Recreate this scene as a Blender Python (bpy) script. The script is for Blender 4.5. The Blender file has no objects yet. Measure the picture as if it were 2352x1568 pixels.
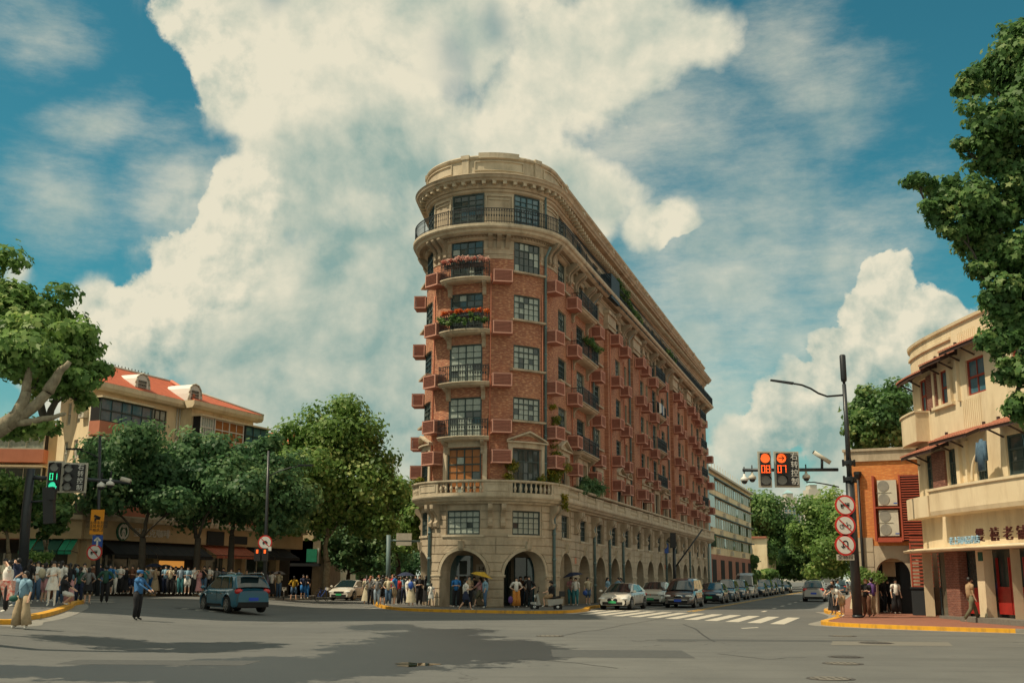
import bpy, math, random
import numpy as np
from mathutils import Vector, Matrix
R=math.radians
rnd=random.Random(7)
SC=bpy.context.scene; COL=SC.collection
# ---------------- camera ----------------
F=2510.;CX=1176.;CY=784.;PH=math.atan(541/F);RO=R(0.35);CH=1.75
cd=bpy.data.cameras.new('camera'); cam=bpy.data.objects.new('camera',cd); COL.objects.link(cam)
cd.sensor_width=36; cd.lens=F/2352*36; cd.clip_start=.1; cd.clip_end=6000
cam.location=(0,0,CH)
cam.rotation_euler=(Matrix.Rotation(R(90)+PH,4,'X')@Matrix.Rotation(RO,4,'Z')).to_euler()
SC.camera=cam
def ray(u,v):
    a=(u-CX)/F;b=-(v-CY)/F
    a2=a*math.cos(RO)-b*math.sin(RO);b2=a*math.sin(RO)+b*math.cos(RO)
    return (a2,math.cos(PH)-b2*math.sin(PH),math.sin(PH)+b2*math.cos(PH))
def G(u,v,z=0):
    r=ray(u,v);t=(z-CH)/r[2];return r[0]*t,r[1]*t
def gz(x,y):
    a=min(1,max(0,(-x-9)/10.)); b=min(1,max(0,(82-y)/14.)); return .5*a*a*(3-2*a)*b*b*(3-2*b)
def GG(u,v,z=0):
    g=0
    for _ in range(30):
        x,y=G(u,v,z+g); g=.5*g+.5*gz(x,y)
    return x,y,z+gz(x,y)
def P(u,v,Y):
    r=ray(u,v);t=Y/r[1];return Vector((r[0]*t,Y,r[2]*t+CH))
# ---------------- world ----------------
SUN_A=R(-71); SUN_E=R(57)
sd=Vector((math.sin(SUN_A)*math.cos(SUN_E),-math.cos(SUN_A)*math.cos(SUN_E),math.sin(SUN_E)))
W=bpy.data.worlds.new('World'); SC.world=W; W.use_nodes=True
nt=W.node_tree; nt.nodes.clear()
def N(t,**k):
    n=nt.nodes.new(t)
    for a,b in k.items(): setattr(n,a,b)
    return n
def LK(a,b): nt.links.new(a,b)
def inp(sock,v):
    if hasattr(v,'is_output') or isinstance(v,bpy.types.NodeSocket): LK(v,sock)
    else: sock.default_value=v
def M(op,a,b=0.,c=None,clamp=False):
    n=N('ShaderNodeMath',operation=op,use_clamp=clamp); inp(n.inputs[0],a); inp(n.inputs[1],b)
    if c is not None: inp(n.inputs[2],c)
    return n.outputs[0]
def V(op,a,b=(0,0,0)):
    n=N('ShaderNodeVectorMath',operation=op); inp(n.inputs[0],a); inp(n.inputs[1],b)
    return n.outputs['Value'] if op in('LENGTH','DISTANCE','DOT_PRODUCT') else n.outputs[0]
def VS(a,s):
    n=N('ShaderNodeVectorMath',operation='SCALE'); inp(n.inputs[0],a); inp(n.inputs['Scale'],s); return n.outputs[0]
def NZ(vec,scale,detail=4,rough=.55,col=False):
    n=N('ShaderNodeTexNoise'); inp(n.inputs['Vector'],vec); n.inputs['Scale'].default_value=scale
    n.inputs['Detail'].default_value=detail; n.inputs['Roughness'].default_value=rough
    return n.outputs['Color' if col else 'Fac']
def MR(v,a,b,c=0.,d=1.,smooth=True):
    n=N('ShaderNodeMapRange',interpolation_type='SMOOTHSTEP' if smooth else 'LINEAR'); inp(n.inputs[0],v)
    for i,x in enumerate((a,b,c,d)): inp(n.inputs[i+1],x)
    return n.outputs[0]
def MX(f,a,b):
    n=N('ShaderNodeMix',data_type='RGBA'); inp(n.inputs[0],f); inp(n.inputs[6],a); inp(n.inputs[7],b); return n.outputs[2]
sky=N('ShaderNodeTexSky',sky_type='NISHITA'); sky.sun_disc=False
sky.sun_elevation=SUN_E; sky.sun_rotation=math.atan2(sd.x,sd.y)%(2*math.pi)
sky.air_density=1.0; sky.dust_density=.7; sky.ozone_density=1.5
tc=N('ShaderNodeTexCoord'); D=tc.outputs['Generated']
w1=V('SUBTRACT',NZ(D,3.2,2,.5,True),(.5,.5,.5)); w2=V('SUBTRACT',NZ(D,11,3,.55,True),(.5,.5,.5))
Dw=V('ADD',V('ADD',D,VS(w1,.13)),VS(w2,.05))
def field(blobs,vec,k=.10):
    out=None
    for (u,v,r) in blobs:
        c=Vector(ray(u,v)).normalized()
        d=V('DISTANCE',vec,tuple(c)); f=M('MULTIPLY_ADD',d,-F*1.0/r,1.0)
        if out is None: out=f
        else:
            n=N('ShaderNodeMath',operation='SMOOTH_MAX'); LK(out,n.inputs[0]); LK(f,n.inputs[1]); n.inputs[2].default_value=k; out=n.outputs[0]
    return out
CUM=[(560,40,190),(740,110,290),(1000,40,250),(1330,170,190),(1460,60,160),(1600,50,100),(540,220,110),(900,330,220),(1060,420,240),
 (700,400,210),(1330,430,160),(1500,540,80),(1560,520,55),(545,520,110),(520,640,170),(410,750,140),(640,800,300),(270,780,110),(850,620,240),(930,860,240),(240,900,150),(740,1000,280),
 (380,1000,230),(30,640,60),(60,690,50),(2085,630,75),(2030,730,90),(1960,960,120),(2150,760,110),(2250,740,60),(1950,850,100),(1860,940,100),(2110,930,220),(1800,1010,110),(1700,1070,100),(1690,1000,40),
 (1990,1120,240),(2300,900,160),(1130,480,160),(1230,300,150),(600,1200,380),(1700,1200,150)]
GAP=[(1045,160,60),(1060,215,45),(640,25,40),(1150,60,40)]
VEIL=[(1700,640,300),(1930,640,260),(1560,800,240),(1830,800,240),(420,440,150),(230,300,90),(140,480,130),(1500,270,210),(1900,180,150),(60,20,110),(1750,430,200),(1620,950,200),(1780,60,130),(1830,350,90),(1090,200,150),(1620,330,150)]
SMALL=[(1830,330,62),(1845,385,48),(1800,300,30),(2250,690,40)]
fc=field(CUM,Dw); fg=field(GAP,Dw); fv=field(VEIL,Dw); fs_=field(SMALL,Dw)
n0=NZ(D,4.5,3,.5); n1=NZ(V('ADD',D,VS(w1,.08)),8,9,.60); n2=NZ(V('ADD',V('ADD',D,VS(w1,.08)),(-.016,-.004,.020)),8,7,.55); n3=NZ(D,3.0,4,.55); nf=NZ(V('MULTIPLY',D,(1,1,3.)),7,8,.7)
tot=M('ADD',M('MULTIPLY',M('SUBTRACT',n1,.5),1.5),M('MULTIPLY',M('SUBTRACT',n0,.5),.7))
fin=M('ADD',fc,tot)
gapm=M('MULTIPLY',MR(M('ADD',fg,M('MULTIPLY',M('SUBTRACT',n1,.5),2.6)),-.5,1.),.38)
sm=M('MULTIPLY',MR(M('ADD',fs_,M('MULTIPLY',M('SUBTRACT',nf,.5),3.2)),-.2,1.1),.75)
ax=V('DOT_PRODUCT',D,tuple(Vector(ray(CX,CY)).normalized()))
out=MR(ax,math.cos(R(42)),math.cos(R(31)),1.,0.)
gen=M('MULTIPLY_ADD',M('SUBTRACT',n3,.5),5.,M('MULTIPLY_ADD',M('SUBTRACT',n1,.5),1.5,.45))
fin=M('ADD',M('MULTIPLY',fin,M('SUBTRACT',1.,out)),M('MULTIPLY',gen,out))
PUF=[(430,450,120),(560,450,110),(470,620,150),(330,740,140),(250,800,110),(520,540,130),(2080,620,130),(2010,730,110),(2180,730,140),(1930,850,120),(1800,960,120),(480,160,120),(420,60,120),(1540,520,70)]
crisp=MR(M('MAXIMUM',field(PUF,D,.3),0.),.0,.35)
n4=NZ(V('ADD',D,VS(w1,.05)),24,6,.6)
fin=M('ADD',fin,M('MULTIPLY',M('MULTIPLY',M('SUBTRACT',n4,.5),.55),crisp))
den1=MR(fin,-.14,.36); den2=MR(fin,.02,.15)
dens=M('MULTIPLY',M('ADD',M('MULTIPLY',den1,M('SUBTRACT',1.,crisp)),M('MULTIPLY',den2,crisp)),M('SUBTRACT',1.,gapm))
veil=M('MULTIPLY',MR(M('ADD',fv,M('MULTIPLY',M('SUBTRACT',nf,.5),2.4)),-.4,1.3),.70)
dens=M('MAXIMUM',dens,M('MULTIPLY',M('MAXIMUM',veil,sm),M('SUBTRACT',1.,out)),clamp=True)
# the air is pale near the horizon
sepz=N('ShaderNodeSeparateXYZ'); LK(D,sepz.inputs[0]); hz=MR(M('ABSOLUTE',sepz.outputs[2]),.0,.20,.85,0.)
dens=M('MAXIMUM',dens,hz,clamp=True)
relief=M('MULTIPLY',M('SUBTRACT',n1,n2),3.6)
BRI=[(430,470,100),(520,560,110),(560,470,80),(470,640,140),(330,760,120),(600,600,80),(480,140,150),(640,150,170),(620,330,100),(780,110,150),(1000,230,110),(1250,200,170),(1400,300,110),(1130,400,80),(1540,530,80),(2080,640,100),(1990,760,110),(1900,900,110),(2150,760,90),(1720,1000,80),(1790,960,90),(790,500,50),(300,880,90)]
GREY=[(820,700,240),(900,850,250),(760,900,190),(960,430,130),(860,300,100),(1090,120,80),(640,830,140),(1060,700,200),(2120,960,160),(1870,1060,140),(700,400,70),(500,960,120),(1350,420,60),(330,900,60)]
fgr=field(GREY,Dw,.35); fbr=field(BRI,Dw,.35)
nb=M('MULTIPLY',M('SUBTRACT',n0,.5),1.4)
lit=M('ADD',M('MULTIPLY_ADD',MR(M('ADD',fgr,nb),-.9,.9),-.62,.66),M('MULTIPLY',MR(M('SUBTRACT',fbr,nb),-.8,.8),.36))
n5=NZ(V('ADD',V('ADD',D,VS(w1,.05)),(-.007,-.002,.009)),24,5,.55)
lit=M('ADD',M('ADD',lit,relief),M('MULTIPLY',M('MULTIPLY',M('SUBTRACT',n4,n5),3.2),M('ADD',M('MULTIPLY',crisp,.7),.3))); lit=MR(lit,-.32,1.12,0.,1.,False)
KS=.1
ccol=MX(lit,(.27/KS,.40/KS,.36/KS,1),(.80/KS,.75/KS,.58/KS,1))
tint=N('ShaderNodeMix',data_type='RGBA',blend_type='MULTIPLY'); tint.inputs[0].default_value=1
LK(sky.outputs[0],tint.inputs[6]); tint.inputs[7].default_value=(.27,.90,.74,1)
fin_c=MX(dens,tint.outputs[2],ccol)
bg=N('ShaderNodeBackground'); LK(fin_c,bg.inputs[0]); bg.inputs[1].default_value=KS
wo=N('ShaderNodeOutputWorld'); LK(bg.outputs[0],wo.inputs[0])
sl=bpy.data.lights.new('sun','SUN'); so=bpy.data.objects.new('sun',sl); COL.objects.link(so)
sl.energy=4.2; sl.angle=R(.5); sl.color=(1,.86,.62); so.rotation_euler=sd.to_track_quat('Z','Y').to_euler()
SC.view_settings.view_transform='Standard'; SC.view_settings.look='None'; SC.view_settings.exposure=0; SC.view_settings.gamma=1
SC.cycles.max_bounces=6; SC.cycles.transparent_max_bounces=8
# ---------------- materials ----------------
MATS={}
def mat(name,c,rough=.7,c2=None,nscale=3.,bump=0.,bscale=40.,metal=0.,emit=0.,spec=.5,detail=5,dirt=None,coat=0.):
    if name in MATS: return MATS[name]
    m=bpy.data.materials.new(name); m.use_nodes=True; t=m.node_tree; b=t.nodes['Principled BSDF']
    b.inputs['Base Color'].default_value=(*c,1); b.inputs['Roughness'].default_value=rough; b.inputs['Metallic'].default_value=metal
    b.inputs['Specular IOR Level'].default_value=spec
    if coat: b.inputs['Coat Weight'].default_value=coat; b.inputs['Coat Roughness'].default_value=.04
    if emit:
        b.inputs['Emission Color'].default_value=(*c,1); b.inputs['Emission Strength'].default_value=emit
    if c2 is not None or bump or dirt:
        co=t.nodes.new('ShaderNodeTexCoord').outputs['Object']
    if c2 is not None:
        n=t.nodes.new('ShaderNodeTexNoise'); n.inputs['Scale'].default_value=nscale; n.inputs['Detail'].default_value=detail; n.inputs['Roughness'].default_value=.65
        t.links.new(co,n.inputs['Vector'])
        r=t.nodes.new('ShaderNodeMapRange'); r.inputs[1].default_value=.35; r.inputs[2].default_value=.65; t.links.new(n.outputs[0],r.inputs[0])
        x=t.nodes.new('ShaderNodeMix'); x.data_type='RGBA'; x.inputs[6].default_value=(*c,1); x.inputs[7].default_value=(*c2,1)
        t.links.new(r.outputs[0],x.inputs[0]); t.links.new(x.outputs[2],b.inputs['Base Color'])
        if dirt:
            n2=t.nodes.new('ShaderNodeTexNoise'); n2.inputs['Scale'].default_value=dirt[1]; n2.inputs['Detail'].default_value=8; n2.inputs['Roughness'].default_value=.7
            mp=t.nodes.new('ShaderNodeMapping'); mp.inputs['Scale'].default_value=(1,1,.25); t.links.new(co,mp.inputs[0]); t.links.new(mp.outputs[0],n2.inputs['Vector'])
            r2=t.nodes.new('ShaderNodeMapRange'); r2.inputs[1].default_value=.48; r2.inputs[2].default_value=.72; r2.inputs[4].default_value=.75; t.links.new(n2.outputs[0],r2.inputs[0])
            y=t.nodes.new('ShaderNodeMix'); y.data_type='RGBA'; t.links.new(r2.outputs[0],y.inputs[0]); t.links.new(x.outputs[2],y.inputs[6]); y.inputs[7].default_value=(*dirt[0],1)
            t.links.new(y.outputs[2],b.inputs['Base Color'])
    if bump:
        n=t.nodes.new('ShaderNodeTexNoise'); n.inputs['Scale'].default_value=bscale; n.inputs['Detail'].default_value=4; t.links.new(co,n.inputs['Vector'])
        bp=t.nodes.new('ShaderNodeBump'); bp.inputs['Strength'].default_value=bump; bp.inputs['Distance'].default_value=.02
        t.links.new(n.outputs[0],bp.inputs['Height']); t.links.new(bp.outputs[0],b.inputs['Normal'])
    MATS[name]=m; return m
def brick_mat(name,cs,mortar,bw=.24,bh=.07,rough=.85,big=None):
    m=bpy.data.materials.new(name); m.use_nodes=True; t=m.node_tree; b=t.nodes['Principled BSDF']; b.inputs['Roughness'].default_value=rough
    uv=t.nodes.new('ShaderNodeUVMap').outputs[0]
    k=t.nodes.new('ShaderNodeTexBrick'); t.links.new(uv,k.inputs['Vector'])
    k.inputs['Scale'].default_value=1; k.inputs['Brick Width'].default_value=bw; k.inputs['Row Height'].default_value=bh; k.inputs['Mortar Size'].default_value=.008
    k.inputs['Color1'].default_value=(*cs[0],1); k.inputs['Color2'].default_value=(*cs[1],1); k.inputs['Mortar'].default_value=(*mortar,1); k.inputs['Bias'].default_value=0
    # big soft variation, with paler and darker patches of brick
    mp=t.nodes.new('ShaderNodeMapping'); mp.inputs['Scale'].default_value=(4.2,14.3,1); t.links.new(uv,mp.inputs[0])
    wn=t.nodes.new('ShaderNodeTexNoise'); wn.inputs['Scale'].default_value=1.; wn.inputs['Detail'].default_value=1; t.links.new(mp.outputs[0],wn.inputs['Vector'])
    n=t.nodes.new('ShaderNodeTexNoise'); n.inputs['Scale'].default_value=.55; n.inputs['Detail'].default_value=7; n.inputs['Roughness'].default_value=.7; t.links.new(uv,n.inputs['Vector'])
    r=t.nodes.new('ShaderNodeMapRange'); r.inputs[1].default_value=.38; r.inputs[2].default_value=.68; t.links.new(n.outputs[0],r.inputs[0])
    r1=t.nodes.new('ShaderNodeMapRange'); r1.inputs[1].default_value=.5; r1.inputs[2].default_value=.75; t.links.new(wn.outputs[0],r1.inputs[0])
    x=t.nodes.new('ShaderNodeMix'); x.data_type='RGBA'; t.links.new(r.outputs[0],x.inputs[0]); t.links.new(k.outputs[0],x.inputs[6]); x.inputs[7].default_value=(*cs[2],1)
    mm=t.nodes.new('ShaderNodeMath'); mm.operation='MULTIPLY'; mm.inputs[1].default_value=.85; t.links.new(r.outputs[0],mm.inputs[0]); t.links.new(mm.outputs[0],x.inputs[0])
    y=t.nodes.new('ShaderNodeMix'); y.data_type='RGBA'; m2=t.nodes.new('ShaderNodeMath'); m2.operation='MULTIPLY'; m2.inputs[1].default_value=.85
    t.links.new(r1.outputs[0],m2.inputs[0]); t.links.new(m2.outputs[0],y.inputs[0]); t.links.new(x.outputs[2],y.inputs[6]); y.inputs[7].default_value=(*cs[3],1)
    t.links.new(y.outputs[2],b.inputs['Base Color'])
    bp=t.nodes.new('ShaderNodeBump'); bp.inputs['Strength'].default_value=.5; bp.inputs['Distance'].default_value=.02; bp.invert=True
    t.links.new(k.outputs['Fac'],bp.inputs['Height']); t.links.new(bp.outputs[0],b.inputs['Normal'])
    MATS[name]=m; return m
def leaf_mat(name,c1,c2,c3):
    m=bpy.data.materials.new(name); m.use_nodes=True; t=m.node_tree; t.nodes.clear()
    o=t.nodes.new('ShaderNodeOutputMaterial'); a=t.nodes.new('ShaderNodeAttribute'); a.attribute_name='v'
    cr=t.nodes.new('ShaderNodeValToRGB'); e=cr.color_ramp.elements; e[0].color=(*c1,1); e[1].color=(*c3,1); e[0].position=.1; e[1].position=1.
    k=e.new(.55); k.color=(*c2,1); t.links.new(a.outputs['Fac'],cr.inputs[0])
    d=t.nodes.new('ShaderNodeBsdfPrincipled'); d.inputs['Roughness'].default_value=.5; d.inputs['Specular IOR Level'].default_value=.35; t.links.new(cr.outputs[0],d.inputs['Base Color'])
    tr=t.nodes.new('ShaderNodeBsdfTranslucent'); t.links.new(cr.outputs[0],tr.inputs[0])
    mx=t.nodes.new('ShaderNodeMixShader'); mx.inputs[0].default_value=.5; t.links.new(d.outputs[0],mx.inputs[1]); t.links.new(tr.outputs[0],mx.inputs[2]); t.links.new(mx.outputs[0],o.inputs[0])
    MATS[name]=m; return m
brick_mat('brick',((.52,.21,.105),(.34,.125,.075),(.27,.105,.07),(.70,.41,.235)),(.33,.22,.15))
brick_mat('orange_brick',((.70,.24,.05),(.60,.17,.035),(.52,.16,.05),(.78,.36,.11)),(.50,.26,.12),bw=.24,bh=.065)
brick_mat('dark_brick',((.24,.08,.05),(.17,.055,.04),(.14,.05,.04),(.34,.16,.11)),(.35,.26,.2))
brick_mat('paver',((.33,.12,.07),(.26,.09,.055),(.24,.10,.07),(.36,.17,.11)),(.2,.12,.09),bw=.3,bh=.15)
mat('stone',(.53,.43,.31),.85,(.40,.33,.24),.9,.35,30,dirt=((.19,.14,.09),1.1))
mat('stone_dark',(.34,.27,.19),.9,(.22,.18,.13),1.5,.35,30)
mat('stone_pale',(.60,.51,.38),.85,(.47,.40,.29),1.2,.3,30,dirt=((.24,.18,.12),1.6))
mat('cream',(.77,.64,.44),.85,(.70,.57,.38),.8,.2,20,dirt=((.45,.33,.2),.9))
mat('ochre',(.86,.71,.47),.85,(.78,.63,.40),.6,.1,20,dirt=((.5,.36,.2),.7))
mat('salmon',(.62,.24,.15),.8,(.54,.20,.12),1.)
mat('ac_pink',(.72,.38,.29),.6,(.62,.31,.23),2.)
mat('ac_slat',(.46,.20,.145),.6,(.36,.15,.11),2.)
mat('glass',(.035,.05,.05),.06,(.06,.08,.075),1.5,spec=.8)
mat('glass_blue',(.05,.14,.19),.05,(.10,.2,.24),2.,spec=.9)
mat('curtain',(.46,.50,.43),.3,(.22,.28,.26),4.,spec=.8)
mat('blind',(.42,.17,.05),.5,(.28,.10,.03),2.)
mat('iron',(.02,.024,.028),.5,metal=.3); mat('frame_green',(.04,.065,.065),.5); mat('pole_black',(.022,.027,.033),.4,(.03,.036,.042),3.)
mat('pipe',(.14,.22,.22),.55,(.10,.16,.17),2.)
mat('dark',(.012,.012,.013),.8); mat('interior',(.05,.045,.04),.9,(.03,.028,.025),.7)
mat('roof_red',(.55,.13,.055),.8,(.45,.10,.045),2.,.4,12)
mat('white',(.75,.73,.68),.5); mat('offwhite',(.62,.58,.48),.7,(.5,.46,.38),2.); mat('yellow',(.80,.40,.02),.6,(.72,.34,.02),3.,dirt=((.2,.13,.06),3.)); mat('road_yellow',(.62,.36,.05),.7,(.45,.27,.06),12.)
mat('road_white',(.62,.57,.48),.7,(.42,.39,.33),9.)
mat('kerb_grey',(.30,.28,.24),.8,(.22,.21,.19),3.)
mat('red',(.62,.03,.025),.5); mat('red_door',(.40,.022,.018),.4,(.3,.02,.015),3.); mat('slat_red',(.42,.075,.035),.6,(.34,.06,.03),2.)
mat('green_awning',(.02,.33,.19),.7,(.015,.26,.15),2.); mat('blue_sign',(.03,.10,.42),.5); mat('orange_sign',(.85,.33,.015),.5); mat('black',(.015,.015,.017),.5)
mat('bark',(.20,.16,.11),.85,(.36,.31,.21),5.,.6,12,dirt=((.12,.10,.06),7.)); mat('bark_dark',(.06,.05,.04),.9,(.09,.075,.055),4.,.5,12)
mat('fascia',(.55,.42,.25),.8,(.46,.35,.21),1.)
leaf_mat('leaf_bright',(.10,.20,.05),(.24,.39,.10),(.54,.58,.22))
leaf_mat('leaf_mid',(.06,.14,.045),(.15,.28,.08),(.38,.45,.16))
leaf_mat('leaf_dark',(.06,.15,.065),(.14,.27,.11),(.33,.44,.19))
leaf_mat('leaf_flower',(.30,.05,.02),(.75,.16,.03),(.85,.35,.05)); leaf_mat('leaf_pink',(.45,.08,.05),(.75,.45,.38),(.8,.7,.6)); leaf_mat('leaf_yellow',(.10,.15,.02),(.30,.28,.03),(.6,.42,.04))
# ---------------- mesh helpers ----------------
def tag(o,label=None,cat=None,group=None,kind=None):
    if label: o['label']=label
    if cat: o['category']=cat
    if group: o['group']=group
    if kind: o['kind']=kind
    return o
def empty(name,loc=(0,0,0),label=None,cat=None,group=None,rz=0.):
    o=bpy.data.objects.new(name,None); COL.objects.link(o); o.location=loc; o.rotation_euler=(0,0,rz); o.empty_display_size=.3
    return tag(o,label,cat,group)
class MB:
    def __init__(s): s.v=[];s.f=[];s.m=[];s.uv=[];s.mats=[];s.cur=0;s.sm=[]
    def mt(s,name):
        if name not in s.mats: s.mats.append(name)
        s.cur=s.mats.index(name); return s
    def av(s,p,uv=None): s.v.append(tuple(p)); s.uv.append(uv if uv else (p[0],p[2])); return len(s.v)-1
    def af(s,ids,smooth=False): s.f.append(tuple(ids)); s.m.append(s.cur); s.sm.append(smooth)
    def quad(s,a,b,c,d,uvs=None):
        i=[s.av(p,uvs[k] if uvs else None) for k,p in enumerate((a,b,c,d))]; s.af(i)
    def poly(s,pts): s.af([s.av(p) for p in pts])
    def hexa(s,p):   # 8 points: bottom 0-3 ccw, top 4-7
        b=len(s.v)
        for q in p: s.av(q)
        for f in ((0,3,2,1),(4,5,6,7),(0,1,5,4),(1,2,6,5),(2,3,7,6),(3,0,4,7)): s.af([b+i for i in f])
    def box(s,c,d,rz=0.,rx=0.,ry=0.):
        M_=Matrix.Rotation(rz,3,'Z')@Matrix.Rotation(ry,3,'Y')@Matrix.Rotation(rx,3,'X'); c=Vector(c); x,y,z=d[0]/2,d[1]/2,d[2]/2
        s.hexa([c+M_@Vector(q) for q in ((-x,-y,-z),(x,-y,-z),(x,y,-z),(-x,y,-z),(-x,-y,z),(x,-y,z),(x,y,z),(-x,y,z))])
    def ext(s,pts,d,flip=False):     # polygon pts (3d) extruded by vector d
        n=len(pts); d=Vector(d); b=len(s.v)
        for p in pts: s.av(p)
        for p in pts: s.av(Vector(p)+d)
        s.af([b+i for i in range(n)][::-1]); s.af([b+n+i for i in range(n)])
        for i in range(n): j=(i+1)%n; s.af((b+i,b+j,b+n+j,b+n+i))
    def tube(s,pts,r,n=8,caps=True,smooth=True,ell=None):
        pts=[Vector(p) for p in pts]; k=len(pts)
        rs=r if isinstance(r,(list,tuple)) else [r]*k
        b=len(s.v); up=None
        for i,p in enumerate(pts):
            t=(pts[min(i+1,k-1)]-pts[max(i-1,0)]).normalized()
            if up is None: up=Vector((0,0,1)) if abs(t.z)<.9 else Vector((1,0,0))
            x=t.cross(up)
            if x.length<1e-4: x=t.cross(Vector((0,1,0)))
            x.normalize(); y=x.cross(t).normalized(); up=y
            for j in range(n):
                a=2*math.pi*j/n; e=1. if ell is None else ell
                s.av(p+x*math.cos(a)*rs[i]+y*math.sin(a)*rs[i]*e)
        for i in range(k-1):
            for j in range(n):
                j2=(j+1)%n; s.af((b+i*n+j,b+i*n+j2,b+(i+1)*n+j2,b+(i+1)*n+j),smooth)
        if caps: s.af([b+j for j in range(n)][::-1]); s.af([b+(k-1)*n+j for j in range(n)])
    def cyl(s,a,b_,r,n=12,r2=None,smooth=True): s.tube([a,b_],[r,r if r2 is None else r2],n,True,smooth)
    def lathe(s,c,prof,n=10,smooth=True,axis='Z'):  # prof [(r,z)]
        b=len(s.v); c=Vector(c)
        for (r,z) in prof:
            for j in range(n):
                a=2*math.pi*j/n
                q=(r*math.cos(a),r*math.sin(a),z)
                if axis=='X': q=(q[2],q[0],q[1])
                if axis=='Y': q=(q[0],-q[2],q[1])
                s.av(c+Vector(q))
        for i in range(len(prof)-1):
            for j in range(n):
                j2=(j+1)%n; s.af((b+i*n+j,b+i*n+j2,b+(i+1)*n+j2,b+(i+1)*n+j),smooth)
        s.af([b+j for j in range(n)][::-1]); s.af([b+(len(prof)-1)*n+j for j in range(n)])
    def sph(s,c,r,n=10,m=6,sc=(1,1,1)):
        c=Vector(c); prof=[(math.sin(math.pi*i/m)*r,-math.cos(math.pi*i/m)*r) for i in range(m+1)]
        b=len(s.v)
        s.lathe((0,0,0),[(max(a,1e-4),z) for a,z in prof],n)
        for i in range(b,len(s.v)):
            v=s.v[i]; s.v[i]=(c.x+v[0]*sc[0],c.y+v[1]*sc[1],c.z+v[2]*sc[2])
    # facade coordinates (s along the wall, z up, o outward)
    def fbox(s,fr,s0,s1,z0,z1,o0,o1):
        ss=fr.cuts(s0,s1); b=len(s.v)
        for q in ss:
            for (o,z) in ((o0,z0),(o1,z0),(o1,z1),(o0,z1)): s.av(fr.p(q,o,z),(q+(o if o!=o1 else 0),z))
        n=len(ss)
        for i in range(n-1):
            for j in range(4):
                j2=(j+1)%4; s.af((b+i*4+j,b+(i+1)*4+j,b+(i+1)*4+j2,b+i*4+j2))
        s.af((b,b+1,b+2,b+3)); e=b+(n-1)*4; s.af((e+3,e+2,e+1,e))
    def fprof(s,fr,s0,s1,prof,smooth=False):   # moulding: prof [(o,z)] closed polygon swept along the wall
        ss=fr.cuts(s0,s1); b=len(s.v); k=len(prof)
        for q in ss:
            for (o,z) in prof: s.av(fr.p(q,o,z),(q,z+o))
        for i in range(len(ss)-1):
            for j in range(k):
                j2=(j+1)%k; s.af((b+i*k+j,b+(i+1)*k+j,b+(i+1)*k+j2,b+i*k+j2),smooth)
        s.af([b+j for j in range(k)]); e=b+(len(ss)-1)*k; s.af([e+j for j in range(k)][::-1])
    def fwall(s,fr,s0,s1,z0,z1,holes,o=0.,depth=.22,bands=None):
        holes=[h for h in holes if h[1]>s0 and h[0]<s1]
        S=sorted(set([round(q,4) for q in fr.cuts(s0,s1)]+[round(h[i],4) for h in holes for i in(0,1)])); Zs=sorted(set([z0,z1]+[q[0] for q in (bands or []) if z0<q[0]<z1]+[h[i] for h in holes for i in(2,3) if z0<h[i]<z1]))
        idx={}
        def g(q,z,oo=o):
            k=(q,z,oo)
            if k not in idx: idx[k]=s.av(fr.p(q,oo,z),(q+(0 if oo==o else .3),z))
            return idx[k]
        for a,b in zip(S[:-1],S[1:]):
            for c,d in zip(Zs[:-1],Zs[1:]):
                m=((a+b)/2,(c+d)/2)
                if any(h[0]<m[0]<h[1] and h[2]<m[1]<h[3] for h in holes): continue
                if bands: s.mt(next(q[1] for q in bands if m[1]<q[0]))
                s.af((g(a,c),g(b,c),g(b,d),g(a,d)))
        for h in holes:
            ss=[q for q in S if h[0]-1e-3<=q<=h[1]+1e-3]; i=o-depth
            for a,b in zip(ss[:-1],ss[1:]):
                s.af((g(a,h[2],i),g(b,h[2],i),g(b,h[2]),g(a,h[2]))); s.af((g(a,h[3]),g(b,h[3]),g(b,h[3],i),g(a,h[3],i)))
            a,b=ss[0],ss[-1]
            s.af((g(a,h[2],i),g(a,h[2]),g(a,h[3]),g(a,h[3],i))); s.af((g(b,h[2]),g(b,h[2],i),g(b,h[3],i),g(b,h[3])))
    def build(s,name,mats=None,parent=None,kind=None,label=None,cat=None,group=None,base=None,local=False):
        me=bpy.data.meshes.new(name)
        if base is None: base=Vector((0,0,0)) if (parent is None or local) else Vector(WP.get(parent.name,(0,0,0)))
        base=Vector(base)
        vs=[(a-base.x,b-base.y,c-base.z) for a,b,c in s.v]
        me.from_pydata(vs,[],s.f)
        names=s.mats if s.mats else ([mats] if isinstance(mats,str) else mats)
        for q in names: me.materials.append(MATS[q])
        if len(names)>1 and s.mats: me.polygons.foreach_set('material_index',s.m)
        if any(s.sm): me.polygons.foreach_set('use_smooth',s.sm)
        uvl=me.uv_layers.new(name='UVMap'); vi=np.empty(len(me.loops),dtype=np.int32); me.loops.foreach_get('vertex_index',vi)
        uvl.data.foreach_set('uv',np.array(s.uv,dtype=np.float32)[vi].ravel())
        me.update()
        return place(name,me,parent,kind,label,cat,group,base)
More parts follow.
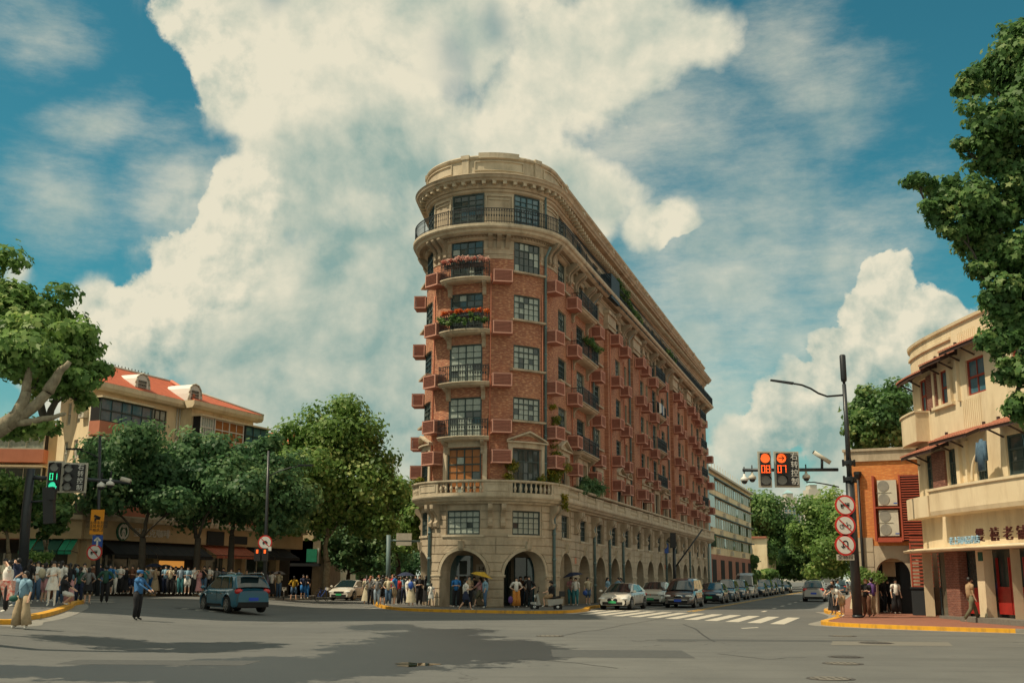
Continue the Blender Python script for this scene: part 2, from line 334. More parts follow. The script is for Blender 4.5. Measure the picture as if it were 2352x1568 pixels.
def build_split(m,name,parent=None,label=None,kind=None,merge=1):
    par=list(range(len(m.v)))
    def f(i):
        while par[i]!=i: par[i]=par[par[i]]; i=par[i]
        return i
    for fc in m.f:
        r=f(fc[0])
        for q in fc[1:]: par[f(q)]=r
    groups={}
    for k,fc in enumerate(m.f): groups.setdefault(f(fc[0]),[]).append(k)
    out=[]
    for g in groups.values():
        n=MB(); mp={}
        for k in g:
            if m.mats: n.mt(m.mats[m.m[k]])
            ids=[]
            for q in m.f[k]:
                if q not in mp: mp[q]=n.av(m.v[q],m.uv[q])
                ids.append(mp[q])
            n.af(ids,m.sm[k])
        out.append(n.build(name,None,parent,kind=kind))
    return out
WP={}   # world positions of empties and objects that carry children
def place(name,me,parent=None,kind=None,label=None,cat=None,group=None,base=(0,0,0)):
    o=bpy.data.objects.new(name,me); COL.objects.link(o)
    if parent is not None: o.parent=parent; WP[o.name]=WP.get(parent.name,(0,0,0))
    else: o.location=base; WP[o.name]=tuple(base)
    return tag(o,label,cat,group,kind)
def thing(name,loc,label,cat,group=None):
    o=empty(name,loc,label,cat,group); WP[o.name]=tuple(loc); return o
def copy_tree(o,parent=None,name=None):
    c=o.copy(); COL.objects.link(c)
    if parent is not None: c.parent=parent
    for ch in o.children: copy_tree(ch,c)
    return c
class Line:
    def __init__(s,a,b):  # wall seen from its right-hand side walking a->b ... outward normal = right of direction
        s.a=Vector((a[0],a[1],0)); s.d=(Vector((b[0],b[1],0))-s.a); s.L=s.d.length; s.d.normalize(); s.n=Vector((s.d.y,-s.d.x,0))
    def p(s,q,o,z): v=s.a+s.d*q+s.n*o; return (v.x,v.y,z)
    def cuts(s,a,b): return [a,b]
    def ang(s,q): return math.atan2(s.d.y,s.d.x)
def bevel_text(txt,size,ext=.01,mat_='white',font=None):
    c=bpy.data.curves.new('t','FONT'); c.body=txt; c.size=size; c.extrude=ext; c.align_x='CENTER'; c.align_y='CENTER'; c.resolution_u=2
    o=bpy.data.objects.new('t',c); COL.objects.link(o)
    dg=bpy.context.evaluated_depsgraph_get(); dg.update(); me=bpy.data.meshes.new_from_object(o.evaluated_get(dg))
    COL.objects.unlink(o); bpy.data.objects.remove(o); me.materials.clear(); me.materials.append(MATS[mat_]); return me
def put_text(txt,size,pos,xdir,parent,mat_='white',ext=.01,name='lettering',updir=(0,0,1),sx=1.,sy=1.):
    me=bevel_text(txt,size,ext,mat_); x=Vector(xdir).normalized(); u=Vector(updir).normalized(); n=x.cross(u)
    b=Vector(WP.get(parent.name,(0,0,0))) if parent else Vector((0,0,0))
    M_=Matrix(((x.x*sx,u.x*sy,n.x,pos[0]-b.x),(x.y*sx,u.y*sy,n.y,pos[1]-b.y),(x.z*sx,u.z*sy,n.z,pos[2]-b.z),(0,0,0,1)))
    me.transform(M_); me.name=name
    return place(name,me,parent)
# ================= the flatiron mansion =================
class Wedge:
    C=(-1.26,65.4); A0=R(-94.2); A1=R(72); R=4.0
    def p(s,q,o,z):
        s0,s1=s.R*s.A0,s.R*s.A1; a=max(s.A0,min(s.A1,q/s.R)); n=(math.sin(a),-math.cos(a)); t=(math.cos(a),math.sin(a))
        e=q-s1 if q>s1 else (q-s0 if q<s0 else 0)
        k=1. if -7<q<5 else (max(0,1-(q-5)/9.) if q>=5 else max(0,1-(-7-q)/30.)); k=k*k*(3-2*k)
        if z>0: z=z+k*float(np.interp(z,(0,2,6,19.2,20.7,21.3,24.4,26.),(0,.07,.14,.08,.45,.66,.62,.55)))
        return (s.C[0]+n[0]*(s.R+o)+t[0]*e, s.C[1]+n[1]*(s.R+o)+t[1]*e, z)
    def cuts(s,a,b):
        s0,s1=s.R*s.A0,s.R*s.A1; st=.28; c=[a]
        lo,hi=max(a,s0),min(b,s1)
        if hi>lo:
            n=max(1,int((hi-lo)/st)); c+=[lo+(hi-lo)*i/n for i in range(n+1)]
        c.append(b); c=sorted(set(round(x,4) for x in c)); return c
    def ang(s,q): return max(s.A0,min(s.A1,q/s.R))
fw=Wedge(); L0=6.40            # facade distance l -> s = l+L0
SE=62.5+L0; SB=-62.
man=thing('apartment_building',fw.p(0,-4,0),'long flatiron apartment block with red brick floors, stone arcade and rounded nose','building')
def fplace(name,me,fr,s,z,parent,o=0.,kind=None,rz=0.):
    b=Vector(WP.get(parent.name,(0,0,0))); ob=place(name,me,parent,kind); ob.location=Vector(fr.p(s,o,z))-b; ob.rotation_euler=(0,0,fr.ang(s)+rz); return ob
WIN=[(-5.25,2.0,0),(-1.47,2.05,1),(2.30,1.85,0)]+[(L0+a,b,c) for a,b,c in ((.4,1.85,0),(4.9,2.0,1),(9.35,1.9,0),(16.05,1.9,0),(18.85,.85,0),(25.2,1.9,0),(27.5,.8,0),(30.8,1.8,1),(35,1.7,0),(43.9,1.8,0),(46.0,.8,0),(52,1.8,0),(56.4,1.8,1),(60.6,1.6,0))]+[(-11.,1.8,0),(-15.5,1.8,1),(-21,1.8,0),(-27,1.8,0),(-35,1.8,0),(-43,1.8,0),(-51,1.8,0)]
FL=[(6.05,8.75,6.05,8.75),(10.35,11.7,9.35,11.65),(13.32,14.75,12.45,14.75),(16.25,17.75,15.5,17.8),(19.12,20.65,18.6,20.65)]
holes=[];wins=[]
for (c,w,b) in WIN:
    for fi,f in enumerate(FL):
        z0,z1=(f[2],f[3]) if b else (f[0],f[1])
        if fi==0 and w<1: z0=7.4; 
        holes.append((c-w/2,c+w/2,z0,z1)); wins.append((c,w,z0,z1,fi,b))
m=MB(); m.fwall(fw,SB,SE,6.0,21.0,holes,0,.28,bands=[(9.02,'brick'),(20.15,'brick'),(21.1,'stone')]); m.build('brick_wall',None,man)
# top floor of stone
th=[]
for (c,w,b) in WIN:
    z0=21.3; th.append((c-w/2,c+w/2,z0,23.35)); wins.append((c,w,z0,23.35,5,1))
m=MB().mt('stone'); m.fwall(fw,SB,SE,21.0,23.6,th,-.02,.25); m.build('attic_wall',None,man)
# body cap and roof, back closing walls
m=MB().mt('stone')
pts=[fw.p(s,-.1,24.3) for s in fw.cuts(SB,SE)]; m.poly(pts)
a=fw.p(SE,0,0);b=fw.p(SB,0,0)
m.hexa([(a[0],a[1],0),(b[0],b[1],0),(b[0],b[1]-.3,0),(a[0],a[1]-.3,0),(a[0],a[1],25.),(b[0],b[1],25.),(b[0],b[1]-.3,25),(a[0],a[1]-.3,25)]); m.build('flat_roof',None,man)
# windows
CURT=random.Random(3)
wmesh={}
def window_at(fr,s,w,z0,z1,parent,split=False,door=False,style='frame_green',o=-.16,glass=None,cols=None,rows=None):
    h=fr.p(s,0,z1)[2]-fr.p(s,0,z0)[2]; nc=cols or max(2,round(w/.42)); nr=rows or max(2,round(h/.40))
    g=glass or CURT.choice(['glass','glass','curtain','glass_blue','curtain'])
    key=(round(w,2),round(h,2),style,door,nc,nr)
    if key not in wmesh:
        m=MB().mt(style); fwd=.07
        m.box((-w/2+.04,0,h/2),(.08,fwd,h)); m.box((w/2-.04,0,h/2),(.08,fwd,h)); m.box((0,0,.04),(w-.16,fwd,.08)); m.box((0,0,h-.04),(w-.16,fwd,.08))
        tr=h-.16-(h-.16)*round(nr*.3)/nr if nr>3 else None
        for i in range(1,nc):
            x=-w/2+.08+(w-.16)*i/nc; big=(i*3%nc==0 or (nc==4 and i==2)) and nc>2
            m.box((x,0,h/2),(.07 if big else .028,fwd*.8,h-.16))
        for j in range(1,nr):
            z=.08+(h-.16)*j/nr; big=j==nr-max(1,round(nr*.3))
            m.box((0,0,z),(w-.16,fwd*.7 if not big else fwd*.95,.075 if big else .028))
        wmesh[key]=m.build('window_mesh',None,None,local=True).data
        bpy.data.objects.remove(bpy.context.scene.objects['window_mesh'])
    f=fplace('window',wmesh[key],fr,s,z0,parent,o)
    WP[f.name]=(0,0,0)
    if split:
        q=('pane',round(w/nc,3),round(h/nr,3))
        if q not in wmesh:
            m=MB().mt('glass'); pw=(w-.16)/nc; ph=(h-.16)/nr; m.box((0,0,ph/2),(pw-.02,.012,ph-.02)); wmesh[q]=m.build('pane_mesh',None,None,local=True).data
            bpy.data.objects.remove(bpy.context.scene.objects['pane_mesh'])
        for i in range(nc):
            for j in range(nr):
                p_=bpy.data.objects.new('pane',wmesh[q]); COL.objects.link(p_); p_.parent=f
                p_.location=(-w/2+.08+(w-.16)*(i+.5)/nc,.02,.08+(h-.16)*j/nr)
                p_.rotation_euler=(CURT.uniform(-.02,.02),0,CURT.uniform(-.03,.03))
                p_.material_slots[0].link='OBJECT'; gg=g if CURT.random()<.8 else CURT.choice(['glass','curtain']); p_.material_slots[0].material=MATS[gg]
    else:
        q=('panes',key,g)
        if q not in wmesh:
            m=MB().mt(g); 
            for i in range(nc):
                for j in range(nr):
                    x0=-w/2+.08+(w-.16)*i/nc; x1=x0+(w-.16)/nc; a_=.08+(h-.16)*j/nr; b_=a_+(h-.16)/nr; t=CURT.uniform(-.02,.02); t2=CURT.uniform(-.02,.02)
                    m.quad((x0,.03+t,a_),(x1,.03+t2,a_),(x1,.03+t2,b_),(x0,.03+t,b_))
            wmesh[q]=m.build('panes_mesh',None,None,local=True).data
            bpy.data.objects.remove(bpy.context.scene.objects['panes_mesh'])
        p_=bpy.data.objects.new('glazing',wmesh[q]); COL.objects.link(p_); p_.parent=f
    return f
for (c,w,z0,z1,fi,b) in wins:
    nose=-4<c<L0+2 and w>1
    g=None
    if fi==0 and nose: g='blind'
    if fi in(1,2) and abs(c+1.47)<.1: g='curtain'
    if fi>=3 and abs(c+1.47)<.1: g='glass'
    if abs(c-2.3)<.1: g='curtain' if fi in(1,2,3) else ('glass_blue' if fi==5 else 'glass')
    nc=4 if w>1.2 else 2
    window_at(fw,c,w,z0,z1,man,split=(nose and c<6 and fi!=5) ,cols=5 if (w>1.2 and not b and nose) else nc,rows=4 if not b else 6,glass=g)
    if not b and fi in(1,2,3,4):
        k=('sill',w)
        if k not in wmesh:
            m=MB().mt('stone'); m.box((0,-.06,-.06),(w+.45,.36,.11)); wmesh[k]=m.build('s_',None,None,local=True).data; bpy.data.objects.remove(bpy.context.scene.objects['s_'])
        fplace('window_sill',wmesh[k],fw,c,z0,man,0)
# backing behind the windows so that the rooms are dark
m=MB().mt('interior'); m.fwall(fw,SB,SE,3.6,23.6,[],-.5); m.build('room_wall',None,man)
# brick soldier course line and stone string at the foot of the brick
m=MB().mt('stone'); cq=SB
for c,w,_ in sorted(WIN)+[(SE+5,0,0)]:
    a,b=cq,min(c-w/2-.02,SE)
    if b-a>.2: m.fprof(fw,a,b,[(0,20.12),(.07,20.14),(.09,20.24),(0,20.28)]); m.fprof(fw,a,b,[(0,19.86),(.04,19.87),(.04,19.93),(0,19.94)])
    cq=c+w/2+.02
m.fprof(fw,SB,SE,[(-.02,23.35),(.10,23.42),(.12,23.55),(.0,23.55)])
build_split(m,'string_course',man)
for s_,z0,z1 in ((.02,6.9,19.),(-3.9,6.9,18.),(L0-3.0,6.9,18.),(L0+2.6,6.9,17.),(L0+7.3,6.5,18.5),(L0+12.3,6.5,19.),(L0+18.1,6.5,18.),(L0+22.9,6.5,19.),(L0+29.4,6.5,18.),(L0+33.,6.5,18.),(L0+41.3,6.5,18.),(L0+50.6,6.5,18.)):
    m=MB().mt('salmon'); m.tube([fw.p(s_,.05+(.26 if s_-L0>12 and (s_<L0+13 or L0+22<s_<L0+23.3) else 0),z0),fw.p(s_,.05+(.26 if s_-L0>12 and (s_<L0+13 or L0+22<s_<L0+23.3) else 0),z1)],.035,6); m.build('conduit',None,man)
# gallery slab
GO=.92
m=MB().mt('stone_dark'); m.fbox(fw,SB,SE,20.78,20.83,0,GO-.40); m.build('gallery_soffit',None,man)  # under-slab shade put into the soffit's darker stone colour
m=MB().mt('stone_pale'); GO=.92
m.fprof(fw,SB,SE+.9,[(0,20.82),(GO-.38,20.82),(GO-.22,20.88),(GO-.16,20.98),(GO-.05,21.02),(GO,21.08),(GO,21.2),(0,21.2)]); m.build('gallery_slab',None,man)
# frieze under the gallery with dentils
m=MB().mt('stone'); m.fprof(fw,SB,SE,[(0,20.6),(.16,20.66),(.2,20.82),(0,20.82)])
q=SB
while q<SE:
    if q>-8: m.fbox(fw,q,q+.09,20.72,20.81,.2,.27)
    q+=.2
m.build('dentil_frieze',None,man,kind='stuff')
# big scroll brackets; darker stone paints in the shade under the gallery
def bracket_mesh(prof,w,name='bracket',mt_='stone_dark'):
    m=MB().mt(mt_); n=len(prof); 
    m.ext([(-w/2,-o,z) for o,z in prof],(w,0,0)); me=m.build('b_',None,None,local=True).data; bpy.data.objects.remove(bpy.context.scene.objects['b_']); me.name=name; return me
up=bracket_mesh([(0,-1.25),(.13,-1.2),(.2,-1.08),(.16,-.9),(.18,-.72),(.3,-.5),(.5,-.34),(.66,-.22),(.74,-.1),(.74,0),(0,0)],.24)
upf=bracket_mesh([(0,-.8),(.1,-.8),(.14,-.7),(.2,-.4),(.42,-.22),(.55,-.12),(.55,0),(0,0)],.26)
BR=[]
for c in (.45,): BR+=[(c-.48,1),(c,1),(c+.48,1)]
for c in (-3.35,): BR+=[(c-.45,0),(c,0),(c+.45,0)]
BR+=[(4.1,0),(4.55,0)]
for c in (1.75,3.6,6.4,8.0,14.1,17.9,19.9,23.9,29.3,32.6,36.6,37.4,42.3,49.9,53.9,58.4,61.8): BR+=[(L0+c-.2,0),(L0+c+.25,0)]
for c in (-7.3,-9.5,-13,-18,-24,-31): BR+=[(c-.2,0),(c+.25,0)]
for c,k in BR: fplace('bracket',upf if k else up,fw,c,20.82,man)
# pilasters with stone capitals
for a,b in ((11.7,14.2),(20.6,23.2),(39.,41.6),(47.4,50.0)):
    m=MB().mt('brick'); m.fbox(fw,L0+a,L0+b,6.0,19.2,.0,.26); m.build('pilaster',None,man)
    m=MB().mt('stone'); m.fbox(fw,L0+a-.05,L0+b+.05,19.2,20.6,.0,.34); m.fbox(fw,L0+a-.15,L0+b+.15,20.35,20.6,.0,.46); m.fbox(fw,L0+a-.1,L0+b+.1,19.55,19.65,.0,.42); m.fbox(fw,L0+a-.1,L0+b+.1,19.2,19.32,.0,.42); m.build('capital',None,man)
# stone blocks between the top windows of the nose
m=MB().mt('stone')
for a,b in ((-4.2,-2.55),(-.38,1.33),(3.3,5.6)):
    m.fbox(fw,a,b,19.95,20.6,0,.05); m.fbox(fw,a,b,19.72,19.86,0,.04)
build_split(m,'stone_panel',man)
# attic panels
m=MB().mt('stone_pale')
cs=sorted([(c,w) for c,w,_ in WIN if c>-8])
for (c,w),(c2,w2) in zip(cs[:-1],cs[1:]):
    a,b=c+w/2+.1,c2-w2/2-.1
    if b-a>.5:
        m.fbox(fw,a,b,23.12,23.2,0,.07); m.fbox(fw,a,b,21.45,21.53,0,.07); m.fbox(fw,a,a+.08,21.53,23.12,0,.07); m.fbox(fw,b-.08,b,21.53,23.12,0,.07); m.fbox(fw,a+.2,b-.2,22.9,22.96,0,.04)
build_split(m,'wall_panel',man)
# cornice
m=MB().mt('stone'); m.fprof(fw,SB,SE+.5,[(-.02,23.55),(.18,23.6),(.24,23.72),(.24,23.93),(.62,23.93),(.66,24.02),(.76,24.08),(.80,24.2),(.86,24.27),(.8,24.31),(.1,24.42),(-.02,24.42)]); m.build('cornice',None,man)
m=MB().mt('stone_pale'); m.box((0,-.41,-.1),(.22,.36,.17)); m.box((0,-.43,-.005),(.27,.36,.03)); mod=m.build('m_',None,None,local=True).data; bpy.data.objects.remove(bpy.context.scene.objects['m_'])
q=-7.; mb=MB().mt('stone_pale')
while q<SE:
    if q<L0+32: fplace('modillion',mod,fw,q,23.92,man)
    else: mb.fbox(fw,q-.11,q+.11,23.74,23.91,.23,.59)
    q+=.55
mb.build('modillion_row',None,man,kind='stuff')
# parapet
m=MB().mt('stone_pale')
m.fprof(fw,SB,SE,[(-.2,24.35),(.16,24.35),(.16,24.5),(.08,24.55),(.08,25.45),(.2,25.52),(.24,25.62),(.2,25.7),(-.2,25.7)]); m.build('parapet',None,man)
q=-6.2; m=MB().mt('stone_pale')
while q<SE:
    m.fbox(fw,q,q+.42,24.5,25.5,.08,.22); m.fbox(fw,q-.04,q+.46,25.5,25.76,.05,.28)
    m.fbox(fw,q+.75,q+3.7,24.72,24.78,.08,.16); m.fbox(fw,q+.75,q+3.7,25.3,25.36,.08,.16); m.fbox(fw,q+.75,q+.81,24.78,25.3,.08,.16); m.fbox(fw,q+3.64,q+3.7,24.78,25.3,.08,.16)
    q+=4.43
m.fbox(fw,-.75,1.55,25.5,25.84,-.1,.3); build_split(m,'parapet_panel',man)
# gallery railing
def railing(fr,s0,s1,z0,h,o,name,parent,sp=.125,orn=True,simple=False):
    m=MB().mt('iron'); m.fbox(fr,s0,s1,z0+h-.04,z0+h,o-.025,o+.025); m.fbox(fr,s0,s1,z0+.08,z0+.11,o-.012,o+.012); m.fbox(fr,s0,s1,z0+h-.2,z0+h-.18,o-.012,o+.012)
    n=max(2,int((s1-s0)/sp))
    for i in range(n+1):
        q=s0+(s1-s0)*i/n; post=i%14==0 or i==n; w=.022 if post else .009
        z1_=z0+h+(.05 if post else -.03); b=len(m.v)
        for z in (z0,z1_):
            for (dq,do) in ((-w,-w),(w,-w),(w,w),(-w,w)): m.av(fr.p(q+dq,o+do,z))
        for f in ((0,1,5,4),(1,2,6,5),(2,3,7,6),(3,0,4,7)): m.af([b+k for k in f])
        if orn and not post:   # small leaf ornaments
            b=len(m.v)
            for (dq,dz) in ((0,-.1),(.045,0),(0,.1),(-.045,0)): m.av(fr.p(q+dq,o,z0+h*.5+dz))
            m.af((b,b+1,b+2,b+3))
            b=len(m.v)
            for (dq,dz) in ((0,-.06),(.05,0),(0,.06),(-.05,0)): m.av(fr.p(q+dq,o,z0+h-.11+dz))
            m.af((b,b+1,b+2,b+3))
    return m.build(name,None,parent)
railing(fw,-25,SE+.8,21.2,.92,GO-.12,'gallery_railing',man)
# balconies
BAL=[(-1.42,1.42,.85,i) for i in range(4)]
BF=[9.35,12.45,15.5,18.6]
blow=bracket_mesh([(0,-.75),(.12,-.75),(.18,-.66),(.14,-.5),(.22,-.3),(.45,-.16),(.55,-.06),(.55,0),(0,0)],.22,mt_='stone')
for c,hw,oo in [(-1.42,1.42,.85)]+[(L0+c,2.2,.8) for c in (4.6,30.3,56.)]+[(-15.5,1.8,.8)]:
    for z in BF:
        m=MB().mt('stone_pale')
        if c<0 and c>-3:   # bowed slab on the nose
            n=10; ss=[c-hw+2*hw*i/n for i in range(n+1)]; pr=[(-.01,-.2),(oo-.3,-.2),(oo-.14,-.14),(oo-.08,-.05),(oo,-.02),(oo,.04),(-.01,.04)]
            b0=len(m.v)
            for q in ss:
                t=(q-c)/hw; k=1-.28*t*t
                for (o,dz) in pr: m.av(fw.p(q,max(-.01,o*k),z-.04+dz))
            for i in range(n):
                for j in range(7): j2=(j+1)%7; m.af((b0+i*7+j,b0+(i+1)*7+j,b0+(i+1)*7+j2,b0+i*7+j2))
            m.af([b0+j for j in range(7)]); m.af([b0+n*7+j for j in range(7)][::-1])
        else:
            m.fprof(fw,c-hw,c+hw,[(-.01,z-.22),(oo-.3,z-.22),(oo-.14,z-.16),(oo-.08,z-.07),(oo,z-.05),(oo,z),(-.01,z)])
        m.build('balcony_slab',None,man)
        for d in (-1,1): fplace('bracket',blow,fw,c+d*(hw-.35),z-.22,man)
        class BFm:
            def p(s,q,o,zz):
                if c<0 and c>-3: o=o*(1-.28*((q-c)/hw)**2)
                return fw.p(q,o,zz)
            def cuts(s,a,b): return [a+(b-a)*i/8 for i in range(9)]
        fr=BFm(); oo2=oo-.07
        r_=railing(fr,c-hw+.07,c+hw-.07,z,.95,oo2,'balcony_railing',man,.12)
        m=MB().mt('iron')
        for d in (-1,1):
            q=c+d*(hw-.07); fz=fr.p(q,oo2,0); wz=fr.p(q,0.02,0)
            m.tube([(fz[0],fz[1],z+.93),(wz[0],wz[1],z+.93)],.022,4)
            for k in range(1,6):
                t=k/6; x=fz[0]*t+wz[0]*(1-t); y=fz[1]*t+wz[1]*(1-t); m.tube([(x,y,z),(x,y,z+.93)],.01,4)
        m.build('side_railing',None,man)
# pediments over the first brick floor windows
for (c,w,b) in WIN:
    if c<1.5 and c>-4: continue
    if c<-6: continue
    hw=w/2+.42
    m=MB().mt('stone_pale'); z=8.78
    m.fbox(fw,c-hw+.1,c+hw-.1,z,z+.28,0,.12); m.fbox(fw,c-hw,c+hw,z+.28,z+.36,0,.3)
    for d in (-1,1):
        n=4
        for i in range(n):
            a0=c+d*hw*(1-i/n); a1=c+d*hw*(1-(i+1)/n); z0_=z+.36+.52*i/n; z1_=z+.36+.52*(i+1)/n
            A=[fw.p(a0,o,zz) for o,zz in ((.02,z0_),(.3,z0_),(.3,z0_+.09),(.02,z0_+.09))]; B=[fw.p(a1,o,zz) for o,zz in ((.02,z1_),(.3,z1_),(.3,z1_+.09),(.02,z1_+.09))]
            m.hexa([A[0],A[1],B[1],B[0],A[3],A[2],B[2],B[3]])
    b0=len(m.v); m.av(fw.p(c-hw+.1,.06,z+.36)); m.av(fw.p(c+hw-.1,.06,z+.36)); m.av(fw.p(c,.06,z+.86)); m.af((b0,b0+1,b0+2))
    for d in (-1,1): m.fbox(fw,c+d*(hw-.25)-.12,c+d*(hw-.25)+.12,6.05,8.78,0,.12)
    m.build('pediment',None,man)
m=MB().mt('stone_pale'); c=-1.42   # plain stone surround under the lowest nose balcony
m.fbox(fw,c-1.3,c+1.3,8.78,9.12,0,.16); [m.fbox(fw,c+d*1.2-.12,c+d*1.2+.12,6.05,8.78,0,.14) for d in(-1,1)]; m.build('window_surround',None,man)
# air conditioner cages
def ac_meshes():
    w,h,d=1.12,.74,.72; m=MB().mt('ac_pink'); t=.055
    for x in (-w/2+t/2,w/2-t/2):
        for y in (-t/2,-d+t/2): m.box((x,y,h/2),(t,t,h))
        for z in (t/2,h-t/2): m.box((x,-d/2,z),(t,d-2*t,t))
    for y in (-t/2,-d+t/2):
        for z in (t/2,h-t/2): m.box((0,y,z),(w-2*t,t,t))
    m.mt('ac_slat'); m.box((0,-d/2,h+.006),(w+.02,d+.02,.012)); m.box((0,-d/2,-.008),(w,d,.012))
    m.mt('dark'); m.box((0,-d/2+.02,h/2),(w-.2,d-.2,h-.1))
    A=m.build('q_',None,None,local=True).data; bpy.data.objects.remove(bpy.context.scene.objects['q_'])
    def sl(parts):
        m=MB().mt('ac_slat')
        for p in parts: m.box(*p)
        r=m.build('q_',None,None,local=True).data; bpy.data.objects.remove(bpy.context.scene.objects['q_']); return r
    rows=[t+.035+(h-2*t)*(i+.5)/8-.03 for i in range(8)]
    allp=[((0,-d+.02,z),(w-2*t,.03,.05),0,.5) for z in rows]
    side=[((x,-d/2,z),(.03,d-2*t,.05),0,0,.5 if x>0 else -.5) for z in rows for x in(-w/2+.02,w/2-.02)]
    one=sl([((0,0,0),(w-2*t,.03,.05),0,.5)])
    return A,sl(allp+side),sl(side),one,rows,d
ACA,ACS,ACSIDE,ACONE,ACR,ACD=ac_meshes()
def ac(s,zc,split=False,fr=fw,parent=None,o=.03):
    a=fplace('air_conditioner_cage',ACA,fr,s,zc-.37,parent or man,o)
    WP[a.name]=(0,0,0)
    if split:
        for z in ACR:
            q=bpy.data.objects.new('slat',ACONE); COL.objects.link(q); q.parent=a; q.location=(0,-ACD+.02,z)
        q=bpy.data.objects.new('side_slats',ACSIDE); COL.objects.link(q); q.parent=a
    else:
        q=bpy.data.objects.new('slats',ACS); COL.objects.link(q); q.parent=a
ROW=[8.2,9.9,12.55,15.6,18.65]
for i,z in enumerate(ROW):
    ac(.62,z,True); ac(-3.35,z+(.1 if i else 0),True)
    for l in (-2.2,1.9,8.2 if i else 6.9,12.9,17.2,21.8,25.4,28.6,33.4,39.6,43.6,48.3,52.6,54.5,58.6):
        if i==0 and l in(28.6,): continue
        ac(L0+l,z-(.1 if l>-3 else 0)-(.42 if l in(28.6,8.2,54.5) and i else 0),l<3,o=.3 if l in(12.9,21.8,39.6,48.3) else .03)
    for s_,dz in ((-6.6,-.5),(-12.,.0),(-17.5,-.9),(-26,-.3),(-36,.4)): ac(s_,z+dz)
ac(L0+62.6,15.,False); ac(L0+62.6,12.); ac(L0+62.6,9.2)
# downpipes
for s_,z0,z1,z2 in ((3.62,6.95,20.1,0),(L0+8.0,6.95,20.1,0),(L0+19.9,6.95,20.1,0),(L0+37,6.95,20.1,0)):
    m=MB().mt('pipe'); m.tube([fw.p(s_,.12,z0),fw.p(s_,.12,z1),fw.p(s_,.5,z1+.5)],.075,8)
    z=z0+1
    while z<z1: m.tube([fw.p(s_,.12,z),fw.p(s_,.12,z+.12)],.095,8); z+=1.6
    m.build('downpipe',None,man)
m=MB().mt('pipe'); m.tube([fw.p(3.62,.12,21.2),fw.p(3.62,.12,23.7)],.07,8); m.build('downpipe',None,man)
# ---- stone ground floors ----
ARC=[(-5.25,1.42),(-1.47,1.42),(2.32,1.42)]+[(L0+.95+4.43*k,1.45) for k in range(14)]
ZS,ZR=1.78,1.32  # spring height, rise
ARCL=[(-5.25-4.43*k,1.45) for k in range(1,8)]
def az(c,r,s,ex=0.):
    t=abs(s-c)/(r+ex)
    return ZS+(ZR+ex)*math.sqrt(max(0,1-t*t)) if t<1 else None
m=MB().mt('stone')
allA=sorted(ARC+ARCL)
lo=-40.; gfw=[(-1.47,2.0),(2.32,1.9)]+[(c,1.75) for c,r in ARC if c>3]+[(-5.25,1.8)]+[(c,1.75) for c,r in ARCL]
gh=[(c-w/2,c+w/2,3.95,5.27) for c,w in gfw]
m.fwall(fw,lo,SE,3.6,6.0,gh,0,.3)
def strip(q0,q1,c,r):
    ss=[q0+(q1-q0)*i/12 for i in range(13)]
    return ss
cur=lo
for c,r in allA:
    if c-r<lo: continue
    m.fwall(fw,cur,c-r,0.0,3.6,[])
    ss=[c-r*math.cos(math.pi*i/18) for i in range(19)]
    for a,b in zip(ss[:-1],ss[1:]):
        za,zb=az(c,r,a) or ZS,az(c,r,b) or ZS
        m.quad(fw.p(a,0,za),fw.p(b,0,zb),fw.p(b,0,3.6),fw.p(a,0,3.6))
        m.quad(fw.p(a,-.75,za),fw.p(b,-.75,zb),fw.p(b,0,zb),fw.p(a,0,za))
        m.quad(fw.p(a,-.75,za),fw.p(a,-.75,3.6),fw.p(b,-.75,3.6),fw.p(b,-.75,zb))
    for q in (c-r,c+r): m.quad(fw.p(q,-.75,0),fw.p(q,0,0),fw.p(q,0,ZS),fw.p(q,-.75,ZS))
    cur=c+r
m.fwall(fw,cur,SE,0.,3.6,[]); m.build('stone_wall',None,man)
m=MB().mt('stone')      # back faces of piers, arcade ceiling
cur=lo
for c,r in allA+[(SE+1.5,1.45)]:
    if c-r<lo: continue
    a,b=cur,min(c-r,SE)
    for x,y in zip(fw.cuts(a,b)[:-1],fw.cuts(a,b)[1:]): m.quad(fw.p(y,-.75,0),fw.p(x,-.75,0),fw.p(x,-.75,3.6),fw.p(y,-.75,3.6))
    cur=c+r
for x,y in zip(fw.cuts(L0-2,SE)[:-1],fw.cuts(L0-2,SE)[1:]): m.quad(fw.p(x,-.3,3.5),fw.p(y,-.3,3.5),fw.p(y,-3.6,3.5),fw.p(x,-3.6,3.5))
m.poly([fw.p(s,-.3,3.52) for s in fw.cuts(-7,L0+1)]); m.build('arcade_ceiling',None,man)
# inner shop fronts of the arcade
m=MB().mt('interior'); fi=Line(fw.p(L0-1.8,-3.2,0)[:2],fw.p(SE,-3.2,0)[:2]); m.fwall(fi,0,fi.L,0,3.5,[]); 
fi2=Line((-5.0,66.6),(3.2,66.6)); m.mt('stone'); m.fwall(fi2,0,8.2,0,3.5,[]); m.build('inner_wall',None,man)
m=MB().mt('glass'); q=.6
while q<fi.L-2: m.fbox(fi,q,q+1.5,.3,2.9,0,.05); q+=2.2
build_split(m,'shop_glazing',man)
m=MB().mt('pipe'); m.fbox(fi2,1.15,1.75,.1,3.0,.01,.1); m.fbox(fi2,2.6,2.75,.1,3.0,.01,.1); m.mt('glass_blue'); m.fbox(fi2,1.75,2.6,.1,3.0,.01,.06); m.mt('frame_green'); m.fbox(fi2,1.95,2.4,1.9,2.7,.06,.1); m.mt('bark_dark'); m.fbox(fi2,1.95,2.4,.1,1.8,.06,.1)
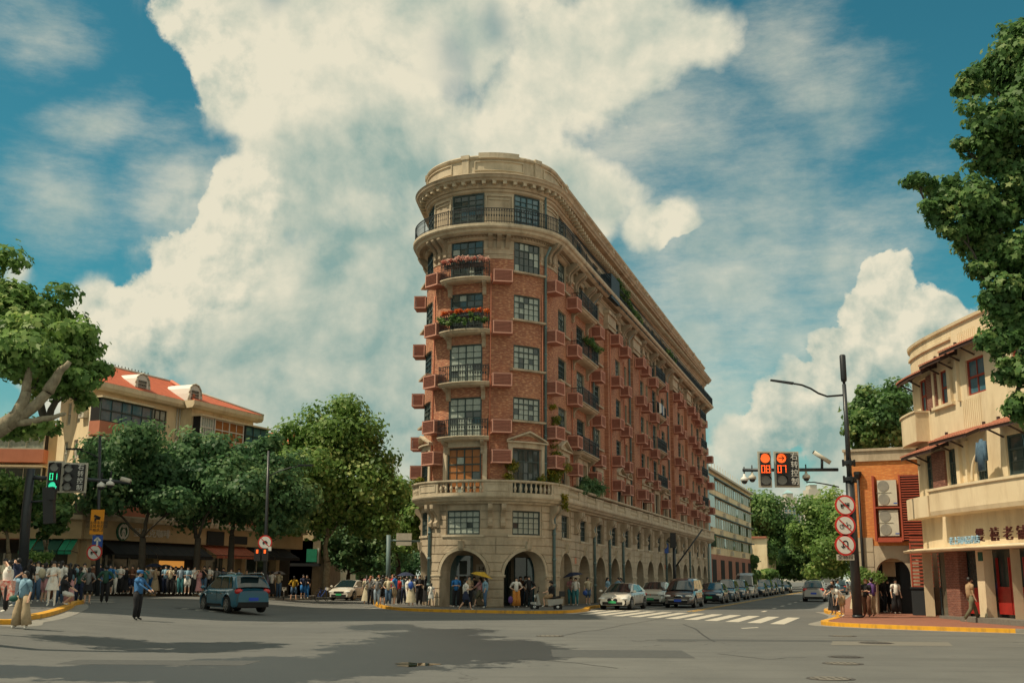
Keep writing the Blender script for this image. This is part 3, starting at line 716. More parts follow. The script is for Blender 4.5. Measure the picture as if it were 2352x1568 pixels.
m.mt('glass'); m.fbox(fi2,3.7,4.2,.1,2.9,.01,.08); m.fbox(fi2,5.2,6.0,.1,2.9,.01,.08); m.mt('glass_blue'); m.fbox(fi2,6.0,7.4,.1,2.9,.01,.05); m.mt('frame_green'); [m.fbox(fi2,5.2+i*.72,5.28+i*.72,.1,2.9,.08,.12) for i in range(4)]; m.build('shop_front',None,man)
sg=thing('shop_sign',fi2.p(3.3,.1,2.0),'small white plate with a bold black mark inside the left nose arch','sign')
m=MB().mt('offwhite'); m.fbox(fi2,2.95,3.55,1.72,2.5,.01,.05); m.build('plate',None,sg)
put_text('H',.42,fi2.p(3.25,.06,2.2),fi2.d,sg,'black',sx=1.2); 
m=MB().mt('black'); [m.fbox(fi2,3.0+i*.06,3.045+i*.06,1.84,1.89,.05,.06) for i in range(9)]; m.build('small_lettering',None,sg,kind='stuff')
# windows of the stone floor
for c,w in gfw:
    if c<-6: continue
    window_at(fw,c,w,3.95,5.27,man,split=(-3<c<L0+3),cols=5 if c<3 else 4,rows=4,glass='curtain' if c<3 else 'glass',o=-.18)
    m=MB().mt('stone_pale'); m.fbox(fw,c-w/2-.3,c+w/2+.3,3.83,3.95,-.02,.13); m.fbox(fw,c-w/2-.2,c+w/2+.2,3.74,3.83,-.01,.07); m.build('window_sill',None,man)
ks=bracket_mesh([(0,0),(.1,0),(.16,.08),(.2,.36),(.24,.5),(0,.5)],.3,'keystone','stone_pale')
for c,r in ARC: fplace('keystone',ks,fw,c,3.12,man,.05)
# arch mouldings, springing band
am=MB().mt('stone_pale')
for c,r in ARC+ARCL[:2]:
    n=16; b0=len(am.v)
    for i in range(n+1):
        a=math.pi*i/n
        for (e,o) in ((0,-.02),(0,.05),(.16,.07),(.18,-.02)): am.av(fw.p(c-(r+e)*math.cos(a),o,ZS+(ZR+e)*math.sin(a)))
    for i in range(n):
        for j in range(3): am.af((b0+i*4+j,b0+(i+1)*4+j,b0+(i+1)*4+j+1,b0+i*4+j+1))
build_split(am,'arch_moulding',man)
m=MB().mt('stone_pale'); cur=-12.
for c,r in sorted(ARC+ARCL[:1]):
    if c-r>cur: m.fprof(fw,cur-.04,c-r+.06,[(-.02,1.66),(.07,1.68),(.1,1.74),(.1,1.8),(-.02,1.82)])
    cur=c+r
m.fprof(fw,cur,SE,[(-.02,1.66),(.07,1.68),(.1,1.74),(.1,1.8),(-.02,1.82)]); build_split(m,'springing_band',man)
# rusticated blocks
cz=[.16]+[.16+.46*i for i in range(1,13)]; cz=[z for z in cz if z<5.6]+[5.62]
nb=0
sills=[(c-w/2-.05,c+w/2+.05) for c,w in gfw]
for zi,(z0,z1) in enumerate(zip(cz[:-1],cz[1:])):
    z0+=.022; z1-=.022
    if 1.6<z0<1.9: z0=max(z0,1.84)
    if z1-z0<.08: continue
    cur=(-7.2,-7.2)
    A=[a for a in sorted(ARC) if a[0]<L0+47]
    segs=[]; zm=(z0+z1)/2
    for c,r in A+[(L0+49.5,0)]:
        e=.2
        def ex(z):
            if r==0: return 0
            if z<ZS: return r+.0
            t=(z-ZS)/(ZR+e); return (r+e)*math.sqrt(1-t*t) if t<1 else 0.
        x0,x1=ex(z0),ex(z1)
        if z0>3.3 and r:   # window rows
            x=1.02 if (z1>3.95 and z0<5.27) else 0.; x0=x1=x
            if x==0: x0=x1=.0
        segs.append((cur,(c-x0,c-x1))); cur=(c+x0,c+x1)
    for (a0,a1),(b0_,b1_) in segs:
        w=max(b0_,b1_)-min(a0,a1)
        if w<.15: continue
        cutp=[0,1] if w<2.6 else [0,.5,1]
        for u0,u1 in zip(cutp[:-1],cutp[1:]):
            m=MB().mt('stone'); k=max(2,int(w*(u1-u0)/.45)); nz=4; g=.024/w
            grid=[]
            for j in range(nz+1):
                t=j/nz; z=z0+(z1-z0)*t
                l=a0+(a1-a0)*t; rr=b0_+(b1_-b0_)*t
                if rr-l<.02: rr=l+.02
                row=[]
                for i in range(k+1):
                    f=u0+g+(u1-u0-2*g)*i/k; row.append(fw.p(l+(rr-l)*f,.06,z))
                grid.append(row)
            idx=[[m.av(p_) for p_ in row] for row in grid]
            for j in range(nz):
                for i in range(k): m.af((idx[j][i],idx[j][i+1],idx[j+1][i+1],idx[j+1][i]))
            # side faces back to the wall
            rim=[(0,i) for i in range(k+1)]+[(j,k) for j in range(1,nz+1)]+[(nz,i) for i in range(k-1,-1,-1)]+[(j,0) for j in range(nz-1,0,-1)]
            ctr=Vector((fw.C[0],fw.C[1]+30,0))
            def back(j,i):
                t=j/nz; l=a0+(a1-a0)*t; rr=max(b0_+(b1_-b0_)*t,l+.02); f=u0+g+(u1-u0-2*g)*i/k; return fw.p(l+(rr-l)*f,-.005,z0+(z1-z0)*t)
            bi=[m.av(back(j,i)) for j,i in rim]
            for q in range(len(rim)):
                q2=(q+1)%len(rim); m.af((bi[q],bi[q2],idx[rim[q2][0]][rim[q2][1]],idx[rim[q][0]][rim[q][1]]))
            if nb<285: m.build('stone_block',None,man); nb+=1
# balustrade
m=MB().mt('stone_pale'); BO=.62
m.fprof(fw,SB,SE+.5,[(0,5.6),(.2,5.62),(.26,5.72),(.42,5.76),(.5,5.88),(.58,5.92),(BO,6.0),(BO,6.08),(0,6.08)]); m.build('terrace_slab',None,man)
m=MB().mt('stone_pale'); m.fprof(fw,-40,SE+.4,[(BO-.3,6.76),(BO-.02,6.76),(BO+.02,6.82),(BO+.02,6.9),(BO-.3,6.92)])
m.fprof(fw,-40,SE+.4,[(BO-.28,6.08),(BO-.03,6.08),(BO-.03,6.2),(BO-.28,6.22)]); m.build('balustrade_rail',None,man)
m=MB().mt('stone_pale'); m.lathe((0,0,0),[(.06,0),(.06,.05),(.045,.07),(.085,.16),(.095,.22),(.08,.28),(.045,.38),(.04,.46),(.06,.49),(.06,.54)],8); bme=m.build('z_',None,None,local=True).data; bpy.data.objects.remove(bpy.context.scene.objects['z_'])
BG=[(-1.47,1.25),(2.4,1.2)]+[(L0+.95+4.43*k,1.15) for k in range(14)]+[(-5.25,.9)]
sol=MB().mt('stone_pale'); cur=-40.
for c,hw in sorted(BG):
    sol.fbox(fw,cur,c-hw,6.2,6.77,BO-.26,BO-.05); a,b=max(cur,c-hw-3)+.15,c-hw-.15
    if b-a>.5: sol.fbox(fw,a,b,6.28,6.32,BO-.05,BO-.02); sol.fbox(fw,a,b,6.66,6.7,BO-.05,BO-.02); sol.fbox(fw,a,a+.04,6.32,6.66,BO-.05,BO-.02); sol.fbox(fw,b-.04,b,6.32,6.66,BO-.05,BO-.02)
    n=8 if hw>1.1 else 6
    for i in range(n): fplace('baluster',bme,fw,c-hw+2*hw*(i+.5)/n,6.22,man,BO-.15)
    cur=c+hw
sol.fbox(fw,cur,SE+.4,6.2,6.77,BO-.26,BO-.05); build_split(sol,'balustrade_panel',man)
lowb=bracket_mesh([(0,-1.3),(.12,-1.3),(.24,-1.2),(.28,-1.02),(.18,-.92),(.16,-.72),(.28,-.5),(.48,-.34),(.54,-.22),(.54,0),(0,0)],.26,mt_='stone')
for c in [.1,.78]+[-3.6,-3.15]+[4.25,4.75]+[L0+.95+2.21+4.43*k+d for k in range(13) for d in(-.2,.24)]+[-7.3,-7.8,-11.8,-12.3,-16.3,-16.8]:
    fplace('bracket',lowb,fw,c,5.6,man,.03)
for s_ in (-3.75,4.5,)+tuple(L0+l for l in (7.7,12.1,16.5,34.3,38.7,47.6,60.6)):
    m=MB().mt('pipe'); m.tube([fw.p(s_,.16,.15),fw.p(s_,.16,5.0),fw.p(s_,.26,5.5)],.085,8)
    for z in (1.2,2.6,4.0): m.tube([fw.p(s_,.16,z),fw.p(s_,.16,z+.14)],.11,8)
    m.build('downpipe',None,man)
for l in (3.1,34.,39.): 
    m=MB().mt('salmon'); m.fbox(fw,L0+l-.2,L0+l+.2,2.55,2.9,.04,.07); m.build('wall_plaque',None,man)
# ================= ground =================
def ground_mat():
    m=bpy.data.materials.new('asphalt'); m.use_nodes=True; t=m.node_tree; b=t.nodes['Principled BSDF']
    def n_(ty,**k):
        n=t.nodes.new(ty)
        for a,c in k.items(): setattr(n,a,c)
        return n
    co=n_('ShaderNodeTexCoord').outputs['Object']
    def noise(s,d,r,vec=co):
        n=n_('ShaderNodeTexNoise'); n.inputs['Scale'].default_value=s; n.inputs['Detail'].default_value=d; n.inputs['Roughness'].default_value=r; t.links.new(vec,n.inputs['Vector']); return n.outputs[0]
    def mr(v,a,b_,c=0,d=1):
        n=n_('ShaderNodeMapRange',interpolation_type='SMOOTHSTEP'); t.links.new(v,n.inputs[0]); n.inputs[1].default_value=a; n.inputs[2].default_value=b_; n.inputs[3].default_value=c; n.inputs[4].default_value=d; return n.outputs[0]
    def mx(f,a,b_):
        n=n_('ShaderNodeMix',data_type='RGBA')
        for s_,v in ((n.inputs[0],f),(n.inputs[6],a),(n.inputs[7],b_)):
            if isinstance(v,(tuple,float)): s_.default_value=v
            else: t.links.new(v,s_)
        return n.outputs[2]
    def mt_(op,a,b_=0.):
        n=n_('ShaderNodeMath',operation=op)
        for s_,v in ((n.inputs[0],a),(n.inputs[1],b_)):
            if isinstance(v,(int,float)): s_.default_value=v
            else: t.links.new(v,s_)
        return n.outputs[0]
    big=mr(noise(.06,6,.6),.35,.65); fine=mr(noise(14,5,.75),.3,.7); grit=mr(noise(60,3,.8),.3,.75); mid=mr(noise(.7,7,.65),.35,.7)
    c=mx(big,(.118,.122,.120,1),(.175,.176,.165,1)); c=mx(mt_('MULTIPLY',mid,.55),c,(.098,.102,.1,1)); c=mx(mt_('MULTIPLY',fine,.35),c,(.20,.195,.18,1)); c=mx(mt_('MULTIPLY',grit,.35),c,(.062,.066,.066,1))
    # wet patch left by a water truck: a long stain along the road, built from soft ellipses
    wet=None; wv=n_('ShaderNodeTexNoise'); wv.inputs['Scale'].default_value=.55; wv.inputs['Detail'].default_value=10; wv.inputs['Roughness'].default_value=.78; t.links.new(co,wv.inputs['Vector'])
    sep=n_('ShaderNodeSeparateXYZ'); t.links.new(co,sep.inputs[0])
    for (x,y,rx,ry,ro) in WETS:
        mp=n_('ShaderNodeMapping'); mp.vector_type='TEXTURE'; mp.inputs['Location'].default_value=(x,y,0); mp.inputs['Rotation'].default_value=(0,0,ro); mp.inputs['Scale'].default_value=(rx,ry,1); t.links.new(co,mp.inputs[0])
        l=n_('ShaderNodeVectorMath',operation='LENGTH'); t.links.new(mp.outputs[0],l.inputs[0]); f=mt_('SUBTRACT',1.,l.outputs['Value'])
        wet=f if wet is None else mt_('MAXIMUM',wet,f)
    wn=mt_('MULTIPLY',mt_('SUBTRACT',wv.outputs[0],.5),2.6); wf=mr(mt_('ADD',wet,wn),.0,.10)
    c=mx(mt_('MULTIPLY',wf,.80),c,(.022,.027,.030,1))
    sv=n_('ShaderNodeMapping'); sv.inputs['Scale'].default_value=(.10,1.6,1.); sv.inputs['Rotation'].default_value=(0,0,.12); t.links.new(co,sv.inputs[0]); stn=mr(noise(.6,6,.7,sv.outputs[0]),.50,.74); c=mx(mt_('MULTIPLY',stn,.40),c,(.062,.062,.06,1))
    sp_=mr(noise(1.9,3,.5),.68,.74); c=mx(mt_('MULTIPLY',sp_,.5),c,(.05,.05,.05,1))
    # thin cracks
    vr=n_('ShaderNodeTexVoronoi',feature='DISTANCE_TO_EDGE'); vr.inputs['Scale'].default_value=.11; 
    wa=n_('ShaderNodeVectorMath',operation='ADD'); t.links.new(co,wa.inputs[0]); ns=n_('ShaderNodeTexNoise'); ns.inputs['Scale'].default_value=.5; ns.inputs['Detail'].default_value=5; t.links.new(co,ns.inputs['Vector'])
    sc=n_('ShaderNodeVectorMath',operation='SCALE'); sc.inputs['Scale'].default_value=3.; t.links.new(ns.outputs['Color'],sc.inputs[0]); t.links.new(sc.outputs[0],wa.inputs[1]); t.links.new(wa.outputs[0],vr.inputs['Vector'])
    ck=mr(vr.outputs['Distance'],.0,.004,1,0); ck=mt_('MULTIPLY',ck,mr(noise(.09,3,.5),.5,.6)); c=mx(mt_('MULTIPLY',ck,.6),c,(.03,.028,.026,1))
    t.links.new(c,b.inputs['Base Color'])
    ro=mt_('SUBTRACT',.9,mt_('MULTIPLY',wf,.42)); t.links.new(ro,b.inputs['Roughness']); b.inputs['Specular IOR Level'].default_value=.4
    bp=n_('ShaderNodeBump'); bp.inputs['Strength'].default_value=.35; bp.inputs['Distance'].default_value=.01; t.links.new(grit,bp.inputs['Height']); t.links.new(bp.outputs[0],b.inputs['Normal'])
    MATS['asphalt']=m
WETS=[]
def wet(u,v,ru,rv,ro=0):   # centre and half sizes read as pixels on the ground
    x,y=G(u,v); x2,_=G(u+ru,v); _,y1=G(u,v-rv); _,y2=G(u,v+rv); WETS.append((x,(y1+y2)/2,abs(x2-x),abs(y1-y2)/2,ro))
wet(960,1500,260,40); wet(740,1530,330,26); wet(300,1545,420,22); wet(1130,1495,170,30); wet(1010,1455,130,14); wet(880,1440,90,8); wet(1180,1500,90,14); wet(1000,1470,160,20); wet(1240,1490,70,7,.3); wet(560,1555,260,30); wet(40,1540,200,14)
ground_mat()

m=MB().mt('asphalt'); xs=[-900,-300,-120,-60]+list(range(-45,-5,2))+[-5,10,40,120,300,900]; ys=[-60,0]+list(range(20,92,2))+[120,200,400,900,1600]
ix={(i,j):m.av((x,y,gz(x,y))) for i,x in enumerate(xs) for j,y in enumerate(ys)}
for i in range(len(xs)-1):
    for j in range(len(ys)-1): m.af((ix[i,j],ix[i+1,j],ix[i+1,j+1],ix[i,j+1]),True)
m.build('road',None,None,kind='structure')
def smooth(pts,k=5,closed=False):
    out=[]; n=len(pts)
    for i in range(n-1):
        p0,p1,p2,p3=[Vector(pts[max(0,min(n-1,i+d))][:2]) for d in(-1,0,1,2)]
        for j in range(k):
            t=j/k; q=.5*((2*p1)+(-p0+p2)*t+(2*p0-5*p1+4*p2-p3)*t*t+(-p0+3*p1-3*p2+p3)*t**3); out.append((q.x,q.y))
    out.append(tuple(pts[-1][:2])); return out
KH=.14
def pavement(name,kerb,inner,mt_,kmats,side=1,kw=.28):
    """kerb: polyline with the road on its right-hand side; inner: points that close the paved area"""
    k=smooth(kerb); n=len(k); off=[]
    for i in range(n):
        a,b=Vector(k[max(i-1,0)]),Vector(k[min(i+1,n-1)]); d=(b-a).normalized(); off.append((k[i][0]-d.y*kw,k[i][1]+d.x*kw))
    poly=[Vector((*p,0)) for p in off]+[Vector((*p,0)) for p in inner]
    m=MB().mt(mt_); from mathutils.geometry import tessellate_polygon
    tr=tessellate_polygon([poly]); 
    # refine so that it follows the ground
    def add(a,b,c,dp=0):
        L=max((a-b).length,(b-c).length,(c-a).length)
        if L>6 and dp<7 and min(a.y,b.y,c.y)<84 and min(a.x,b.x,c.x)<-6 and max(a.x,b.x,c.x)>-60:
            if L==(a-b).length: mm=(a+b)/2; add(a,mm,c,dp+1); add(mm,b,c,dp+1)
            elif L==(b-c).length: mm=(b+c)/2; add(a,b,mm,dp+1); add(a,mm,c,dp+1)
            else: mm=(a+c)/2; add(a,b,mm,dp+1); add(mm,b,c,dp+1)
            return
        if (b-a).cross(c-a).z<0: b,c=c,b
        m.af([m.av((q.x,q.y,gz(q.x,q.y)+KH-.012),(q.x,q.y)) for q in (a,b,c)])
    for t in tr: add(*[poly[i] for i in t])
    pv=m.build(name,None,None,kind='structure')
    seg=0; step=2
    for i in range(0,n-1,step):
        j=min(i+step,n-1); m=MB(); c=k[(i+j)//2]; m.mt(kmats(c))
        for q in range(i,j):
            A,B,C_,D_=k[q],k[q+1],off[q+1],off[q]; z=[gz(*p) for p in (A,B,C_,D_)]
            m.hexa([(A[0],A[1],z[0]-.02),(B[0],B[1],z[1]-.02),(C_[0],C_[1],z[2]-.02),(D_[0],D_[1],z[3]-.02),(A[0],A[1],z[0]+KH),(B[0],B[1],z[1]+KH),(C_[0],C_[1],z[2]+KH),(D_[0],D_[1],z[3]+KH)])
        m.build('kerb_stone',None,pv)
    return pv
MATS['pave']=mat('pave',(.16,.155,.145),.85,(.12,.115,.108),2.,.3,30)
fd=(math.sin(R(18)),math.cos(R(18)))
SO=(10.,61.5)
def st(t,d): return (SO[0]+fd[0]*t+fd[1]*d, SO[1]+fd[1]*t-fd[0]*d)   # along the right-hand street, d metres right of its centre line
ck=[(-34.,260),(-22.,160),(-12.,95),(-9.6,78),(-8.3,69),(-7.3,63.7),(-5.8,59.4),(-3.8,57.3),(-1.2,56.),(1.2,55.6),(3.,56.8),(4.1,60.),st(4,-6.3),st(20,-6.3),st(80,-6.3),st(200,-6.3)]
pavement('pavement',ck,[(60,330),(0,300)],'pave',lambda c:'yellow' if c[1]<110 else 'kerb_grey')
rk=[st(200,6.9),st(70,6.9),st(20,6.9),st(2,6.8),(15.9,54.5),(13.9,48.6),(12.4,45),(12.25,43.3),(13.2,41.6),(14.8,39.9),(16.3,38.8),(18.9,37.4),(24,35.5),(44,28)]
pavement('brick_pavement',rk,[(120,30),(140,220)],'paver',lambda c:'yellow' if (c[0]<17.2 and c[1]<70) or c[1]>70 and c[1]<75 else 'kerb_grey')
lk=[(-70,16),(-30,26),(-20.6,33.5)]+[GG(*q)[:2] for q in ((0,1434),(60,1425),(110,1416),(150,1403),(171,1391),(160,1381))]+[(-31,58),(-36,62),(-60,64)]
lk=[(-70,14),(-34,22),(-19.2,30.5)]+lk[3:]
pavement('corner_pavement',lk,[],'pave',lambda c:'yellow' if c[0]>-26 else 'kerb_grey')
fk=[(-90,58)]+[(-60,62),(-38,66.8)]+[GG(*q)[:2] for q in ((250,1366),(330,1367),(430,1369),(560,1372))]+[(-16.8,78),(-15.9,84),(-16.2,92),(-20,115),(-34,165),(-60,260)]
FK=fk
pavement('far_pavement',fk,[(-140,260),(-140,58)],'pave',lambda c:'yellow' if -26<c[0]<-16 and c[1]<76 else 'kerb_grey')
# gutter aprons of paler concrete at the kerbs
def strip(name,pts,w,mt_,z=.004,kind='structure'):
    k=smooth(pts); n=len(k); m=MB().mt(mt_)
    for i in range(n-1):
        q=[]
        for j in (i,i+1):
            a,b=Vector(k[max(j-1,0)]),Vector(k[min(j+1,n-1)]); d=(b-a).normalized(); q.append((k[j],(k[j][0]+d.y*w,k[j][1]-d.x*w)))
        (A,A2),(B,B2)=q; m.quad((*A,gz(*A)+z),(*A2,gz(*A2)+z),(*B2,gz(*B2)+z),(*B,gz(*B)+z))
    return m.build(name,None,None,kind=kind)
strip('gutter',[(p[0]+.02,p[1]) for p in rk[3:12]],.5,'kerb_grey'); strip('gutter',lk[2:9],.55,'kerb_grey')
# painted markings: every stripe an object
def mark(name,pts,mt_,z=.006,parent=None):
    m=MB().mt(mt_); m.poly([(x,y,gz(x,y)+z) for x,y in pts]); return m.build(name,None,parent)
zc=empty('pedestrian_crossing',(0,0,0)); zc['kind']='structure'
s0=GG(1725+65,1432)
for i in range(14):
    # stripes run along the street, stepping from the right kerb to the left kerb
    x0,y0=10.55-.695*i,44.6+1.02*i; 
    L=8.3; w=.5
    ex,ey=x0+fd[0]*L*1.02,y0+fd[1]*L*.97
    mark('stripe',[(x0-w/2,y0+.14),(x0+w/2,y0-.14),(ex+w/2,ey-.14),(ex-w/2,ey+.14)],'road_white',parent=zc)
zl=empty('far_pedestrian_crossing',(0,0,0)); zl['kind']='structure'
for (u0,v0,u1,v1) in ((640,1374,706,1371),(672,1378,727,1375),(722,1384,764,1379),(776,1388,830,1382),(835,1393,882,1387),(605,1371,655,1368),(1300-455,1398,880,1394)):
    a=GG(u0,v0);b=GG(u1,v1); w=.55; mark('stripe',[(a[0],a[1]-w),(b[0],b[1]-w),(b[0],b[1]+w),(a[0],a[1]+w)],'road_white',parent=zl)
zn=empty('left_pedestrian_crossing',(0,0,0)); zn['kind']='structure'
for v in (1372,1376,1381): 
    a=GG(186,v);b=GG(262,v+1); mark('stripe',[(a[0],a[1]-.3),(b[0],b[1]-.3),(b[0],b[1]+.4),(a[0],a[1]+.4)],'road_white',parent=zn)
ln=empty('lane_markings',(0,0,0)); ln['kind']='structure'
for d in (-.16,.12): mark('centre_line',[st(-1.,d-.07),st(-1.,d+.07),st(170,d+.07),st(170,d-.07)],'road_yellow',parent=ln)
mark('stop_line',[st(-.8,-6.2),st(-.8,-.25),st(-.45,-.25),st(-.45,-6.2)],'road_white',parent=ln)
mark('lane_line',[st(-.5,-3.2),st(-.5,-3.05),st(30,-3.05),st(30,-3.2)],'road_white',parent=ln)
for i in range(12): t=.6+6.5*i; mark('lane_dash',[st(t,3.55),st(t,3.75),st(t+2.2,3.75),st(t+2.2,3.55)],'road_white',parent=ln)
a=G(1702,1442);b=G(1740,1440); mark('lane_dash',[(a[0],a[1]-.3),(b[0],b[1]-.3),(b[0],b[1]+.1),(a[0],a[1]+.1)],'road_white',parent=ln)
a=G(468,1401)
# manhole covers and patches
MATS['cover']=mat('cover',(.20,.18,.15),.7,(.14,.125,.10),30.); MATS['cover_dark']=mat('cover_dark',(.05,.045,.04),.6,(.08,.07,.06),30.); MATS['patch']=mat('patch',(.19,.18,.155),.9,(.15,.14,.12),8.)
def cover(u,v,r,label,mt_='cover'):
    x,y=G(u,v); t=thing('manhole_cover',(x,y,0),label,'manhole cover','manhole covers in the road')
    m=MB().mt('cover_dark'); m.lathe((x,y,0),[(r+.07,.001),(r+.07,.007)],24,False); m.build('rim',None,t)
    m=MB().mt(mt_); m.lathe((x,y,0),[(r,.001),(r,.014)],24,False); m.build('lid',None,t)
    m=MB().mt('cover_dark'); [m.box((x+(i-2)*.14*r/.35,y,.0165),(.03,r*1.2,.004)) for i in range(5)]; m.build('ribs',None,t)
cover(1908,1558,.36,'round pale manhole cover nearest the bottom of the picture'); cover(1936,1523,.36,'second round pale manhole cover from the bottom, at the road'); cover(1942,1508,.33,'round dark manhole cover just beyond a pale one','cover_dark'); cover(1935,1460,.36,'pale manhole cover beside the yellow corner kerb'); cover(1263,1460,.36,'lone pale manhole cover out in the middle of the junction')
x,y=G(2018,1477); m=MB().mt('patch'); m.poly([(x-1.6,y-.9,.004),(x+1.7,y-1.0,.004),(x+2.3,y+.9,.004),(x-1.0,y+1.0,.004)]); m.build('road_patch',None,None,kind='structure'); cover(2012,1476,.42,'dark manhole cover in a pale square road patch','cover_dark')
# puddle at the end of the wet patch
mat('water',(.01,.012,.01),.02,spec=.8); x,y=G(905,1525); m=MB().mt('water'); x2,y2=G(1000,1525); pts=[]
for i in range(26):
    a=2*math.pi*i/26; r=1+.25*math.sin(3*a+1)+.12*math.sin(7*a); pts.append(((x+x2)/2+(x2-x)*.5*r*math.cos(a),y+.5*r*math.sin(a),.005))
m.poly(pts); m.build('puddle',None,None,kind='structure')
# dark drain slot in the road on the left
a=GG(470,1402); m=MB()
for i in range(9):
    x=a[0]-1.35+i*.34; y=a[1]+.5-.12*i; m.mt('dark' if i%2==0 or i>5 else 'offwhite'); m.box((x,y,gz(x,y)+.006),(.30 if i<6 else .12,.28,.008),-.3)
m.build('drain_slot',None,None,kind='structure')

# cracks in the asphalt: narrow sealed lines
mat('crack',(.035,.036,.036),.8,(.06,.06,.058),8.)
for k_,(pts,w) in enumerate((((( 1571,1432),(1602,1445),(1618,1458),(1644,1473)),.07),(((1453,1471),(1500,1470),(1540,1473),(1600,1472)),.06),(((1286,1458),(1370,1446),(1450,1431),(1526,1419)),.05),(((700,1452),(820,1449),(900,1455)),.04),(((1120,1520),(1220,1512),(1300,1519),(1420,1534)),.035),(((1650,1500),(1760,1512),(1850,1509)),.035),(((250,1490),(420,1499),(600,1494)),.035))):
    q=[]
    rr_=random.Random(k_)
    for a,b in zip(pts[:-1],pts[1:]):
        for t in (0,.25,.5,.75): q.append(G(a[0]+(b[0]-a[0])*t,a[1]+(b[1]-a[1])*t+rr_.uniform(-1,1)))
    q.append(G(*pts[-1])); strip('road_crack',q,w,'crack',.0035+.0002*k_)
mat('patch_dark',(.085,.088,.086),.9,(.065,.068,.068),6.)
for k_,(u,v,w,d) in enumerate(((1420,1500,1.6,2.6),(330,1520,2.2,1.2),(1760,1470,3.2,.9))):
    x,y=G(u,v); m=MB().mt('patch_dark'); m.poly([(x-w,y-d/2,.0028),(x+w,y-d/2-.1,.0028),(x+w+.1,y+d/2,.0028),(x-w+.05,y+d/2,.0028)]); m.build('road_patch',None,None,kind='structure')
# ================= buildings on the left =================
def s_at(fr,u,smax=60,o=0.,z=5.,smin=-20):
    best=None; q=smin
    while q<smax:
        x,y,zz=fr.p(q,o,z); zz-=CH; d=y*math.cos(PH)+zz*math.sin(PH); b2=(-y*math.sin(PH)+zz*math.cos(PH))/d; a2=x/d
        uu=CX+(a2*math.cos(RO)+b2*math.sin(RO))*F
        if best is None or abs(uu-u)<best[0]: best=(abs(uu-u),q)
        q+=.05
    return best[1]
def zat(fr,u,v,o=0.):
    q=s_at(fr,u,o=o); p=fr.p(q,o,0); return P(u,v,p[1]).z
apt=thing('apartment_building',(-30,80,0),'cream and salmon apartment block with red tiled roof above the street trees','building')
fa=Line((-28.1,73),(-20.8,91.2))
Lz=fa.L-2.9
sB=s_at(fa,397)     # from here the front stands forward
EZ=14.15
def aw(s,w,z0,z1,o=0.,gl='glass',st_='offwhite',nc=None,nr=None,par=apt,fr=fa): return window_at(fr,s,w,z0,z1,par,style=st_,o=o,glass=gl,cols=nc or max(2,round(w/1.0)),rows=nr or 2)
m=MB().mt('ochre')
hl=[]
for fl in range(5):
    z0=EZ-2.35-2.75*fl
    hl.append((s_at(fa,328)-.1,s_at(fa,328)+1.7,z0+.25,z0+1.75))
m.fwall(fa,-.3,Lz,0,EZ,hl,0,.15); m.build('front_wall',None,apt)
for fl in range(5): z0=EZ-2.35-2.75*fl; q=s_at(fa,328)+.8; aw(q,1.8,z0+.25,z0+1.75,-.12,'curtain','bark_dark',3,2)
# side wall, facing left
fs=Line((-32.2,77.3),(-28.1,72.9)); m=MB().mt('ochre'); hh=[]
for fl in range(5):
    for dx in (fs.L-2.6,fs.L-4.3): hh.append((dx-.35,dx+.35,EZ-2.2-2.75*fl,EZ-.6-2.75*fl))
m.fwall(fs,0,fs.L,0,EZ,hh,0,.15); m.build('side_wall',None,apt)
for (a,b,c,d) in hh: aw((a+b)/2,b-a,c,d,-.1,'curtain','offwhite',2,2,fr=fs)
m=MB().mt('ochre'); m.fbox(fa,2.7,Lz,0,EZ-.02,-5.6,-.4); m.build('rear_wall',None,apt)
m=MB().mt('ochre'); m.fbox(fa,sB,Lz,0,EZ,0.01,1.0); m.build('front_wing',None,apt)
# eaves
m=MB().mt('cream'); m.fprof(fa,-.6,sB-.02,[(0,EZ-.25),(.5,EZ-.2),(.62,EZ),(.62,EZ+.32),(0,EZ+.32)]); m.fprof(fa,sB-.5,Lz+.6,[(.9,EZ-.25),(1.4,EZ-.2),(1.55,EZ),(1.55,EZ+.32),(.6,EZ+.32)]); build_split(m,'eaves',apt)
# roof
def rp(s,o,z): return fa.p(s,o,z)
m=MB().mt('roof_red')
RZ=EZ+2.45
m.quad(rp(-.6,.62,EZ+.33),rp(sB+.3,.62,EZ+.33),rp(sB+2.8,-3.1,RZ),rp(-.6,-3.1,RZ),)
m.quad(rp(-.6,-3.1,RZ),rp(sB+2.8,-3.1,RZ),rp(Lz-4.5,-6.0,EZ+.3),rp(-.6,-6.0,EZ+.3))
m.poly([rp(sB-.5,1.55,EZ+.34),rp(sB+2.2,-2.9,RZ-.05),rp(sB+2.4,-3.0,RZ-.01),rp(sB+.3,.62,EZ+.34)])
m.poly([rp(sB-.5,1.55,EZ+.34),rp(Lz+.6,1.55,EZ+.34),rp(Lz-5.0,-3.4,RZ-.06),rp(sB+2.2,-2.9,RZ-.03)])
m.poly([rp(-.6,.62,EZ+.33),rp(-.6,-3.1,RZ),(-32.8,77.6,EZ+.33)]); m.poly([rp(-.6,-3.1,RZ),rp(-.6,-6.0,EZ+.3),(-32.3,78.4,EZ+.33)])
m.poly([rp(Lz+.6,1.55,EZ+.34),rp(Lz+.6,-6.0,EZ+.34),rp(Lz-5.0,-3.4,RZ-.06)]); m.build('roof',None,apt)
m=MB().mt('offwhite')
for a,b in ((rp(-.6,-3.1,RZ),rp(sB+2.8,-3.1,RZ)),(rp(sB+2.2,-2.9,RZ-.02),rp(Lz-5,-3.4,RZ-.04)),(rp(Lz-5,-3.4,RZ-.04),rp(Lz+.6,1.55,EZ+.36))): m.tube([a,b],.11,6)
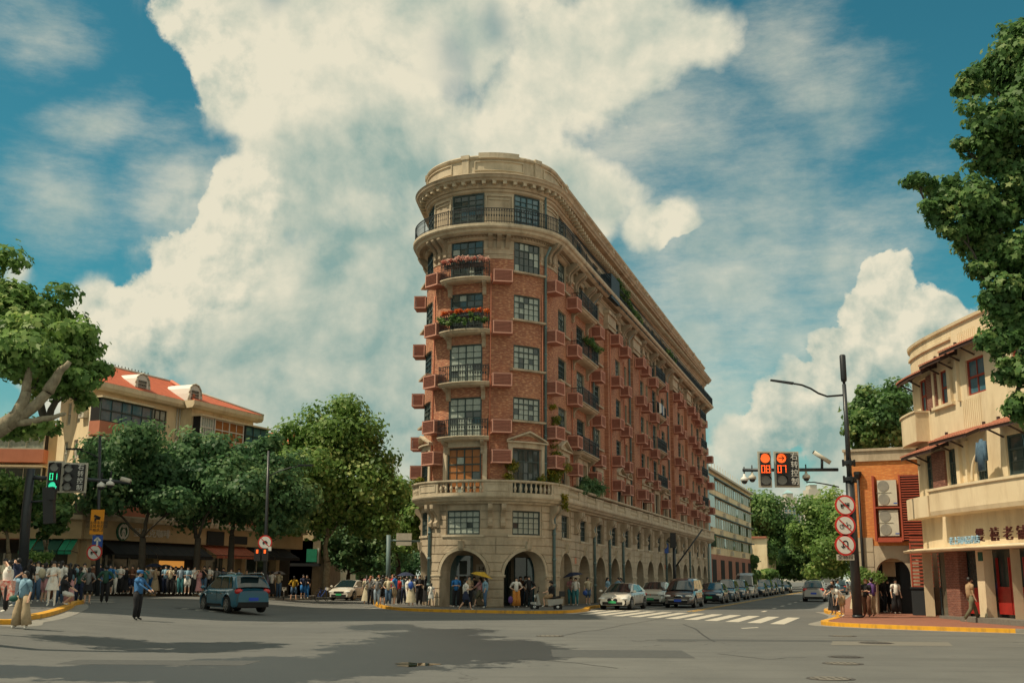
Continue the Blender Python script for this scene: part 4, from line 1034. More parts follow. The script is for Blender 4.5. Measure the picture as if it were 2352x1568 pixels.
m.mt('salmon'); m.tube([rp(sB+.1,1.0,EZ+.75),rp(sB+2.2,-2.9,RZ-.02)],.13,6); build_split(m,'roof_ridge',apt)
m=MB().mt('dark')
for i in range(26): 
    p=rp(-.4+i*.36,-3.1,RZ+.1); m.box((p[0],p[1],p[2]+.05),(.05,.05,.16))
m.build('ridge_studs',None,apt,kind='stuff')
# roof dormers with rounded tops
def dormer(s,o):
    m=MB().mt('white'); pr=[(x*.78,z*.74) for x,z in [(-1.0,0),(1.0,0),(.92,.7),(.8,1.25),(.5,1.62),(0,1.78),(-.5,1.62),(-.8,1.25),(-.92,.7)]]
    f=[fa.p(s+x,o,EZ+.35+z) for x,z in pr]; d=Vector(fa.p(0,-2.2,0))-Vector(fa.p(0,0,0)); m.ext(f,d); D_=m.build('dormer',None,apt)
    WP[D_.name]=WP[apt.name]
    m=MB().mt('offwhite'); n=9
    for i in range(1,n):
        a=fa.p(s+pr[i][0],o+.03,EZ+.35+pr[i][1]); b=fa.p(s+pr[(i+1)%n][0],o+.03,EZ+.35+pr[(i+1)%n][1]); m.tube([a,b],.07,4)
    m.build('dormer_trim',None,D_)
    m=MB().mt('patch'); 
    for i in range(4):
        for j in range(3): m.fbox(fa,s-.42+i*.22,s-.26+i*.22,EZ+.50+j*.24,EZ+.68+j*.24,o+.0,o+.05)
    m.build('grille',None,D_,kind='stuff')
dormer(s_at(fa,325,z=EZ+1),.1); dormer(s_at(fa,451,z=EZ+1,o=1.),.9)
# projecting glazed balconies
def bay(fr,s0,s1,zf,oo,par,glass='curtain',frame='offwhite',band='salmon',nc=4,hw=1.55,o0=0.,bh=.95):
    m=MB().mt(band); m.fbox(fr,s0,s1,zf,zf+bh,o0,oo); B_=m.build('balcony',None,par); WP[B_.name]=WP[par.name]
    m=MB().mt('dark'); m.fbox(fr,s0+.06,s1-.06,zf+bh,zf+bh+hw,o0,oo-.12); m.build('balcony_room',None,par)
    window_at(fr,(s0+s1)/2,s1-s0,zf+bh,zf+bh+hw,par,style=frame,o=oo-.05,glass=glass,cols=nc,rows=2)
    m=MB().mt('cream'); m.fbox(fr,s0-.1,s1+.1,zf+bh+hw,zf+bh+hw+.12,o0,oo+.15); m.build('balcony_roof',None,par)
b0=s_at(fa,190); b1=s_at(fa,306)
for fl in range(3):
    zf=EZ-3.3-2.75*fl
    bay(fa,b0-.2,b1+.1,zf,.9,apt,['glass_blue','curtain','curtain','curtain','glass'][fl],'frame_green' if fl==0 else 'offwhite',nc=5)
    c0,c1,c2,c3=sB+.15,s_at(fa,470,o=1.5),s_at(fa,541,o=1.5),Lz+.8
    bay(fa,c0,c1-.1,zf,1.8,apt,['curtain','curtain','curtain','glass','glass'][fl],'white',nc=5,o0=1.0)
    bay(fa,c1,c2-.1,zf-.02,1.85,apt,['blind','glass','curtain','glass','glass'][fl],'white',nc=4,o0=1.0)
    bay(fa,c2,c3,zf-.03,1.95,apt,['glass_blue','glass','curtain','glass','glass'][fl],'frame_green',nc=3,o0=1.0)
def condenser(fr,s,z,par,o=0.,w=.85,h=.6,mt_='offwhite',name='air_conditioner'):
    m=MB().mt(mt_); m.fbox(fr,s-w/2,s+w/2,z,z+h,o,o+.34); A_=m.build(name,None,par); WP[A_.name]=WP.get(par.name,(0,0,0)) if par else A_.location
    m=MB().mt('kerb_grey'); c=Vector(fr.p(s-w*.15,o+.345,z+h/2)); n=12
    t=Vector(fr.p(1,0,0))-Vector(fr.p(0,0,0)); pts=[c+t*math.cos(2*math.pi*i/n)*h*.4+Vector((0,0,1))*math.sin(2*math.pi*i/n)*h*.4 for i in range(n)]; m.poly(pts); m.build('fan',None,A_)
    return A_
condenser(fa,s_at(fa,455,o=1.85),EZ-3.0,apt,1.85); condenser(fa,s_at(fa,537,o=1.85),EZ-3.1,apt,1.85,.8,.55); condenser(fs,fs.L-1.3,EZ-2.0,apt,0.); condenser(fs,fs.L-1.3,EZ-4.7,apt,0.); condenser(fs,fs.L-5.0,EZ-8.2,apt,0.,1.,.8)
m=MB().mt('offwhite'); [m.tube([fa.p(q,.08,3),fa.p(q,.08,EZ-.1)],.06,6) for q in (sB-.5,sB-.2)]; m.mt('offwhite'); m.tube([fs.p(fs.L-.3,.1,3),fs.p(fs.L-.3,.1,EZ)],.06,6); build_split(m,'downpipe',apt)
# small red roof glimpsed behind it
ro=thing('house',(-17,103,0),'low building whose red tiled roof shows right of the cream block','building')
m=MB().mt('ochre'); m.box((-22,101,6.5),(9.5,8,13.)); m.build('wall',None,ro); m=MB().mt('roof_red'); m.hexa([(-27,96.8,13.),(-16.9,96.8,13.),(-16.9,105.5,13.),(-27,105.5,13.),(-27,100,14.6),(-18.3,100,14.6),(-18.3,102.5,14.6),(-27,102.5,14.6)]); m.build('roof',None,ro)
# block at the far left
lb=thing('apartment_building',(-46,84,0),'cream block with salmon balcony bands behind the leftmost trees','building')
fb=Line((-62,79),(-33.3,81)); TZ=P(60,985,81).z
m=MB().mt('ochre'); m.fwall(fb,0,fb.L,0,TZ,[],0); fb2=Line((-33.3,81),(-33.3,95)); m.fwall(fb2,0,14,0,TZ,[],0); m.build('wall',None,lb)
m=MB().mt('roof_red'); m.quad(fb.p(-.5,.6,TZ),fb.p(fb.L+.6,.6,TZ),fb.p(fb.L-3,-5,TZ+1.1),fb.p(-.5,-5,TZ+1.1)); m.poly([fb.p(fb.L+.6,.6,TZ),(-32.7,96,TZ),fb.p(fb.L-3,-5,TZ+1.1)]); m.build('roof',None,lb)
for fl in range(4):
    zf=P(60,1058,81).z-.2-2.85*(fl-1)-2.85+2.85*0
    for k in range(3): bay(fb,fb.L-7.4-k*8.2,fb.L-1.0-k*8.2,zf,1.0,lb,['glass','curtain','glass'][k] if fl%2 else 'curtain','offwhite',nc=5)
# commercial podium with shop fronts
pod=thing('shop_building',(-27,76,0),'single storey shop row with ochre fascia and awnings below the apartments','building')
A0=(-27.0,70.2); B0=(-18.2,94.6)
fp=Line(A0,B0); fq=Line((-62,68.5),(-27.0,70.2)); GZ=.5
FT=zat(fp,300,1229); FB_=zat(fp,300,1258)
FT,FB_=5.15,3.95
for fr,a,b in ((fp,0,fp.L),(fq,10,fq.L)):
    m=MB().mt('fascia'); m.fbox(fr,a,b,FB_,FT,-.3,.55 if fr is fp else .5); m.build('fascia',None,pod)
    m=MB().mt('stone_pale'); m.fbox(fr,a-.1,b+.1,FT,FT+.28,-.3,.85); m.build('roof_slab',None,pod)
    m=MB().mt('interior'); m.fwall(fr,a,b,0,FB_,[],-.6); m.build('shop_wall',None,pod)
m=MB().mt('offwhite'); m.fprof(fp,-.3,fp.L,[(0,FT+.28),(.5,FT+.28),(.5,FT+.4),(0,FT+.4)]); 
q=1.
while q<fp.L: m.fbox(fp,q,q+1.8,FT+.4,FT+1.2,.35,.42) if int(q)%3 else None; q+=2.4
m.mt('patch'); q=11.
while q<fq.L: m.fbox(fq,q,q+2.2,FT+.3,FT+1.2,.3,.38); q+=2.6
build_split(m,'terrace_panel',pod)
# piers, windows and doors of the shops
m=MB().mt('fascia')
for q in (0.2,1.2,6.9,12.4,17.6,22.6): m.fbox(fp,q,q+.5,.3,FB_,-.6,.12)
for q in (34.2,31.6,26.4,21.): m.fbox(fq,q,q+.55,.3,FB_,-.6,.15)
build_split(m,'pier',pod)
m=MB().mt('glass')
for a,b in ((2.1,6.7),(13.2,17.4),(18.4,22.4)): m.fbox(fp,a,b,.9,FB_-.9,-.6,-.5)
for a,b in ((27.2,31.3),(32.3,34.0),(21.8,26.2)): m.fbox(fq,a,b,.9,FB_-.9,-.6,-.5)
build_split(m,'shop_window',pod)
m=MB().mt('offwhite'); [m.fbox(fp,q,q+.12,.6,FB_-.9,-.5,-.42) for q in (2.1,2.75,3.4,5.0,6.5,13.2,15.2,17.3,19.,20.5)]; [m.fbox(fq,q,q+.1,.6,FB_-.9,-.5,-.42) for q in (27.2,28.6,30.,33.,22.4,24.3)]; build_split(m,'window_mullion',pod)
mat('warm_lamp',(1.,.42,.08),.5,emit=.45); m=MB().mt('warm_lamp'); m.fbox(fp,8.4,11.2,2.3,2.75,-.58,-.52); m.build('lit_interior',None,pod)
def awning(fr,s0,s1,zt,zb,o,mt_,label,cat_='awning',grp='awnings over the shops'):
    p=fr.p((s0+s1)/2,0,0); t=thing('awning',(p[0],p[1],zb),label,cat_,grp)
    n=max(2,round((s1-s0)/1.0)); 
    m=MB().mt(mt_); 
    for i in range(n):
        a=s0+(s1-s0)*i/n; b=s0+(s1-s0)*(i+1)/n-.03
        A=[fr.p(a,.15,zt),fr.p(b,.15,zt),fr.p(b,o,zb),fr.p(a,o,zb)]; m.quad(A[3],A[2],A[1],A[0]); m.quad(fr.p(a,o,zb-.22),fr.p(b,o,zb-.22),fr.p(b,o,zb),fr.p(a,o,zb))
    m.build('canopy',None,t)
    m=MB().mt('iron'); m.tube([fr.p(s0,o,zb),fr.p(s1-.03,o,zb)],.025,6); [m.tube([fr.p(q,.1,zb-.1),fr.p(q,o,zb)],.02,4) for q in (s0,s1-.03)]; m.build('awning_frame',None,t)
awning(fq,s_at(fq,148,z=3),s_at(fq,181,z=3),3.98,3.2,1.3,'green_awning','bright green awning left of the ochre shop corner'); awning(fq,s_at(fq,60,z=3),s_at(fq,88,z=3),3.98,3.2,1.3,'green_awning','bright green awning, leftmost of the shop row')
mat('green_dark',(.012,.09,.065),.7); awning(fq,s_at(fq,90,z=3),s_at(fq,146,z=3),3.97,3.2,1.25,'green_dark','long darker green awning between the two bright ones')
mat('awn_black',(.02,.025,.03),.8); mat('awn_red',(.50,.17,.10),.8,(.35,.10,.07),4.)
awning(fp,1.3,11.8,3.93,3.05,1.5,'awn_black','long black awning under the coffee shop sign'); awning(fp,12.1,17.8,3.93,3.2,1.6,'awn_red','faded salmon awning right of the long black one'); awning(fp,18.1,23.8,3.93,3.2,1.6,'awn_black','black awning at the right end of the shop row')
# coffee sign
cs_=thing('shop_sign',fp.p(4,.6,4.4),'round green emblem and white Chinese coffee shop lettering on the fascia','sign')
def disc(m,c,x,r,d,n=24,r2=None):
    c=Vector(c); x=Vector(x).normalized(); z=Vector((0,0,1)); nn=x.cross(z)
    pts=[c+x*math.cos(2*math.pi*i/n)*r+z*math.sin(2*math.pi*i/n)*(r2 or r) for i in range(n)]; m.ext(pts,nn*d)
sc_=s_at(fp,282,z=4.4,o=.6); mat('logo_green',(.015,.13,.075),.5); m=MB().mt('logo_green'); disc(m,fp.p(sc_,.55,4.52),fp.d,.60,.1); m.build('emblem_disc',None,cs_)
m=MB().mt('white')
def em(x,z,w,h,ry=0.): 
    c=Vector(fp.p(sc_+x,.67,4.52+z)); t=fp.d; k=[(-w/2,-h/2),(w/2,-h/2),(w/2,h/2),(-w/2,h/2)]; ca,sa=math.cos(ry),math.sin(ry)
    m.ext([c+t*(a*ca-b*sa)+Vector((0,0,1))*(a*sa+b*ca) for a,b in k],fp.n*.02)
for d in (-1,1):
    for i in range(7):
        a=R(-60+i*22); em(d*.44*math.cos(a),.44*math.sin(a),.12,.16,a*d)
    em(d*.1,-.34,.1,.3,d*.25); em(d*.12,.33,.09,.16,-d*.3); em(d*.15,-.05,.07,.3,d*.1)
em(0,.36,.12,.22); em(0,.08,.2,.22); em(0,-.25,.12,.4); m.build('emblem_figure',None,cs_,kind='stuff')
put_text('星巴克咖啡',.62,fp.p(s_at(fp,350,z=4.4,o=.6),.58,4.5),fp.d,cs_,'white',ext=.03,sx=1.25)
s2=thing('shop_sign',fq.p(s_at(fq,128,z=4.4),.55,4.4),'small white lettering on the ochre fascia above the green awnings','sign'); put_text('KAKAKA',.5,fq.p(s_at(fq,130,z=4.4),.55,4.5),fq.d,s2,'offwhite',ext=.02)
for n_,u,tx in ((0,455,'咖啡'),(1,520,'面包')): pass
bl=thing('shop_sign',fp.p(13.9,1.0,4.3),'dark hanging sign board right of the coffee shop lettering','sign'); m=MB().mt('awn_black'); m.fbox(fp,12.2,14.3,3.95,4.95,.56,.66); m.build('board',None,bl); m=MB().mt('awn_black'); m.fbox(fp,15.2,17.4,4.1,4.7,.56,.66); m.build('board',None,bl)
bk=thing('shop_building',(-16,97,0),'low shop with green and white sign panel behind the sycamore','building')
m=MB().mt('stone_dark'); m.box((-18.4,103,2.4),(3.6,12,4.8)); m.build('wall',None,bk); m=MB().mt('green_awning'); m.box((-17.3,96.85,3.5),(.9,.15,1.1)); m.build('sign_panel',None,bk); m=MB().mt('white'); m.box((-16.75,96.9,3.5),(.14,.12,1.3)); m.build('sign_board',None,bk); m=MB().mt('awn_black'); m.box((-18.2,96.4,2.7),(3.4,1.2,.25)); m.build('canopy',None,bk)
# row of buildings along the left street, mostly behind the trees
for i,(x,y,w,h,c,lb_) in enumerate(((-24,128,10,9,'cream','cream low house far up the left street behind trees'),(-30,160,12,11,'ochre','ochre house farther up the left street behind trees'),(-9.5,210,9,8,'salmon','reddish house closing the left street in the distance'))):
    t=thing('house',(x,y,0),lb_,'building'); m=MB().mt(c); m.box((x,y,h/2),(w,18,h)); m.build('wall',None,t); m=MB().mt('roof_red'); m.hexa([(x-w/2-.5,y-9.5,h),(x+w/2+.5,y-9.5,h),(x+w/2+.5,y+9.5,h),(x-w/2-.5,y+9.5,h),(x-1,y-6,h+2.5),(x+1,y-6,h+2.5),(x+1,y+6,h+2.5),(x-1,y+6,h+2.5)]); m.build('roof',None,t)
    for k in range(3):
        for j in range(2): m=MB().mt('glass'); m.box((x-w/2+w*(k+.5)/3,y-9.03,1.8+j*3),(1.2,.08,1.5)); m.build('window',None,t)
# unseen tall block added on the left to throw shade over the junction
tw=thing('shade_block',(-43,42,0),'tall pale unseen block added beyond the left edge to shade the junction','building')
m=MB().mt('cream'); TWX0,TWX1,TWY0,TWY1,TWH=-58,-29.,37.2,51.,54.; m.hexa([(TWX0,TWY0,0),(TWX1,TWY0,0),(TWX1,TWY1,0),(TWX0,TWY1,0),(TWX0,TWY0,TWH),(TWX1,TWY0,TWH),(TWX1,TWY1,TWH),(TWX0,TWY1,TWH)]); m.build('wall',None,tw)
m=MB().mt('cream'); m.hexa([(-62,51,0),(-36.5,51,0),(-36.5,66,0),(-62,66,0),(-62,51,27),(-36.5,51,27),(-36.5,66,27),(-62,66,27)]); m.build('rear_wing',None,tw)  # wing added for shade too, kept low so the left trees stay lit
ft=Line((TWX0,TWY0),(TWX1,TWY0)); fe=Line((TWX1,TWY0),(TWX1,TWY1))
for j in range(15):
    m=MB().mt('glass'); m.fbox(ft,1,ft.L-1,2+3.5*j,4+3.5*j,0,.05); m.build('window_band',None,tw); m=MB().mt('glass'); m.fbox(fe,1,fe.L-1,2+3.5*j,4+3.5*j,0,.05); m.build('window_band',None,tw)
# ================= right-hand corner: brick house =================
bh=thing('brick_house',(18.5,54.5,0),'small orange brick house with stone arch and red louvres','building')
fo=Line((16.85,55.0),(20.3,53.2)); OB=zat(fo,2000,1253); OT=8.0
so=lambda u,z=4.: s_at(fo,u,z=z,smin=-2,smax=8)
z_=lambda v,u=2050: zat(fo,u,v)
aL,aR=so(2013,1.5),so(2093,1.5); ac_,ar=(aL+aR)/2,(aR-aL)/2; AS=z_(1320)
m=MB().mt('orange_brick'); m.fwall(fo,-.0,fo.L+1.5,OB,OT-.5,[],0); 
fo2=Line((19.9,64.),(16.85,55.0)); m.fwall(fo2,0,fo2.L,OB,OT-.5,[],0); m.build('brick_wall',None,bh)
m=MB().mt('stone'); m.fbox(fo,-.08,fo.L+1.5,OT-.5,OT,-.2,.1); m.fbox(fo,-.14,fo.L+1.5,OT,OT+.12,-.2,.18); m.fbox(fo2,0,fo2.L,OT-.5,OT+.1,-.2,.08); build_split(m,'coping',bh)
m=MB().mt('stone'); m.fwall(fo,-.05,aL,0,OB,[],.03); m.fwall(fo,aR,fo.L+1.5,0,OB,[],.03); m.fwall(fo2,0,fo2.L,0,OB,[],.03)
n=16
for i in range(n):
    a=math.pi*i/n; b=math.pi*(i+1)/n; xa,xb=ac_-ar*math.cos(a),ac_-ar*math.cos(b); za,zb=AS+ar*math.sin(a),AS+ar*math.sin(b)
    m.quad(fo.p(xa,.03,za),fo.p(xb,.03,zb),fo.p(xb,.03,OB),fo.p(xa,.03,OB)); m.quad(fo.p(xa,-.5,za),fo.p(xb,-.5,zb),fo.p(xb,.03,zb),fo.p(xa,.03,za))
for q in (aL,aR): m.quad(fo.p(q,-.5,0),fo.p(q,.03,0),fo.p(q,.03,AS),fo.p(q,-.5,AS))
m.build('stone_wall',None,bh)
for i,(a,b) in enumerate(((-.05,aL-.02),(aR+.02,fo.L+1.2))):
    for j in range(5):
        m=MB().mt('stone'); m.fbox(fo,a+.02,b-.02,.2+j*.72,.88+j*.72,.02,.06); m.build('stone_block',None,bh)
m=MB().mt('interior'); m.fwall(fo,aL-1,aR+1.5,0,OB,[],-3.5); m.poly([fo.p(aL-.6,-.5,OB-.2),fo.p(aR+.6,-.5,OB-.2),fo.p(aR+.6,-3.5,OB-.2),fo.p(aL-.6,-3.5,OB-.2)]); m.build('passage',None,bh)
m=MB().mt('awn_black'); m.fbox(fo,ac_+.15,aR-.05,.15,2.8,-1.3,-1.2); m.build('dark_door',None,bh); m=MB().mt('cream'); m.fbox(fo,ac_-.7,ac_-.1,1.9,2.6,-1.5,-1.4); m.build('notice_board',None,bh)
m=MB().mt('fascia'); m.fbox(fo,aL+.1,aR-.1,OB-.75,OB-.25,-3.,-.5); m.build('passage_ceiling',None,bh)
m=MB().mt('black'); q=so(1977,5.); m.tube([fo.p(q,.16,.2),fo.p(q,.16,z_(1100))],.075,8); m.lathe(fo.p(q,.16,z_(1098)),[(.09,0),(.2,.22),(.2,.36)],8,False); m.build('downpipe',None,bh)
# louvre frames with condensers
x0,x1=so(2016,5),so(2072,5); l1=so(2122,5)
zt,zm,zb=z_(1093),z_(1166),z_(1242)
m=MB().mt('slat_red'); m.fbox(fo,x0-.1,x0,zb,zt,0,.5); m.fbox(fo,x1,x1+.08,zb,zt,0,.5); m.fbox(fo,x0,x1,zb-.06,zb,0,.5); m.fbox(fo,x0,x1,zm-.03,zm+.03,0,.5); m.fbox(fo,x0,x1,zb,zb+.16,.42,.46); build_split(m,'louvre_frame',bh)
m=MB().mt('slat_red'); nn=26
for i in range(nn): m.fbox(fo,x1+.1,l1+.2,zb+.05+(zt-zb)*i/nn,zb+.1+(zt-zb)*i/nn,.44,.5)
for i in range(20): m.fbox(fo,so(2097,2)+.02,l1+.3,.75+i*.165,.83+i*.165,.44,.5)
build_split(m,'louvre_slat',bh)
m=MB().mt('dark'); m.fbox(fo,x1+.1,l1+.2,zb,zt,.05,.40); m.mt('slat_red'); m.fbox(fo,so(2097,2),so(2097,2)+.07,.6,zb-.1,.4,.52); m.build('louvre_back',None,bh)
for zz,lab in ((zm+.06,'upper white twin-fan condenser on the orange brick wall'),(zb+.2,'lower white twin-fan condenser on the orange brick wall')):
    c=fo.p((x0+x1)/2,.3,zz); t=thing('condenser_unit',c,lab,'air conditioner','white condensers in the red frame'); h=zt-zm-.22
    m=MB().mt('offwhite'); m.fbox(fo,x0+.14,x1-.12,zz+.04,zz+h-.06,.08,.4); m.build('casing',None,t)
    for k in (0,1):
        m=MB().mt('kerb_grey'); disc(m,fo.p(x0+.42,.4,zz+h*(.26+.48*k)),fo.d,h*.20,.02); m.build('fan_grille',None,t)
    m=MB().mt('kerb_grey'); m.fbox(fo,x0+.08,x0+.78,zz+h*.5-.01,zz+h*.5+.01,.4,.42); m.build('seam',None,t); m=MB().mt('blue_sign'); m.fbox(fo,x1-.3,x1-.12,zz+.12,zz+.17,.4,.41); m.build('mark',None,t)
m=MB().mt('awn_black'); q=so(2103,1.); bb=thing('cabinet',fo.p(q+.5,.8,.14),'black metal cabinet standing below the red louvres','cabinet'); m.fbox(fo,q,q+.95,.14,1.35,.5,1.2); m.build('body',None,bb); m=MB().mt('iron'); m.fbox(fo,q-.05,q+1.,1.35,1.42,.45,1.25); m.build('lid',None,bb)
# ================= cream corner house with tiled canopies =================
class PFr:
    def __init__(s,pts,k=8):
        s.P=[Vector(p) for p in smooth(pts,k)]; s.S=[0]
        for a,b in zip(s.P[:-1],s.P[1:]): s.S.append(s.S[-1]+(b-a).length)
        s.L=s.S[-1]
    def p(s,q,o,z):
        i=int(np.searchsorted(s.S,q))-1; i=max(0,min(len(s.P)-2,i)); a,b=s.P[i],s.P[i+1]; t=(q-s.S[i])/(s.S[i+1]-s.S[i]); d=(b-a).normalized()
        n0=Vector((d.y,-d.x)); 
        j=i+1 if t>.5 else i-1; j=max(0,min(len(s.P)-2,j)); e=(s.P[j+1]-s.P[j]).normalized(); n1=Vector((e.y,-e.x)); w=abs(t-.5); n=(n0*(1-w)+n1*w).normalized()
        v=a+(b-a)*t; return (v.x+n.x*o,v.y+n.y*o,z)
    def cuts(s,a,b): return sorted(set([a,b]+[x for x in s.S if a+.01<x<b-.01]))
    def ang(s,q):
        i=int(np.searchsorted(s.S,q))-1; i=max(0,min(len(s.P)-2,i)); d=s.P[i+1]-s.P[i]; return math.atan2(d.y,d.x)
ch=thing('corner_house',(19,45,0),'cream corner house with tiled canopies, curved bays and red shop doors','building')
fc_=PFr([(20.9,53.0),(19.7,52.3),(18.95,51.),(18.70,49.3),(18.72,47.2),(18.95,43.5),(19.4,40.),(20.6,33.),(22.5,25.)])
SMN=min([i*.05 for i in range(120)],key=lambda q:fc_.p(q,0,8)[0]/fc_.p(q,0,8)[1])
su=lambda u,z=8.,o=0.: s_at(fc_,u,z=z,o=o,smin=SMN,smax=fc_.L)
zc_=lambda u,v,o=0.: (lambda q:P(u,v,fc_.p(q,o,0)[1]).z)(su(u,6,o))
U=2190
zPar=zc_(U,757);zE1=zc_(U,822,.8);zW3t=zc_(U,848);zW3b=zc_(U,926);zE2=zc_(U,1010,.8);zW2t=zc_(U,1030);zBt=zc_(U,1117,.35);zBb=zc_(U,1181,.35);zCt=zc_(U,1250,1.);zCb=zc_(U,1262,1.)
print('cream levels',[round(x,2) for x in (zPar,zE1,zW3t,zW3b,zE2,zW2t,zBt,zBb,zCt,zCb)])
W3=[(2110,2128),(2156,2180),(2216,2258)]; W2=[(2124,2142),(2174,2196),(2238,2262)]
hl=[]
for a,b in W3: hl.append((su(a,zW3t),su(b,zW3t),zW3b,zW3t))
for a,b in W2: hl.append((su(a,zW2t),su(b,zW2t),zBt,zW2t))
hl.append((su(2307,zW2t),su(2352,zW2t)+.6,zBt+.1,zW2t)); hl.append((su(2320,zW3t),su(2352,zW3t)+.4,zW3b,zW3t))
hl=[(a,max(b,a+.5),c,d) for a,b,c,d in hl]
m=MB().mt('cream'); m.fwall(fc_,0,fc_.L,zCt,zPar,hl,0,.2); m.build('wall',None,ch)
mat('red_wood',(.30,.05,.03),.5)
for i,(a,b,c,d) in enumerate(hl): window_at(fc_,(a+b)/2,b-a,c,d,ch,style='red_wood' if i<3 or i==7 else 'frame_green',o=-.12,glass='glass_blue' if i<3 else 'glass',cols=2,rows=2 if i<3 else 3)
for (a,b),z0,z1 in (((2130,2150),zW3b-.05,zW3t),((2143,2171),zBt,zW2t)):
    m=MB().mt('dark_brick'); m.fbox(fc_,su(a,z1),su(b,z1),z0,z1,.0,.1); m.build('brick_pier',None,ch)
m=MB().mt('cream')
for u,w in ((2186,.28),(2205,.14),(2151,.16)): m.fbox(fc_,su(u,9),su(u,9)+w,zW3b-.1,zE1,0,.14)
for u,w in ((2205,.3),(2225,.14)): m.fbox(fc_,su(u,6),su(u,6)+w,zBt,zE2,0,.14)
for i in range(10): m.fbox(fc_,su(2216,8)+i*.16,su(2216,8)+i*.16+.03,zE2+.2,zW3b-.1,0,.025); m.fbox(fc_,su(2216,8)+i*.16,su(2216,8)+i*.16+.03,zE1+.35,zPar-.5,0,.025)
build_split(m,'pilaster',ch)
m=MB().mt('cream'); m.fprof(fc_,0,fc_.L,[(0,zPar-.12),(.1,zPar-.1),(.12,zPar+.02),(-.25,zPar+.04),(-.25,zPar-.12)])
m.fprof(fc_,su(2100,8),su(2200,8),[(0,zPar-.62),(.09,zPar-.6),(.09,zPar-.5),(0,zPar-.48)]); m.fprof(fc_,su(2152,8),su(2200,8),[(0,zW3b-.16),(.16,zW3b-.14),(.16,zW3b-.02),(0,zW3b)]); build_split(m,'moulding',ch)
# balcony boxes at the bend and long curved balcony
m=MB().mt('cream'); m.fbox(fc_,su(2098,6),su(2144,6),zc_(2120,1022),zc_(2120,958),0,.6); m.fbox(fc_,su(2098,6)-.05,su(2144,6)+.05,zc_(2120,958),zc_(2120,954),0,.66); build_split(m,'box_balcony',ch)
m=MB().mt('cream'); m.fbox(fc_,su(2105,5),su(2163,5),zc_(2130,1190),zc_(2130,1143),0,.6); m.build('box_balcony',None,ch)
m=MB().mt('cream'); m.fprof(fc_,su(2170,6),fc_.L,[(0,zBb),(.7,zBb+.03),(.75,zBb+.2),(.75,zBt-.14),(.82,zBt-.1),(.82,zBt),(0,zBt)]); m.build('curved_balcony',None,ch)
# tiled canopies
mat('tile',(.45,.17,.10),.8,(.33,.12,.08),5.); mat('dark_wood',(.06,.035,.03),.6)
def tcanopy(a,b,z,oo,n):
    c=empty('tiled_canopy'); c.parent=ch; c.location=(0,0,0); WP[c.name]=WP[ch.name]
    m=MB().mt('dark_wood'); m.fprof(fc_,a,b,[(0,z),(oo,z-.34),(oo,z-.2),(0,z+.14)]); 
    for q in (a,b): m.fbox(fc_,q-.05,q+.05,z-.05,z+.28,0,.1)
    m.build('canopy_board',None,c)
    m=MB().mt('dark_wood')
    for i in range(max(2,int((b-a)/1.3))):
        q=a+.2+i*1.3; m.tube([fc_.p(q,.02,z-.55),fc_.p(q,oo*.8,z-.25)],.04,4)
    m.build('canopy_bracket',None,c,kind='stuff')
    q=a; 
    me=None
    while q<b-.05:
        m=MB().mt('tile'); w=.19
        for k in range(3):
            o0=oo*(k)/3; o1=oo*(k+1)/3+.05; z0=z+.15-.34*k/3+.05; z1=z+.15-.34*(k+1)/3+.0
            p=[fc_.p(q,o0,z0-.05),fc_.p(q+w,o0,z0-.05),fc_.p(q+w,o1,z1-.02),fc_.p(q,o1,z1-.02)]; t=[fc_.p(q+w*.25,o0,z0),fc_.p(q+w*.75,o0,z0),fc_.p(q+w*.75,o1,z1+.05),fc_.p(q+w*.25,o1,z1+.05)]
            m.hexa([p[3],p[2],p[1],p[0],t[3],t[2],t[1],t[0]])
        m.build('roof_tile',None,c); q+=.2
tcanopy(su(2098,10),su(2155,10),zE1+.12,.7,0); tcanopy(su(2155,10)+.02,su(2202,10),zE1+.3,.8,0); tcanopy(su(2202,10)+.02,su(2300,10),zE1+.5,.8,0)
tcanopy(su(2108,8),su(2176,8),zE2+.05,.8,0); tcanopy(su(2176,8)+.02,su(2262,8),zE2+.3,.85,0); tcanopy(su(2296,8),su(2352,8)+2.5,zE2+.35,.85,0)
# ground floor: canopy slab, columns, dark shop glazing, red doors
m=MB().mt('cream'); m.fprof(fc_,su(2115,3),fc_.L,[(-.3,zCb+.02),(.85,zCb),(.9,zCb+.1),(.9,zCt-.14),(.7,zCt-.05),(-.3,zCt)]); m.build('canopy_slab',None,ch)
m=MB().mt('glass'); m.fwall(fc_,0,fc_.L,0,zCb+.1,[],-.55); m.build('shop_glazing',None,ch)
m=MB().mt('cream'); [m.fbox(fc_,su(u,2),su(u,2)+w,.14,zCb,-.3,.1) for u,w in ((2108,.3),(2250,.6),(2330,.0001))][:2]; m.mt('dark_brick'); m.fbox(fc_,su(2166,2),su(2166,2)+1.3,.14,zCb,-.5,-.1); build_split(m,'column',ch)
m=MB().mt('red_door')
a=su(2200,1); b=su(2250,1); m.fbox(fc_,a,b,.4,1.45,-.5,-.42); c=su(2250,1)+.7
while c<fc_.L-1.5: m.fbox(fc_,c,c+1.0,.45,1.5,-.5,-.42); m.fbox(fc_,c,c+.07,1.5,zCb-.3,-.5,-.42); m.fbox(fc_,c+.93,c+1.0,1.5,zCb-.3,-.5,-.42); c+=1.06
build_split(m,'red_door',ch)
m=MB().mt('patch'); m.fbox(fc_,su(2240,1),fc_.L,.13,.32,-.4,.7); m.fbox(fc_,su(2160,1),su(2240,1)-.05,.13,.25,-.5,.1); build_split(m,'step',ch)
m=MB().mt('blue_sign'); q=su(2246,2); m=MB().mt('green_dark'); m.fbox(fc_,q+.35,q+.7,2.5,2.85,.1,.13); hs=m.build('house_number',None,ch)
